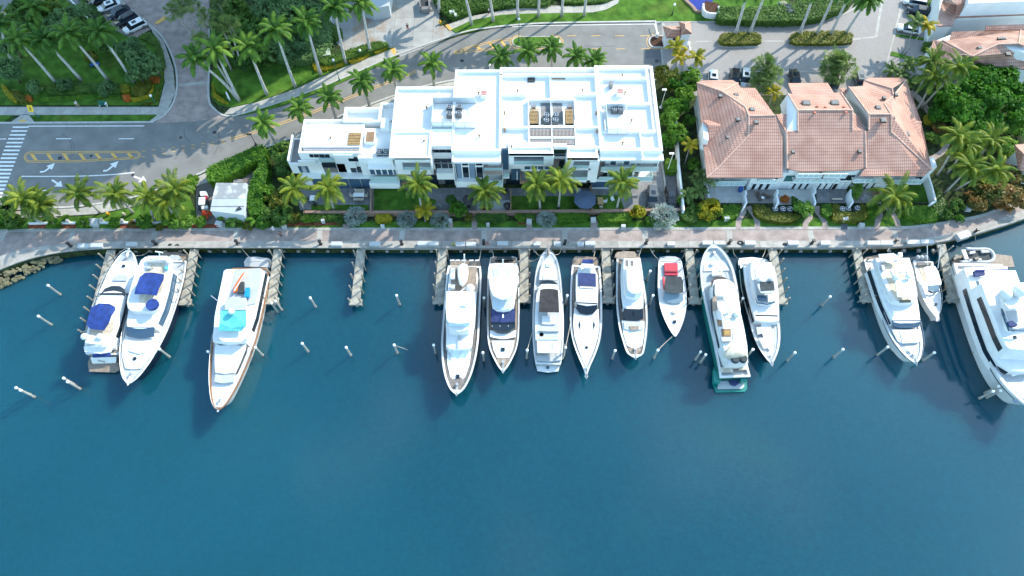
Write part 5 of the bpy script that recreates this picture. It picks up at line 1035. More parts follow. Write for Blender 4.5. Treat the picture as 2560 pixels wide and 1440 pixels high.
b.hull([(408, 1245), (425, 1150), (435, 1000), (438, 800), (430, 620), (418, 470), (405, 340), (380, 230), (340, 150), (300, 115), (280, 108)], M['gel'], M['gel'], M['gelgrey'], rail=.25)
b.rod('bow_pulpit', [(280, 150, 2.8), (278, 62, 2.9)], .22, M['teak']); b.rod('pulpit_rail', [(298, 150, 3.3), (294, 70, 3.3), (278, 60, 3.3)], .04, M['steel'], mirror=True)
b.pad('swim_platform', [(405, 1250), (395, 1265), (385, 1310), (280, 1322)], .6, M['gel'], .25)
b.pad('transom', [(412, 1160), (412, 1200), (282, 1214)], 1.9, M['gelgrey'], .4)
b.pad('foredeck', [(370, 400), (365, 320), (340, 240), (300, 190), (282, 188)], 2.85, M['gel'], .2)
b.quadp('deck_hatch', [(255, 232), (297, 232), (297, 270), (255, 270)], 3.0, M['gelgrey'], .1); b.quadp('foredeck_seat', [(238, 325), (322, 325), (330, 395), (230, 395)], 3.0, M['gel'], .2)
b.tier('cabin', [(392, 1000), (396, 850), (400, 720), (398, 560), (385, 470), (350, 440), (282, 435)], 3.3, 1.6, M['gel'], .01, .05, win=(.3, .75, 2, 6))
b.pad('windscreen', [(382, 440), (322, 405), (282, 402)], [3.2, 3.25, 3.25], M['glass'], .06)
b.tier('bridge_coaming', [(420, 1000), (425, 800), (415, 640), (405, 540), (370, 470), (282, 455)], 3.6, 3.2, M['gel'], 0, 0)
b.pad('bridge_deck', [(385, 1000), (390, 750), (380, 560), (350, 500), (282, 492)], 3.65, M['gelgrey'], .03)
b.pad('canvas_top', [(392, 722), (388, 620), (380, 500), (340, 490), (282, 486)], [5.2, 5.4, 5.4, 5.3, 5.3], M['canvasblack'], .1)
b.pad('flybridge_bench', [(355, 760), (355, 840), (282, 842)], 3.9, M['gel'], .4); b.pad('flybridge_bar', [(390, 895), (392, 910), (282, 912)], 4.0, M['gelgrey'], .3)
b.tier('cockpit_hardtop', [(400, 1130), (405, 1000), (392, 918), (282, 915)], 3.5, 3.35, M['gel'], 0, 0)
b.disc('life_ring', (215, 945), 3.65, .35, M['beige']); b.rod('hatch_rail', [(324, 1025, 3.7), (324, 1090, 3.7)], .05, M['dark'])
b.quadp('transom_door', [(268, 1215), (300, 1215), (298, 1245), (268, 1245)], 1.3, M['gelgrey'], .1); b.quadp('platform_hatch', [(262, 1262), (292, 1262), (290, 1288), (264, 1288)], .68, M['bluegl'], .06)
b.railing(.55)
b = Boat('sport_yacht', 'low white sports yacht with black hull, black curved windscreen and grey sunroof', c, (660, 265), (663, 1372), 1.5, 2.3)
b.hull([(800, 262), (812, 400), (820, 560), (822, 700), (820, 850), (805, 980), (775, 1090), (735, 1190), (695, 1280), (663, 1372)], M['blackhull'], M['gel'], M['deckgrey'], rail=.3, flare=.16)
b.pad('swim_platform', [(785, 262), (785, 210), (760, 172), (660, 165)], .7, M['teak'], .25)
b.quadp('blue_cushion', [(625, 195), (730, 192), (730, 230), (628, 232)], 1.4, M['canvasblue'], .5)
b.pad('foredeck', [(785, 690), (795, 850), (780, 980), (745, 1090), (705, 1190), (670, 1270)], [2.2, 2.2, 2.2, 2.2, 2.2, 2.2], M['gel'], .2)
b.tier('cabin', [(745, 255), (755, 300), (778, 360), (782, 500), (778, 610), (770, 650), (700, 655), (668, 657)], 3.2, 1.5, M['gel'], .02, .12, win=(.3, .8, 2, 5), dome=.0)
b.pad('windscreen', [(772, 630), (772, 690), (730, 735), (668, 745)], [3.3, 2.85, 2.5, 2.4], M['glass'], .3)
b.pad('sunroof', [(758, 335), (760, 465), (675, 462)], 3.36, M['canvasnavy'], .1)
b.pad('helm_seats', [(745, 468), (740, 485), (680, 482)], 3.34, M['beige'], .05)
b.pad('radar_arch', [(735, 240), (735, 300), (690, 275), (668, 275)], 3.9, M['gel'], .3)
for pts in ([(597, 805), (606, 850), (600, 892), (585, 850)], [(738, 808), (750, 850), (738, 892), (730, 850)]): b.quadp('skylight', pts, 2.28, M['glass'], .05)
b.disc('deck_hatch', (666, 1074), 2.3, .24, M['glass'])
b.railing(.4); b.anchor()
c = Cr(1500, 600, 4.5)
b = Boat('flybridge_yacht', 'white flybridge yacht with black hull and brown stern canvas, left of the red cushioned boat', c, (320, 205), (400, 1330), 1.7, 2.7)
b.hull([(452, 205), (470, 310), (490, 450), (512, 600), (528, 740), (535, 880), (532, 1020), (515, 1150), (490, 1270), (440, 1315), (400, 1330)], M['blackhull'], M['gel'], M['deckgrey'], rail=.3, bw=.1)
b.pad('swim_platform', [(430, 150), (445, 175), (452, 205)], .7, M['teak'], .25)
b.quadp('stern_canvas', [(170, 165), (195, 135), (290, 125), (390, 130), (412, 165), (395, 195), (210, 205), (175, 195)], 3.3, M['teak'], .2)
b.pad('foredeck', [(500, 910), (500, 1060), (475, 1190), (440, 1210), (390, 1212)], 2.55, M['gel'], .25)
b.pad('bow_seat', [(485, 920), (488, 1005), (430, 1015), (378, 1015)], 2.75, M['gelgrey'], .2); b.quadp('bow_table', [(330, 968), (435, 965), (435, 1005), (350, 1015)], 2.9, M['teak'], .1)
b.pad('bow_teak', [(470, 1215), (465, 1245), (420, 1280), (398, 1282)], 2.65, M['teak'], .05)
b.tier('cabin', [(445, 260), (465, 360), (480, 500), (490, 640), (488, 760), (440, 785), (370, 790)], 3.4, 1.7, M['gel'], .01, .08, win=(.25, .8, 0, 5))
b.pad('windscreen', [(485, 778), (487, 880), (440, 902), (378, 905)], [3.5, 2.95, 2.85, 2.8], M['glass'], .25); b.quadp('windscreen_post', [(368, 800), (380, 800), (384, 904), (374, 904)], [3.45, 3.45, 2.75, 2.75], M['blackhull'], .1)
b.tier('flybridge', [(440, 205), (458, 300), (472, 430), (478, 560), (460, 620), (375, 650)], 4.4, 3.4, M['gel'], .01, .02)
b.pad('flybridge_windscreen', [(470, 585), (462, 630), (420, 645), (375, 650)], [4.9, 4.5, 4.5, 4.5], mat('grey_screen', (.48, .58, .62), .15), .06)
b.tier('hardtop', [(440, 215), (462, 330), (475, 450), (478, 560), (440, 595), (365, 600)], 5.8, 5.6, M['gel'], 0, 0, dome=.14)
b.quadp('roof_vent', [(285, 225), (318, 225), (318, 290), (285, 290)], 5.97, M['deckgrey'], .05); b.quadp('roof_vent', [(345, 230), (378, 230), (375, 290), (345, 290)], 5.97, M['deckgrey'], .05)
b.rod('wiper', [(280, 850, 3.0), (300, 895, 2.8)], .05, M['steel']); b.rod('wiper', [(475, 850, 3.0), (440, 895, 2.8)], .05, M['steel'])
b.railing(.35); b.anchor()
b = Boat('motor_boat', 'small white motor boat with red sun cushions, dark hull and grey canvas top', c, (790, 235), (847, 1090), 1.3, 1.9)
b.hull([(918, 240), (935, 330), (958, 480), (972, 600), (972, 740), (955, 850), (925, 950), (885, 1040), (847, 1090)], M['blackhull'], M['gel'], M['gel'], rail=.15, flare=.14)
b.quadp('swim_platform', [(670, 240), (672, 190), (760, 182), (850, 185), (910, 215), (915, 245)], .7, M['gelgrey'], .2)
b.quadp('cockpit_sole', [(700, 275), (900, 270), (940, 570), (935, 690), (830, 715), (740, 680), (705, 480)], 1.36, M['gelgrey'], .04)
b.quadp('sun_cushion', [(725, 258), (872, 258), (877, 392), (730, 392)], [1.9, 1.9, 1.7, 1.7], M['red'], .4); b.quadp('cushion_fold', [(730, 340), (876, 345), (876, 358), (730, 355)], 1.95, mat('dark_red_vinyl', (.25, .01, .03), .6), .05)
b.quadp('helm_seat', [(705, 415), (728, 415), (735, 545), (718, 550)], 1.8, M['red'], .3)
b.quadp('canvas_top', [(738, 415), (800, 402), (915, 415), (935, 470), (938, 590), (830, 600), (725, 580), (728, 480)], [2.9, 3.0, 2.9, 2.95, 2.8, 2.85, 2.8, 2.95], M['canvasgrey'], .1)
b.quadp('dashboard', [(760, 605), (920, 605), (925, 660), (765, 660)], 1.8, M['dark'], .2)
b.pad('windscreen', [(932, 600), (937, 680), (905, 705), (832, 716)], [2.3, 1.9, 1.8, 1.8], mat('smoked_screen', (.20, .28, .33), .12), .05)
b.quadp('deck_box', [(818, 785), (855, 785), (855, 822), (818, 822)], 1.95, M['beige'], .25); b.quadp('deck_hatch', [(820, 902), (858, 902), (858, 934), (820, 934)], 1.85, M['glass'], .06)
mb = MB()
for q in ((918, 275), (945, 430), (960, 600), (963, 745)):
    x, y = b.loc(q, 1.0); g = b.G(x, y, .9); mb.cyl(g, .18, g[2] - .5, g[2] + .4, 8)
mb.obj('fenders', M['black'], b.root)
# green trawler and its neighbour
c = Cr(1720, 590, 3.51)
b = Boat('trawler_yacht', 'big white trawler yacht moored bow to the quay with green hull and beige covered tender', c, (410, 1250), (213, 82), 2.0, 3.6)
b.hull([(275, 1250), (262, 1150), (240, 1040), (218, 930), (195, 830), (172, 720), (150, 620), (128, 520), (112, 420), (105, 310), (114, 230), (142, 150), (182, 100), (213, 82)], M['teal'], M['gel'], M['gelgrey'], rail=.3, bw=.35, flare=.09)
b.quadp('swim_platform', [(268, 1285), (290, 1250), (488, 1240), (495, 1320), (475, 1340), (258, 1343)], .62, M['gelgrey'], .1)
b.quadp('aft_platform_hull', [(215, 1280), (230, 1150), (515, 1150), (520, 1340), (500, 1365), (245, 1372)], .35, M['teal'], .7)
b.quadp('cockpit_sole', [(260, 1140), (510, 1130), (515, 1185), (270, 1195)], 2.1, M['teak'], .05); b.quadp('cockpit_seat', [(290, 1150), (380, 1148), (400, 1190), (295, 1192)], 2.6, M['beige'], .4); b.quadp('cockpit_seat', [(445, 1135), (515, 1130), (515, 1170), (450, 1172)], 2.6, M['beige'], .4)
b.tier('saloon', [(520, 1110), (515, 950), (490, 800), (455, 640), (415, 520), (395, 440), (350, 380), (270, 375)], 4.5, 2.1, M['gel'], .01, .03, win=(.35, .7, 1, 5))
b.tier('boat_deck', [(528, 1115), (520, 960), (492, 800), (455, 640), (440, 540)], 4.9, 4.55, M['gel'], 0, 0)
b.pad('windscreen', [(395, 440), (365, 385), (320, 362), (260, 356)], [4.4, 4.2, 4.1, 4.1], mat('brown_glass', (.07, .04, .03), .1), .15)
b.pad('foredeck', [(365, 300), (330, 230), (265, 160), (225, 120)], 3.3, M['gel'], .15); b.quadp('foredeck_locker', [(215, 305), (300, 300), (305, 340), (215, 345)], 3.8, M['gel'], .5)
b.disc('windlass', (215, 240), 3.7, .35, M['gelgrey'], .4); b.disc('windlass', (285, 300), 3.9, .25, M['gelgrey'], .4)
b.tier('pilothouse', [(440, 520), (430, 480), (400, 410), (360, 385), (285, 380)], 5.6, 4.5, M['gel'], .02, .05, win=(.3, .8, 0, 4))
b.tier('hardtop', [(460, 740), (460, 640), (440, 510), (400, 480), (340, 475), (300, 480)], 7.2, 7.0, M['gel'], 0, 0, dome=.12)
b.quadp('flybridge_seats', [(215, 540), (250, 520), (262, 640), (222, 650)], 5.7, M['teak'], .5)
b.quadp('mast_platform', [(310, 680), (400, 640), (410, 700), (330, 740)], 7.7, M['gelgrey'], .25); b.rod('radar_scanner', [(330, 660, 8.3), (390, 640, 8.3)], .12, M['gel']); b.dome('satellite_dome', (425, 690), 7.8, .5); b.rod('antenna_rack', [(300, 700, 7.5), (420, 720, 7.5)], .06, M['steel'])
b.quadp('companionway', [(290, 815), (375, 812), (380, 880), (298, 882)], 5.0, M['wood'], .08); b.quadp('companionway_well', [(308, 832), (360, 830), (362, 865), (310, 868)], 5.04, mat('ochre_step', (.35, .22, .06), .7), .08); b.quadp('stair_hatch', [(250, 730), (295, 740), (300, 795), (265, 790)], 5.0, M['wood'], .08)
b.quadp('deck_recess', [(385, 805), (465, 800), (472, 930), (395, 930)], 4.97, M['gelgrey'], .06)
b.quadp('boat_deck_locker', [(290, 890), (380, 888), (382, 920), (300, 925)], 5.5, M['gelgrey'], .5)
mb = MB(); pts = [(310, 1050), (330, 1000), (385, 950), (430, 940), (510, 960), (525, 1040), (480, 1060), (395, 1070), (350, 1070)]
g = [Vector(b.G(*b.loc(p, 5.6), 5.6)) for p in pts]; cc = sum(g, Vector()) / len(g)
mb.loft([[cc + (p - cc) * f + Vector((0, 0, dz)) for p in g] for f, dz in ((.9, -.6), (1, -.1), (.8, .2), (.35, .5))]); o = mb.obj('covered_tender', M['beige'], None, True); tag(o, 'tender under a beige tarpaulin on the trawler boat deck', 'tender')
for q in ((422, 1075), (492, 1072)):
    x, y = b.loc(q, 5.5); gg = b.G(x, y, 5.5); mb = MB(); mb.cyl(gg, .62, gg[2] - .6, gg[2], 12, .55); b.part = mb.obj('round_fender', M['canvasgrey'], b.root)
b.quadp('tarpaulin_heap', [(365, 1240), (400, 1225), (445, 1230), (448, 1290), (420, 1312), (380, 1300), (360, 1270)], 1.0, M['canvasnavy'], .45)
b.quadp('transom_wall', [(262, 1192), (460, 1180), (462, 1206), (280, 1216)], 1.9, M['teal'], .3); b.quadp('quarter_wall', [(225, 1170), (265, 1200), (292, 1270), (280, 1290), (225, 1280)], 1.7, M['teal'], .9); b.quadp('quarter_wall', [(462, 1190), (520, 1175), (518, 1270), (465, 1280)], 1.7, M['teal'], .9)
b.railing(.55, .8); b.anchor()
b = Boat('flybridge_yacht', 'white flybridge yacht with black hull, grey mesh sunshade and open foredeck seats', c, (580, 215), (735, 1130), 1.7, 2.7)
b.hull([(455, 235), (465, 330), (485, 480), (510, 620), (540, 760), (575, 880), (625, 990), (680, 1070), (715, 1110), (735, 1130)], M['blackhull'], M['gel'], M['gelgrey'], rail=.3, bw=.1)
b.quadp('swim_platform', [(440, 225), (450, 195), (560, 185), (680, 200), (715, 225), (715, 260), (450, 280)], .7, M['gel'], .25)
b.tier('cabin', [(490, 260), (505, 400), (530, 520), (560, 640), (590, 740), (640, 750), (690, 752)], 3.5, 1.7, M['gel'], .01, .1, win=(.2, .8, 0, 5))
b.pad('windscreen', [(592, 690), (596, 752), (630, 756), (685, 757)], [3.6, 3.1, 3.0, 3.0], M['glass'], .3)
b.pad('foredeck', [(640, 760), (650, 850), (690, 960), (720, 1000)], 2.75, M['gel'], .25)
b.quadp('bow_seat', [(600, 800), (650, 795), (655, 855), (610, 865)], 2.9, M['gelgrey'], .2); b.quadp('bow_seat', [(615, 895), (665, 890), (700, 985), (665, 990)], 2.9, M['gelgrey'], .2)
b.tier('flybridge', [(545, 225), (550, 330), (575, 470), (600, 560), (640, 590), (685, 592)], 4.4, 3.5, M['gel'], .01, .02)
b.quadp('flybridge_deck', [(550, 235), (690, 230), (750, 560), (700, 580), (615, 570), (590, 440)], 4.43, M['gelgrey'], .04)
b.quadp('helm_console', [(610, 520), (690, 520), (690, 560), (620, 565)], 5.0, M['bluegl'], .3); b.quadp('flybridge_lounge', [(695, 515), (745, 510), (755, 570), (705, 575)], 4.9, M['gel'], .3)
b.quadp('flybridge_windscreen', [(590, 540), (610, 580), (700, 595), (765, 570), (765, 585), (700, 605), (605, 590)], [5.0, 4.7, 4.6, 4.7, 4.6, 4.5, 4.6], M['bluegl'], .06)
b.quadp('hardtop', [(585, 290), (620, 275), (740, 285), (770, 400), (772, 480), (740, 500), (640, 500), (612, 440)], 6.0, M['gelgrey'], .2)
b.quadp('mesh_sunshade', [(630, 402), (752, 398), (760, 475), (640, 482)], 6.06, M['canvasgrey'], .05)
b.dome('satellite_dome', (630, 380), 6.3, .4); b.dome('satellite_dome', (732, 375), 6.3, .4); b.rod('radar_scanner', [(655, 360, 6.6), (710, 365, 6.6)], .1, M['gel'])
b.railing(.35); b.anchor()
# right-hand group
c = Cr(2120, 600, 4.236)
b = Boat('flybridge_yacht', 'white flybridge yacht with wide hardtop, navy wraparound windscreen and bow rail on the right', c, (345, 190), (720, 1310), 1.8, 3.0)
b.hull([(165, 210), (190, 300), (225, 420), (270, 560), (325, 720), (385, 880), (450, 1020), (530, 1140), (620, 1240), (690, 1295), (720, 1310)], M['gel'], M['gel'], M['gelgrey'], rail=.3, band=M['navy'], bw=.1)
b.quadp('swim_platform', [(165, 225), (190, 180), (300, 160), (420, 150), (520, 160), (520, 200), (200, 260)], .7, M['teak'], .25)
b.tier('cabin', [(260, 300), (300, 420), (345, 560), (390, 680), (440, 790), (480, 870), (560, 880), (620, 878)], 3.8, 1.8, M['gel'], .01, .14, win=(.35, .75, 0, 6))
b.pad('windscreen', [(470, 850), (485, 915), (560, 930), (650, 930)], [3.9, 3.35, 3.25, 3.25], M['bluegl'], .3)
b.pad('foredeck', [(470, 950), (530, 1070), (580, 1090), (650, 1090)], 3.0, M['gel'], .3); b.quadp('sun_pad', [(548, 960), (720, 955), (735, 1080), (580, 1092)], 3.12, M['gel'], .12)
b.quadp('deck_hatch', [(640, 1158), (672, 1155), (680, 1185), (648, 1188)], 3.05, M['gelgrey'], .06)
b.tier('flybridge', [(290, 190), (330, 330), (380, 450), (430, 570), (475, 640), (560, 665), (600, 665)], 4.9, 3.8, M['gel'], .01, .02)
b.quadp('flybridge_deck', [(350, 240), (580, 230), (600, 300), (640, 330), (700, 560), (650, 630), (540, 640), (490, 600), (415, 420)], 4.94, M['beige'], .04)
b.quadp('helm_screen', [(548, 635), (668, 632), (668, 660), (548, 664)], [5.4, 5.4, 5.0, 5.0], M['glass'], .08)
b.quadp('hardtop', [(500, 430), (560, 420), (690, 410), (730, 560), (725, 590), (620, 605), (525, 600)], 6.6, M['gel'], .2)
for q in (545, 630): b.quadp('hardtop_seam', [(q, 425), (q + 6, 425), (q + 44, 600), (q + 36, 600)], 6.63, M['gelgrey'], .04)
b.quadp('radar_arch', [(455, 320), (480, 300), (640, 290), (675, 370), (660, 400), (620, 330), (500, 345), (490, 400)], 6.4, M['gel'], .4)
b.dome('satellite_dome', (505, 395), 7.0, .55); b.dome('satellite_dome', (640, 385), 7.0, .5); b.rod('radar_scanner', [(540, 330, 7.0), (610, 340, 7.0)], .12, M['gel'])
b.quadp('aft_canopy', [(322, 150), (480, 138), (560, 180), (550, 215), (345, 225), (330, 185)], 6.0, M['gelgrey'], .12)
b.quadp('tender_davit', [(535, 130), (575, 130), (580, 175), (545, 180)], 5.6, M['gel'], .4)
b.quadp('bar_unit', [(350, 265), (385, 262), (395, 320), (370, 325)], 5.5, M['gelgrey'], .5)
b.railing(.3, .8); b.anchor()
b = Boat('centre_console', 'small white fishing boat with three outboard engines and white hardtop', c, (795, 225), (955, 860), 1.2, 1.9)
b.hull([(690, 215), (715, 330), (740, 450), (775, 570), (820, 660), (870, 740), (920, 800), (945, 845), (955, 860)], M['gel'], M['gel'], M['gel'], rail=.2, flare=.1)
b.quadp('cockpit_sole', [(730, 235), (880, 235), (930, 320), (960, 500), (840, 530), (780, 380)], 1.25, M['beige'], .04)
b.quadp('cockpit_seat', [(735, 238), (880, 235), (885, 262), (740, 270)], 1.6, M['deckgrey'], .3)
b.quadp('hardtop', [(805, 295), (830, 280), (920, 275), (955, 330), (990, 450), (985, 475), (860, 470), (845, 450)], 3.3, M['gel'], .15)
b.quadp('windscreen', [(838, 480), (970, 478), (965, 530), (930, 545), (850, 530)], [2.9, 2.9, 2.0, 1.9, 2.0], mat('clear_screen', (.5, .58, .6), .15), .06); b.quadp('windscreen_base', [(838, 530), (905, 545), (965, 525), (968, 545), (910, 570), (855, 555)], 1.9, M['bluegl'], .06)
b.quadp('deck_hatch', [(918, 668), (944, 665), (948, 690), (922, 694)], 1.75, M['glass'], .06); b.quadp('bow_pulpit', [(925, 800), (960, 800), (972, 855), (940, 862)], 2.0, M['gel'], .15)
for q in (740, 780, 825):
    x, y = b.loc((q, 185), 1.5); g = b.G(x, y, 1.5); mb = MB(); mb.ell((g[0], g[1], g[2]), (.36, .42, .42), 10, 6); mb.box((g[0], g[1] + .1, g[2] - .9), (.2, .5, 1.2)); mb.obj('outboard_engine', M['gelgrey'], b.root, True)
b.rod('antenna', [(845, 270, 3.4), (838, 60, 7.5)], .05, M['whitep']); b.rod('antenna', [(952, 300, 3.4), (985, 60, 7.5)], .05, M['whitep'])
b.railing(.35, .6)
c = Cr(2330, 590, 3.2)
b = Boat('superyacht', 'huge white three deck yacht cut off by the right edge of the photo', c, (370, 270), (790, 1370), 2.6, 4.4)
b.hull([(165, 225), (195, 330), (235, 450), (285, 590), (340, 740), (400, 890), (470, 1040), (550, 1170), (640, 1270), (720, 1340), (790, 1370)], M['gel'], M['gel'], M['gelgrey'], rail=.4, bw=.35, band=M['bluegl'])
b.quadp('swim_platform', [(155, 240), (170, 180), (240, 150), (480, 140), (640, 160), (660, 245), (200, 290)], .8, M['teak'], .3)
b.tier('main_saloon', [(260, 260), (300, 400), (350, 560), (410, 740), (470, 900), (540, 1020), (640, 1080), (720, 1085)], 5.2, 2.6, M['gel'], .0, .06, win=(.38, .72, 1, 7))
b.tier('upper_saloon', [(390, 380), (420, 470), (480, 620), (540, 780), (590, 880), (620, 905), (760, 915)], 7.6, 5.2, M['gel'], .0, .10, win=(.36, .74, 1, 5), fwd=.6)
b.quadp('aft_deck', [(255, 255), (600, 245), (650, 370), (420, 400), (390, 480), (330, 470)], 5.26, M['gel'], .06)
b.quadp('teak_side_deck', [(265, 310), (290, 300), (325, 390), (300, 400)], 3.2, M['varnish'], .06)
b.quadp('folded_sunshade', [(335, 280), (420, 270), (425, 310), (345, 320)], 6.0, M['canvasnavy'], .4); b.rod('awning_pole', [(345, 275, 6.2), (610, 268, 6.2)], .09, M['canvasblue'])
b.quadp('stair_opening', [(355, 360), (375, 360), (395, 440), (380, 450)], 5.35, M['bluegl'], .05)
b.quadp('flybridge', [(560, 430), (800, 400), (820, 700), (640, 760), (600, 730)], 8.4, M['gel'], .8)
b.quadp('flybridge_well', [(590, 600), (800, 585), (820, 720), (640, 745)], 8.44, M['gelgrey'], .05); b.quadp('helm_cover', [(608, 685), (640, 675), (685, 705), (680, 718), (620, 718)], 9.2, M['canvasnavy'], .5)
b.quadp('windscreen', [(560, 575), (575, 600), (625, 740), (740, 750), (740, 760), (620, 755), (565, 620)], 8.9, M['bluegl'], .3)
b.quadp('hardtop', [(560, 380), (800, 370), (830, 560), (620, 580), (580, 540)], 10.4, M['gel'], .25); b.dome('satellite_dome', (590, 465), 11.0, .9); b.dome('satellite_dome', (700, 440), 11.2, 1.0)
b.quadp('skylight', [(650, 798), (676, 796), (680, 822), (655, 825)], 7.7, M['glass'], .05)
for q in (648, 718): b.quadp('forward_window', [(q, 945), (q + 40, 945), (q + 48, 985), (q, 988)], [5.6, 5.6, 5.0, 5.0], M['bluegl'], .1)
b.quadp('foredeck_pad', [(600, 1010), (760, 1000), (790, 1080), (650, 1120)], 4.6, M['gel'], .3)
b.quadp('hull_hatch', [(640, 1305), (680, 1308), (700, 1335), (660, 1335)], 4.45, M['bluegl'], .05)
b.railing(.4, .9); b.anchor()
# tender on its platform
root = thing('inflatable_tender', 'grey inflatable tender with seats and helm lying across the large yacht\'s stern platform', 'tender', W(2430, 640, .4), math.atan2(0, 1))
c2 = Cr(2380, 380, 4.5)
def g2(pts, z): return [W(*q, z) for q in c2(*pts)]
mb = MB(); ps = g2([(90, 1240), (230, 1235), (380, 1240), (450, 1220), (468, 1175), (440, 1120), (380, 1095), (260, 1095), (150, 1090)], .6)
mb.tube(smooth([p.to_tuple() for p in ps], 4), .3, 8); mb.obj('tube', mat('grey_inflatable', (.42, .43, .44), .6), root, True)
mb = MB(); mb.sheet(g2([(100, 1225), (440, 1215), (455, 1170), (420, 1115), (150, 1100)], .5), .3); mb.obj('sole', M['canvasgrey'], root)
for pts in ([(105, 1100), (150, 1095), (190, 1200), (150, 1210)], [(330, 1100), (400, 1105), (430, 1125), (340, 1130)], [(200, 1120), (260, 1110), (265, 1135), (205, 1145)], [(190, 1205), (330, 1195), (335, 1215), (200, 1222)]):
    mb = MB(); mb.sheet(g2(pts, .95), .35); mb.obj('seat', mat('tender_seat', (.5, .5, .5), .6), root)
mb = MB(); mb.sheet(g2([(250, 1190), (300, 1175), (312, 1200), (265, 1212)], 1.4), .7); mb.obj('helm_console', M['dark'], root)
mb = MB(); mb.sheet(g2([(5, 1190), (70, 1150), (90, 1180), (30, 1215)], .9), .5); mb.obj('outboard_engine', M['dark'], root)
# ---------------------------------------------------------------- finger piers
FING = [((279, 621), (220, 840), 8), ((486, 621), (460, 760), 6), ((695, 621), (679, 757), 6), ((903, 622), (888, 760), 5), ((1107, 621), (1097, 757), 5), ((1310, 620), (1311, 754), 5),
        ((1514, 620), (1521, 755), 5), ((1722, 620), (1738, 757), 5), ((1931, 619), (1954, 758), 6), ((2141, 619), (2168, 752), 6), ((2353, 609), (2385, 752), 6)]
FW = ['between the two leftmost blue bimini yachts and the riprap', 'on the right of the yacht with the large blue bimini', 'beside the classic yacht with turquoise awning', 'with an empty slip on both sides', 'left of the largest central motor yacht',
      'left of the black canvas fishing yacht', 'left of the brown stern canvas yacht', 'left of the green trawler', 'right of the yacht with the mesh sunshade', 'left of the yacht with the wide hardtop', 'left of the huge three deck yacht']
for (a, b, n), lb in zip(FING, FW):
    A, B = W(*a, -.25), W(*b, -.25); d = (B - A); L = d.length; d.normalize(); nn = Vector((-d.y, d.x, 0))
    t = thing('finger_pier', 'concrete finger pier ' + lb, 'pier', (A.x, A.y, WZ), 0, 'finger piers along the quay')
    mb = MB(); w = .72
    mb.prism([A + nn * w, A - nn * w, B - nn * w, B + nn * w], -.55, -.25); mb.prism([B + nn * (w + .35) - d * .9, B - nn * (w + .35) - d * .9, B - nn * (w + .3) + d * .15, B + nn * (w + .3) + d * .15], -.57, -.253)
    for q in (.35, .7, .97):
        p = A + d * L * q; mb.box((p.x, p.y, -1.1), (.4, .4, 1.2))
    mb.obj('deck', M['dock'], t)
    for i in range(n):
        p = A + d * L * (.12 + .85 * i / (n - 1))
        for sg in (1, -1):
            q = p + nn * sg * (w + .14); mb = MB(); mb.cyl(q, .13, -2.2, 1.25 + .1 * ((i * 7 + sg) % 3), 7); mb.obj('post', M['pilew'], t)
# ---------------------------------------------------------------- mooring piles with white caps
def pile_proto():
    t = thing('mooring_pile', '', 'mooring pile'); mb = MB(); mb.cyl((0, 0), .18, -1, 3.3, 10, .16); mb.obj('shaft', M['pilec'], t)
    mb = MB(); mb.cyl((0, 0), .21, 3.25, 3.5, 10); mb.cyl((0, 0), .21, 3.5, 3.62, 10, .05); mb.obj('cap', M['whitep'], t); mb = MB(); mb.cyl((0, 0), .23, -.8, .35, 10); mb.obj('waterline_collar', M['pilew'], t); return t
PILES = [(119, 713, 'lone pile in open water left of the leftmost yacht, topmost of its column'), (95, 790, 'lone pile in open water left of the leftmost yacht, middle of its column'), (39, 969, 'short thick pile nearest the left edge of the photo'), (50, 975, 'pile bound behind the one nearest the left edge'), (158, 945, 'front pile of a pair below the leftmost yacht stern'), (168, 954, 'rear pile of a pair below the leftmost yacht stern'),
         (755, 858, 'pile in the empty water between classic yacht and wide slip, lower one'), (775, 744, 'pile in the empty water right of the classic yacht, upper one'), (865, 868, 'pile standing left of the empty slip, lower end'), (985, 862, 'pile standing right of the empty slip, lower end'), (991, 738, 'pile standing right of the empty slip, upper end'), (1084, 862, 'pile close to the left bow of the largest central yacht'), (1207, 881, 'pile between the largest central yacht and the navy windscreen yacht'),
         (1210, 744, 'faded pile in the gap left of the navy windscreen yacht'), (1318, 875, 'pile between the navy windscreen yacht and black canvas yacht stern'), (1414, 868, 'pile right of the black canvas fishing yacht stern'), (1418, 738, 'pile at mid length right of the black canvas fishing yacht'), (1538, 876, 'pile between the black hull sports yacht bow and its right neighbour'), (1645, 875, 'pile below the red cushioned boat, standing alone'), (1626, 677, 'bare pile left of the red cushioned boat, upper one'), (1633, 738, 'bare pile left of the red cushioned boat, lower one'),
         (1752, 879, 'left one of the twin piles beside the green hull'), (1765, 886, 'right one of the twin piles beside the green hull'), (1883, 873, 'pile between the green trawler and the mesh sunshade yacht'), (1988, 881, 'pile right of the mesh sunshade yacht bow'), (2108, 873, 'pile alone in open water left of the wide hardtop yacht'), (2220, 867, 'pile against the dark reflection of the wide hardtop yacht'), (2337, 881, 'pile in open water right of the wide hardtop yacht bow'), (2076, 741, 'lone pile in the empty right slip'),
         (2467, 862, 'tall pile rising against the huge yacht hull'), (2498, 965, 'upper pile of the cluster by the huge yacht bow'), (2503, 976, 'right pile of the cluster by the huge yacht bow'), (2484, 978, 'left pile of the cluster by the huge yacht bow'), (398, 872, 'grey pile touching the right side of the large blue bimini yacht'), (638, 868, 'grey pile touching the right side of the classic yacht'), (519, 878, 'faint pile left of the classic yacht bow'), (552, 752, 'faint pile beside the classic yacht outrigger'),
         (678, 757, 'left white post at the end of the pier beside the classic yacht'), (688, 752, 'right white post at the end of the pier beside the classic yacht'), (1858, 745, 'short pile between the green trawler and its right neighbour'), (2418, 717, 'greenish pile at the stern corner of the huge yacht')]
pp = pile_proto()
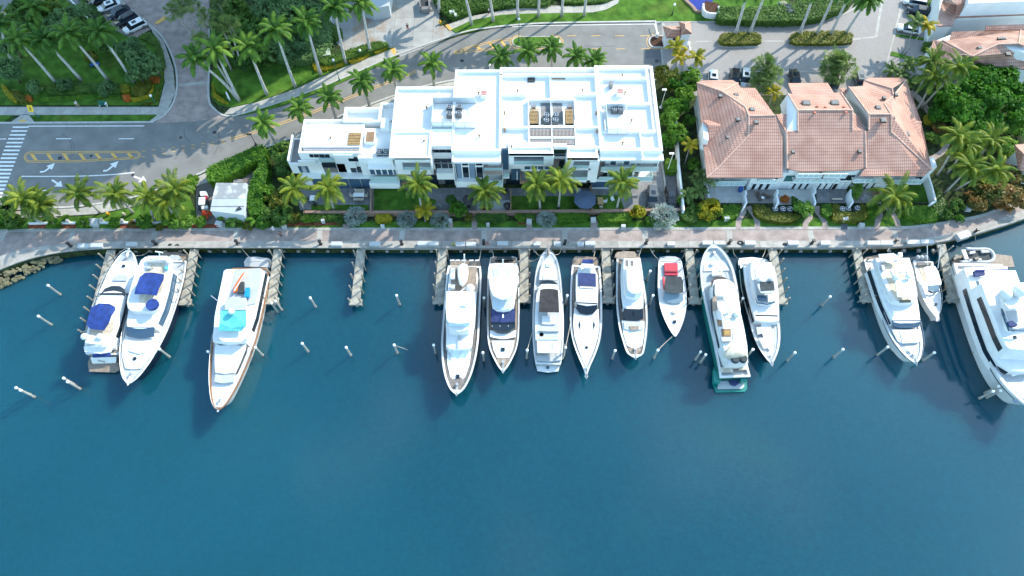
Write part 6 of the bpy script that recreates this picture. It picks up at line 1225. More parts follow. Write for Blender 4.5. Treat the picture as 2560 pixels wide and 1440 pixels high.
for i, (x, y, lb) in enumerate(PILES):
    p = W(x, y, WZ + 3.5); p.z = WZ
    if i == 0: place(pp, p); pp["label"] = 'white capped ' + lb; pp["group"] = 'mooring piles'
    else: dup(pp, p, i * .7, 'white capped ' + lb, 'mooring piles')
# ---------------------------------------------------------------- dock boxes and quay equipment
BX = [(211, 616, 30, 'left of a pair above the riprap'), (243, 615, 32, 'right of a pair above the riprap'), (331, 612, 27, 'alone above the leftmost yacht bow'), (842, 611, 28, 'left of the pier between two empty slips'), (938, 611, 28, 'alone at the head of the empty slip'), (1057, 610, 27, 'left of a touching pair left of the largest central yacht'), (1084, 610, 26, 'right of a touching pair left of the largest central yacht'), (1151, 612, 24, 'left of a pair above the largest central yacht stern'), (1178, 612, 26, 'right of a pair above the largest central yacht stern'), (1257, 610, 28, 'alone above the navy windscreen yacht stern'),
      (1342, 611, 18, 'small one left of the fishing yacht bow pulpit'), (1393, 611, 18, 'small one right of the fishing yacht bow pulpit'), (1451, 611, 17, 'small left one of a pair above the black hull sports yacht'), (1475, 610, 26, 'long right one of a pair above the black hull sports yacht'), (1677, 611, 20, 'alone above the red cushioned boat'), (1768, 609, 27, 'left of a pair above the trawler bow'), (1797, 609, 27, 'right of a pair above the trawler bow'), (1874, 609, 28, 'alone above the mesh sunshade yacht'), (1982, 609, 28, 'left end of the empty right slip'), (2062, 609, 25, 'right end of the empty right slip'),
      (2182, 609, 34, 'left half of a long pair above the wide hardtop yacht'), (2216, 609, 34, 'right half of a long pair above the wide hardtop yacht'), (2282, 607, 34, 'left half of a long pair above the three engine fishing boat'), (2316, 606, 34, 'right half of a long pair above the three engine fishing boat')]
def box_thing(p, w, d, h, rz, label, nm='dock_box', group='white dock boxes on the quay', lid=M['boxw'], cat='dock box'):
    t = thing(nm, label, cat, p, rz, group); mb = MB()
    ca, sa = math.cos(rz), math.sin(rz)
    mb.box((p[0], p[1], p[2] + h * .42), (w * .96, d * .92, h * .84), rz); mb.obj('body', M['boxw'], t)
    def q(x, y, z): return (p[0] + x * ca - y * sa, p[1] + x * sa + y * ca, p[2] + z)
    mb = MB(); r0 = [q(x * w / 2, y * d / 2, h * .85) for x, y in ((-1, -1), (1, -1), (1, 1), (-1, 1))]; r1 = [q(x * w / 2 * .96, y * d / 2 * .85, h) for x, y in ((-1, -1), (1, -1), (1, 1), (-1, 1))]
    mb.loft([r0, r1]); mb.obj('lid', lid, t); return t
for x, y, w, lb in BX:
    p = W(x, y, .4); box_thing((p.x, p.y, .016), w / 15.0, .85, .75, 0, 'white dock box, ' + lb)
p = W(2405, 591, .4); box_thing((p.x, p.y, .016), 2.3, 1.3, 1.0, .35, 'large white dock box turned with the curving quay on the right')
PED = [(170, 609, 'above the riprap'), (384, 604, 'above the two leftmost yachts'), (590, 603, 'left of the classic yacht'), (799, 604, 'at the head of the slip right of the classic yacht'), (1003, 604, 'at the right end of the empty slip'), (1209, 603, 'above the two central yachts'), (1413, 603, 'above the two fishing and sports yachts'), (1617, 602, 'right of the brown stern canvas yacht'), (1826, 602, 'right of the trawler bow'), (2034, 602, 'in the empty right slip'), (2242, 600, 'above the wide hardtop yacht'), (2443, 575, 'on the quay curve at the right')]
for i, (x, y, lb) in enumerate(PED):
    p = W(x, y, .9); t = thing('power_pedestal', 'black power pedestal ' + lb, 'pedestal', (p.x, p.y, .016), 0, 'black pedestals along the quay')
    mb = MB(); mb.box((p.x, p.y, .5), (.34, .3, 1.0)); mb.box((p.x, p.y, .03), (.55, .5, .08)); mb.obj('post', M['dark'], t); mb = MB(); mb.box((p.x, p.y - .02, 1.12), (.5, .42, .28)); mb.obj('head', M['dark'], t)
UB = [(236, 556, 'beside the red mulch near the riprap', 1.6), (548, 560, 'in front of the grey metal shed', 1.1), (711, 567, 'at the promenade below the left end of the white building', .75), (808, 553, 'in the hedge left of the first silver bush', .6), (957, 567, 'below the brown wall at the yellow green hedge', .65), (1126, 552, 'half hidden right of the second silver bush', .6), (1220, 562, 'on short legs under the middle hedge', .55), (1323, 554, 'at the head of a paved path left of a silver bush', .9), (1483, 550, 'in the gap between two long hedges', .9), (1558, 567, 'leaning near the round green bush', .75), (1816, 547, 'beside the yellow flowering bush', .85), (2112, 550, 'dark sided one in front of the U shaped hedge', 1.0), (2153, 564, 'by the promenade in front of the U shaped hedge', .85), (2420, 522, 'under the brown tree at the right', 1.0), (887, 554, 'tucked behind the first silver bush', .5)]
for x, y, lb, w in UB:
    p = W(x, y, .5); box_thing((p.x, p.y, .05), w, w * .8, .9, random.uniform(-.2, .2), 'white utility box ' + lb, 'utility_box', 'white utility boxes along the promenade', cat='utility box')
# cleats, coils of rope, mooring lines
def coil(x, y, r, m, lb):
    p = W(x, y, .02); mb = MB(); mb.tube([(p.x + r * math.cos(k * .6) * (1 - k * .012), p.y + r * .7 * math.sin(k * .6) * (1 - k * .012), .06 + .002 * k) for k in range(34)], .05, 4); tag(mb.obj('rope_coil', m, None), lb, 'rope', 'coiled ropes and hoses on the quay')
coil(443, 614, .35, M['black'], 'black coiled hose on the quay above the large blue bimini yacht'); coil(425, 612, .3, M['black'], 'small black heap of hose left of the coil above the bimini yacht'); coil(1851, 607, .55, M['dark'], 'dark hose coil on the quay right of the trawler bow'); coil(1134, 611, .4, mat('yellow_hose', (.5, .45, .12), .7), 'yellow hose coil on the quay beside the two small dock boxes'); coil(1217, 609, .45, mat('pink_hose', (.45, .2, .17), .7), 'pink hose coil above the navy windscreen yacht'); coil(1962, 611, .35, M['dark'], 'black coil left of the dock box in the empty right slip'); coil(1420, 609, .5, M['rope'], 'pale hose loops on the quay above the black hull sports yacht')
LINES = [((384, 606, .3), (365, 634, -.6), (335, 640, .6), 'bow line of the leftmost yacht'), ((592, 606, .3), (610, 628, -.2), (625, 645, .6), 'stern line of the classic yacht'), ((1205, 612, .2), (1202, 630, -.4), (1198, 650, .6), 'yellow stern line of the largest central yacht'), ((1222, 612, .2), (1232, 630, -.4), (1233, 645, .4), 'curving hose to the navy windscreen yacht'), ((1328, 616, .2), (1345, 637, -.3), (1357, 636, .9), 'left bow line of the fishing yacht'), ((1406, 616, .2), (1398, 634, -.3), (1386, 637, .9), 'right bow line of the fishing yacht'), ((1320, 652, -.2), (1335, 652, -.5), (1352, 640, .9), 'low bow line from the pier to the fishing yacht'),
         ((1487, 617, .2), (1487, 630, -.3), (1484, 642, .3), 'thin stern line of the black hull sports yacht'), ((1617, 604, .5), (1633, 635, -.4), (1648, 650, .2), 'long yellow stern line of the red cushioned boat'), ((1604, 620, .2), (1600, 632, -.2), (1597, 640, .5), 'stern line of the brown canvas yacht'), ((1832, 616, .2), (1835, 635, -.5), (1845, 646, .2), 'left stern line of the mesh sunshade yacht'), ((1914, 616, .2), (1912, 630, -.2), (1906, 643, .3), 'right stern line of the mesh sunshade yacht'), ((2242, 602, .6), (2228, 615, .2), (2218, 628, .4), 'stern line of the wide hardtop yacht'), ((2438, 590, .2), (2439, 604, -.9), (2441, 612, -1.2), 'yellow rope hanging down the quay wall at the right'),
         ((1318, 876, 1.8), (1325, 850, .6), (1333, 825, .8), 'line from a pile up to the fishing yacht side'), ((1414, 868, 1.8), (1422, 830, .8), (1427, 800, 1.0), 'line from a pile to the black hull sports yacht side'), ((1412, 860, 1.7), (1410, 890, .4), (1405, 898, .4), 'short line from a pile to the fishing yacht stern'), ((2220, 867, 1.7), (2235, 880, .8), (2255, 900, 1.2), 'line from a pile to the wide hardtop yacht bow'), ((985, 862, 1.6), (1000, 868, -1.0), (1020, 875, -1.58), 'slack line hanging from the pile right of the empty slip'), ((1645, 875, 1.7), (1660, 860, .4), (1680, 842, .3), 'bow line of the red cushioned boat')]
for a, m_, b, lb in LINES:
    pts = [W(*q).to_tuple() for q in (a, m_, b)]; mb = MB(); mb.tube(smooth(pts, 5), .045, 4); tag(mb.obj('mooring_line', M['rope'], None), 'rope: ' + lb, 'rope', 'mooring lines')
# ---------------------------------------------------------------- vegetation
def frond(mb, e0, az, L, droop, ll, rnd, lw=.11, n=13, vee=.5, hang=.35, z0=0):
    """one feather leaf: an arching rib with drooping leaflets on both sides"""
    p = Vector((0, 0, z0)); e = e0; pts = []
    ns = n
    for i in range(ns + 1):
        pts.append(p.copy()); st = L / ns
        p = p + Vector((math.cos(az) * math.cos(e), math.sin(az) * math.cos(e), math.sin(e))) * st
        e -= droop / ns * (.5 + i / ns)
    side = Vector((-math.sin(az), math.cos(az), 0))
    for i in range(ns):
        a, b = pts[i], pts[i + 1]; w = .05 * (1 - i / ns) + .015
        mb.add([a - side * w, a + side * w, b + side * w * .9, b - side * w * .9], [(0, 1, 2, 3)])
        if i < 1: continue
        t = i / ns; f = math.sin(math.pi * min(1, .12 + t * .9)) ** .6; d = (b - a).normalized()
        for sg in (1, -1):
            for q in (0, .5):
                o = a.lerp(b, q); l = ll * f * rnd.uniform(.85, 1.1); out = (side * sg * 1.0 + d * vee).normalized()
                tip = o + out * l - Vector((0, 0, hang * l * rnd.uniform(.6, 1.3)))
                k = d * lw * .5
                m1 = o + out * l * .5 - Vector((0, 0, .08 * l))
                mb.add([o - k, o + k, m1 + k * 1.3, tip, m1 - k * 1.3], [(0, 1, 2, 3, 4)])
def palm_crown(kind, seed):
    rnd = random.Random(seed); mb = MB()
    if kind == 'royal':
        for i in range(21):
            t = i / 20; frond(mb, R(72 - 88 * t), i * 2.4 + rnd.uniform(-.2, .2), 3.8 * rnd.uniform(.8, 1.06), R(92), .66, rnd, .13, 16, .45, .45, .5)
        mb.tube([(0, 0, -1.1), (0, 0, .5)], [.17, .1], 7)
    elif kind == 'coco':
        for i in range(24):
            t = i / 23; frond(mb, R(70 - 95 * t + rnd.uniform(-8, 8)), i * 2.4 + rnd.uniform(-.25, .25), 3.7 * rnd.uniform(.7, 1.14), R(75 + 40 * t), .70, rnd, .085, 16, .7, .55)
    elif kind == 'small':
        for i in range(12):
            t = i / 11; frond(mb, R(70 - 70 * t), i * 2.4 + rnd.uniform(-.2, .2), 1.9 * rnd.uniform(.8, 1.1), R(90), .5, rnd, .10, 10, .5, .4)
    elif kind == 'fan':
        for i in range(52):
            el = R(rnd.uniform(-40, 85)); az = i * 2.4; L = rnd.uniform(.7, 1.3); c = Vector((math.cos(az) * math.cos(el), math.sin(az) * math.cos(el), math.sin(el))) * L
            dr = c.normalized(); s = dr.cross(Vector((0, 0, 1)) if abs(dr.z) < .9 else Vector((1, 0, 0))).normalized(); u = s.cross(dr)
            mb.tube([(0, 0, 0), c], .025, 3)
            for k in range(9):
                an = (k - 4) * .36; d = (dr * math.cos(an) + s * math.sin(an)); l = rnd.uniform(.65, .85) * (1 - abs(k - 4) * .05)
                mb.add([c, c + d * l * .6 + s * .07 * math.cos(an), c + d * l - Vector((0, 0, .22)), c + d * l * .6 - s * .07 * math.cos(an)], [(0, 1, 2, 3)])
    return mb
CROWN = {}
def crown_mesh(kind, m, v):
    k = (kind, m, v)
    if k not in CROWN:
        o = palm_crown(kind, hash_(kind) + v * 17).obj('crown', M[m]); CROWN[k] = o.data; bpy.data.objects.remove(o)
    return CROWN[k]
def hash_(s): return sum(ord(c) * (i + 3) for i, c in enumerate(s))
def add_mesh(name, me, parent, loc=(0, 0, 0), rz=0, sc=1.0):
    o = bpy.data.objects.new(name, me); COL.objects.link(o); o.parent = parent; o.location = loc; o.rotation_euler = (0, 0, rz); o.scale = (sc, sc, sc); return o
PC = [0]
def palm(kind, crown, base, label, m=None, h=None, sc=1.0, group=None, trunk=None, bulge=.0):
    PC[0] += 1; i = PC[0]
    if h is None: h = hfind(crown, base)
    B = W(base[0], base[1], .1); B.z = .05; T = W(crown[0], crown[1], h)
    d = T - B; lim = .38 * h
    if d.xy.length > lim: d = Vector((d.x * lim / d.xy.length, d.y * lim / d.xy.length, d.z))
    nm = {'royal': 'royal_palm', 'coco': 'coconut_palm', 'fan': 'fan_palm', 'small': 'small_palm'}[kind]
    t = thing(nm, label, 'palm', B, 0, group or {'royal': 'royal palms', 'coco': 'coconut palms along the waterfront', 'fan': 'fan palms', 'small': 'small garden palms'}[kind])
    r = {'royal': .25, 'coco': .17, 'fan': .17, 'small': .09}[kind]
    pts, rad = [], []
    for k in range(7):
        f = k / 6; pts.append(B + Vector((d.x * f ** 1.5, d.y * f ** 1.5, d.z * f))); rad.append(r * (1.25 - .55 * f + (.25 if k == 0 else 0)))
    mb = MB(); mb.tube(pts, rad, 7); mb.obj('trunk', M[trunk or ('trunkw' if kind == 'royal' else 'trunk')], t, True)
    add_mesh('crown', crown_mesh(kind, m or {'royal': 'royal', 'coco': 'coco', 'fan': 'fan', 'small': 'fan'}[kind], i % 4), t, d, i * 1.9, sc)
    return t
def leafcloud(blobs, n, size, seed, long=1.6, out=.7, inner=.55):
    rnd = random.Random(seed); mb = MB(); tot = sum(b[3] * b[3] for b in blobs)
    for bx_, by, bz, br, *rest in blobs:
        fl = rest[0] if rest else .85
        lob = [Vector((rnd.gauss(0, 1), rnd.gauss(0, 1), rnd.gauss(.35, .8))).normalized() for _ in range(max(5, int(br * 7)))]
        for k in range(int(n * br * br / tot)):
            c = rnd.choice(lob); v = (c + Vector((rnd.gauss(0, 1), rnd.gauss(0, 1), rnd.gauss(0, 1))) * .33)
            v.normalize(); v = v * (inner + (1 - inner) * rnd.random() ** .5) * (1 + .18 * c.x * c.y)
            p = Vector((bx_ + v.x * br, by + v.y * br, bz + v.z * br * fl))
            nn = (v.normalized() * out + Vector((rnd.gauss(0, .5), rnd.gauss(0, .5), rnd.gauss(.2, .5)))).normalized()
            a = nn.cross(Vector((rnd.gauss(0, 1), rnd.gauss(0, 1), rnd.gauss(0, 1)))).normalized(); b = nn.cross(a); s = size * rnd.uniform(.6, 1.3)
            mb.add([p - a * s * .5 * long, p + b * s * .5, p + a * s * .5 * long, p - b * s * .5], [(0, 1, 2, 3)])
    return mb
def silver_mesh(seed):
    rnd = random.Random(seed); mb = MB()
    for k in range(420):
        v = Vector((rnd.gauss(0, 1), rnd.gauss(0, 1), abs(rnd.gauss(.2, .9)))).normalized(); p = v * rnd.uniform(.55, .95); p.z = p.z * .85 + .1
        for j in range(5):
            d = (v + Vector((rnd.gauss(0, .5), rnd.gauss(0, .5), rnd.gauss(.1, .5)))).normalized(); s = d.cross(Vector((0, .3, 1))).normalized(); l = rnd.uniform(.12, .26)
            mb.add([p, p + d * l * .5 + s * .022, p + d * l, p + d * l * .5 - s * .022], [(0, 1, 2, 3)])
    return mb
TREE = {}
def tree_mesh(m, v, n, leafsz, nb, spread, flat_=.85):
    k = (m, v, n, nb)
    if k not in TREE:
        rnd = random.Random(v * 91 + nb); bl_ = [(0, 0, .55, .62, flat_)]
        for i in range(nb):
            an = i * 2.4 + rnd.random(); rr = spread * rnd.uniform(.6, 1); bl_.append((math.cos(an) * rr, math.sin(an) * rr, rnd.uniform(.3, .75), rnd.uniform(.32, .46), flat_))
        o = (silver_mesh(v) if m == 'silver' else leafcloud(bl_, n, leafsz, v * 7 + 1)).obj('crown', M[m]); TREE[k] = o.data; bpy.data.objects.remove(o)
    return TREE[k]
TC_ = [0]
def tree(name, cat, c, r, h, m, label, group, base=None, n=1700, leafsz=.16, nb=7, th=None, spread=.6):
    """c: photo position of the crown centre at height h*.7, r: radius in metres"""
    TC_[0] += 1; i = TC_[0]; h0 = th if th is not None else max(.2, h - r * 1.25)
    B = W(c[0], c[1], h0 + r * .55); B.z = .04
    t = thing(name, label, cat, B, 0, group)
    mb = MB(); rnd = random.Random(i); top = h0 + r * .35
    mb.tube([B, B + Vector((.1, 0, h0 * .6)), B + Vector((0, .1, top))], [.09 + r * .05, .07 + r * .04, .05], 6)
    for k in range(4):
        an = k * 1.6 + i; mb.tube([B + Vector((0, 0, h0 * .7)), B + Vector((math.cos(an) * r * .4, math.sin(an) * r * .4, top + r * .2))], [.05 + r * .02, .02], 5)
    mb.obj('trunk', M['bark'], t, True)
    add_mesh('crown', tree_mesh(m, i % 3, n, leafsz, nb, spread), t, (0, 0, h0), i * 1.7, r)
    return t
def hedge(pts, h, m, label, group='clipped hedges', dens=34, size=.2, name='hedge', c=None, wob=.12):
    q = c(*pts) if c else pts
    top = [W(x, y, h) for x, y in smooth(list(q) + [q[0]], 2)[:-1]]
    n = len(top); ar = sum(top[i].x * top[(i + 1) % n].y - top[(i + 1) % n].x * top[i].y for i in range(n)) / 2
    if ar < 0: top = top[::-1]; ar = -ar
    cc = sum(top, Vector()) / n; rnd = random.Random(int(cc.x * 10 + cc.y)); mb = MB()
    ins = [p + (cc - p) * min(.12, .15 / max(.3, (cc - p).length)) for p in top]
    mb.prism(ins, .02, h - .12)
    tri = []
    import mathutils
    for t3 in mathutils.geometry.tessellate_polygon([[p.xy.to_3d() for p in top]]):
        a, b, d = (top[k] for k in t3); tri.append((a, b, d, abs((b - a).xy.cross((d - a).xy)) / 2))
    def leaf_(p, nn):
        nn = (nn + Vector((rnd.gauss(0, .45), rnd.gauss(0, .45), rnd.gauss(0, .45)))).normalized()
        a = nn.cross(Vector((rnd.gauss(0, 1), rnd.gauss(0, 1), rnd.gauss(0, 1)))).normalized(); b = nn.cross(a); s = size * rnd.uniform(.6, 1.3)
        mb.add([p - a * s * .8, p + b * s * .5, p + a * s * .8, p - b * s * .5], [(0, 1, 2, 3)])
    for a, b, d, A in tri:
        for k in range(int(A * dens + rnd.random())):
            u, v = rnd.random(), rnd.random()
            if u + v > 1: u, v = 1 - u, 1 - v
            p = a + (b - a) * u + (d - a) * v; p.z = h + rnd.gauss(0, wob) * .6; leaf_(p, Vector((0, 0, 1)))
    for i in range(n):
        a, b = top[i], top[(i + 1) % n]; e = b - a; nn = Vector((e.y, -e.x, 0)).normalized()
        for k in range(int(e.length * h * dens * .8 + rnd.random())):
            p = a + e * rnd.random(); p.z = h * rnd.random(); leaf_(p + nn * rnd.gauss(-.02, wob * .6), nn)
    o = tag(mb.obj(name, M[m]), label, 'hedge' if 'hedge' in name else 'shrubs', group); return o

# -- royal palms (crown, base in the photo)
for c, b, lb, *kw in [((50, 104), (141, 208), 'in the shaded lawn, first trunk right of the lime hedge'), ((112, 103), (203, 201), 'in the shaded lawn, second of the row of leaning trunks'), ((176, 88), (272, 203), 'in the shaded lawn crossing in front of the blue table'), ((252, 84), (335, 205), 'with yellow crownshaft in front of the rounded tree'), ((88, 24), (135, 82), 'behind the others near the top left parking'), ((12, 60), (30, 150), 'at the left edge in shade'),
        ((540, 128), (598, 252), 'at the right corner of the brick entrance road, nearest the kerb'), ((490, 150), (592, 246), 'doubled behind the palm at the brick entrance corner'), ((690, 80), (738, 216), 'in the bright lawn, in a round mulch bed left of the pavement hedge'), ((767, 60), (802, 186), 'left of the green utility cabinet and clipped hedge'), ((837, 25), (865, 158), 'between the two yellow hedges by the works driveway'), ((905, 12), (927, 133), 'at the right end of the yellow hedge by the works driveway'), ((622, 122), (668, 236), 'in the round mulch bed at the lawn left end'),
        ((1142, -70), (1179, 62), 'first of the roadside row right of the works driveway'), ((1208, -75), (1233, 53), 'second of the roadside row right of the works driveway'), ((1292, -85), (1294, 47), 'beside the green lamp post above the island'), ((1350, -90), (1346, 41), 'second right of the green lamp post'), ((1412, -90), (1404, 40), 'third right of the green lamp post'), ((1474, -90), (1460, 40), 'last of the roadside row before the curved pavement'), ((1100, -60), (1098, 30), 'in the dark bed beside the works driveway mouth'),
        ((1870, -25), (1836, 90), 'left trunk on the small hedge island'), ((1918, -28), (1872, 88), 'right trunk on the small hedge island'), ((2040, -30), (1996, 89), 'first trunk from the left on the long hedge island'), ((2092, -28), (2039, 90), 'second trunk from the left on the long hedge island'), ((2128, -25), (2074, 90), 'third trunk from the left on the long hedge island'), ((2168, 3), (2112, 87), 'fourth trunk from the left on the long hedge island')]:
    palm('royal', c, b, 'royal palm ' + lb)
for c, b, h, lb in [((660, 312), (698, 374), 6.0, 'left most of the street row, above the big diagonal hedge'), ((750, 275), (766, 322), 5.2, 'second of the street row, behind the low white roof'), ((824, 248), (842, 302), 5.6, 'third of the street row, behind the low white roof'), ((906, 208), (925, 268), 6.2, 'fourth of the street row along the curving road'), ((982, 180), (996, 246), 6.5, 'fifth of the street row at the white building corner'), ((1080, 163), (1086, 218), 5.5, 'lone yellowish one on the pale pavement behind the white building'), ((1252, 146), (1256, 200), 5.6, 'behind the white building, left of the island'),
          ((1318, 133), (1322, 195), 6.2, 'behind the white building, in front of the grass island'), ((1378, 125), (1380, 190), 6.4, 'behind the white building, tallest in front of the grass island'), ((1440, 145), (1441, 195), 5.4, 'behind the white building, right of the grass island'), ((1487, 156), (1487, 195), 4.2, 'shortest one peeping over the white roof edge')]:
    palm('royal', c, b, 'dark green feathery palm ' + lb, h=h, sc=.85, group='street palms behind the white building', trunk='trunk', m='royal')
# -- coconut palms near the water
for c, b, lb, *k in [((57, 496), (97, 556), 'left one of the leftmost clump by the road'), ((88, 505), (118, 546), 'middle one of the leftmost clump by the road'), ((100, 512), (143, 549), 'right one of the leftmost clump by the road'), ((200, 484), (251, 532), 'leaning over the pale pavement, left of the yellow hydrant'), ((289, 484), (333, 532), 'leaning over the pale pavement, right of the hydrants'), ((370, 490), (388, 552), 'over the shrubs left of the big hedge'), ((438, 472), (448, 546), 'largest one left of the silver office'), ((418, 500), (440, 552), 'lower crown beside the largest one left of the silver office'),
        ((737, 470), (762, 527), 'with yellow top at the left end of the white building'), ((820, 470), (836, 526), 'in front of the glazed terrace doors'), ((1045, 460), (1056, 533), 'in front of the dark balcony between two lawns'), ((1212, 476), (1217, 526), 'in front of the umbrella balcony terrace'), ((1342, 460), (1350, 526), 'left one of the pair on the dark lawn terrace'), ((1402, 450), (1396, 521), 'right curved one of the pair on the dark lawn terrace'), ((1556, 455), (1541, 525), 'beside the parked cars on the orange table lawn'),
        ((2330, 152), (2282, 246), 'behind the right townhouse, upper left one'), ((2335, 192), (2290, 277), 'behind the right townhouse, lower left one with brown fronds'), ((2398, 168), (2305, 270), 'among the green trees behind the right townhouse'), ((2395, 340), (2342, 438), 'on the dark right garden, first long leaning trunk'), ((2418, 362), (2368, 433), 'on the dark right garden, second long leaning trunk'), ((2425, 418), (2361, 484), 'on the dark right garden, third leaning trunk near the hedge'), ((2492, 424), (2388, 477), 'over the brown tree at the right edge'), ((2476, 350), (2440, 400), 'high among the bright shrubs at the right edge')]:
    palm('coco', c, b, 'coconut palm ' + lb, h=(k[0] if k else None))
palm('coco', (2235, 490), (2231, 532), 'big coconut palm with brown tips over the curved garden paths', h=4.5, sc=1.25)
palm('small', (1062, 512), (1063, 553), 'small yellow palm between two silver bushes', m='yelp', h=2.2, sc=1.15)
for c, b, h, m, sc, lb in [((1690, 118), (1688, 176), 6, 'yelp', 1.2, 'upper yellow crown beside the gatehouse'), ((1700, 142), (1704, 180), 5.2, 'yelp', 1.1, 'lower yellow crown beside the gatehouse'), ((1741, 142), (1728, 192), 6, 'yelp', 1.15, 'yellow crown right of the gatehouse pair'), ((1725, 363), (1712, 408), 4.2, 'yelp', .95, 'bright yellow crown beside the left townhouse'), ((2292, 55), (2256, 133), 6, 'fan', 1.2, 'left of the twin by the white parked car'), ((2320, 62), (2262, 136), 6, 'yelp', 1.15, 'yellower of the twin by the white parked car'),
        ((2227, 174), (2228, 192), 1.5, 'fan', 1.1, 'round clump at the road corner, left'), ((2267, 164), (2266, 185), 1.8, 'fan', 1.15, 'round clump at the road corner, right'), ((2253, 188), (2252, 204), 1.4, 'fan', 1.0, 'low clump behind the right townhouse roof'), ((2272, 207), (2272, 222), 1.4, 'fan', 1.0, 'lowest clump beside the right townhouse'), ((1716, 485), (1722, 508), 2.0, 'fan', 1.0, 'left dark one by the white boundary wall'), ((1745, 475), (1750, 500), 2.2, 'fan', 1.05, 'right dark one by the white boundary wall'), ((2140, 466), (2138, 486), 1.5, 'lime', .75, 'upper potted one in the lounger patio'), ((2134, 482), (2134, 500), 1.2, 'lime', .7, 'lower potted one in the lounger patio'), ((1935, 230), (1922, 262), 3.2, 'yelp', 1.0, 'between left and middle townhouse roofs'), ((640, 545), (645, 562), 1.2, 'hedge', 1.1, 'grassy fountain shaped one right of the silver office'), ((585, 545), (588, 560), 1.0, 'lime', .9, 'low one in front of the silver office')]:
    palm('small', c, b, 'small palm, ' + lb, m=m, h=h, sc=sc)
for c, b, h, lb, *k in [((435, 30), (500, 120), 8.5, 'leaning over the brick road, topmost'), ((515, 45), (580, 176), 10, 'tall one right of the brick road bend'), ((548, 55), (592, 150), 8, 'middle one of the group right of the brick road'), ((572, 62), (612, 178), 8.5, 'rightmost of the group right of the brick road'), ((492, 92), (575, 215), 9, 'low crown over the brick road edge'), ((545, 8), (600, 110), 8, 'highest at the top edge over the brick road'), ((455, 15), (520, 100), 8, 'left crown on the traffic island at the top'), ((470, 2), (520, 70), 7, 'top crown on the traffic island'),
        ((2070, 165), (2080, 208), 4, 'left crown of the cluster behind the middle townhouse', 1.6), ((2095, 160), (2090, 210), 4.4, 'right crown of the cluster behind the middle townhouse', 1.6), ((2082, 148), (2086, 205), 5, 'top crown of the cluster behind the middle townhouse', 1.6), ((2112, 172), (2096, 212), 4, 'outer right crown of the cluster behind the middle townhouse', 1.5), ((2058, 182), (2078, 210), 3.4, 'lowest crown of the cluster behind the middle townhouse', 1.5),
        ((1898, 162), (1915, 215), 4.4, 'upper crown of the cluster behind the left townhouse', 1.6), ((1908, 180), (1916, 218), 4, 'middle crown of the cluster behind the left townhouse', 1.6), ((1925, 195), (1922, 222), 3.4, 'right crown of the cluster behind the left townhouse', 1.5), ((1748, 440), (1752, 480), 3, 'grey green one at the left townhouse corner', 1.1), ((1783, 440), (1770, 478), 3.2, 'paler one at the left townhouse corner', 1.1), ((1898, 205), (1905, 228), 3, 'lowest crown of the cluster behind the left townhouse', 1.4)]:
    palm('fan', c, b, 'fan palm, ' + lb, h=h, sc=(k[0] if k else 1.25))
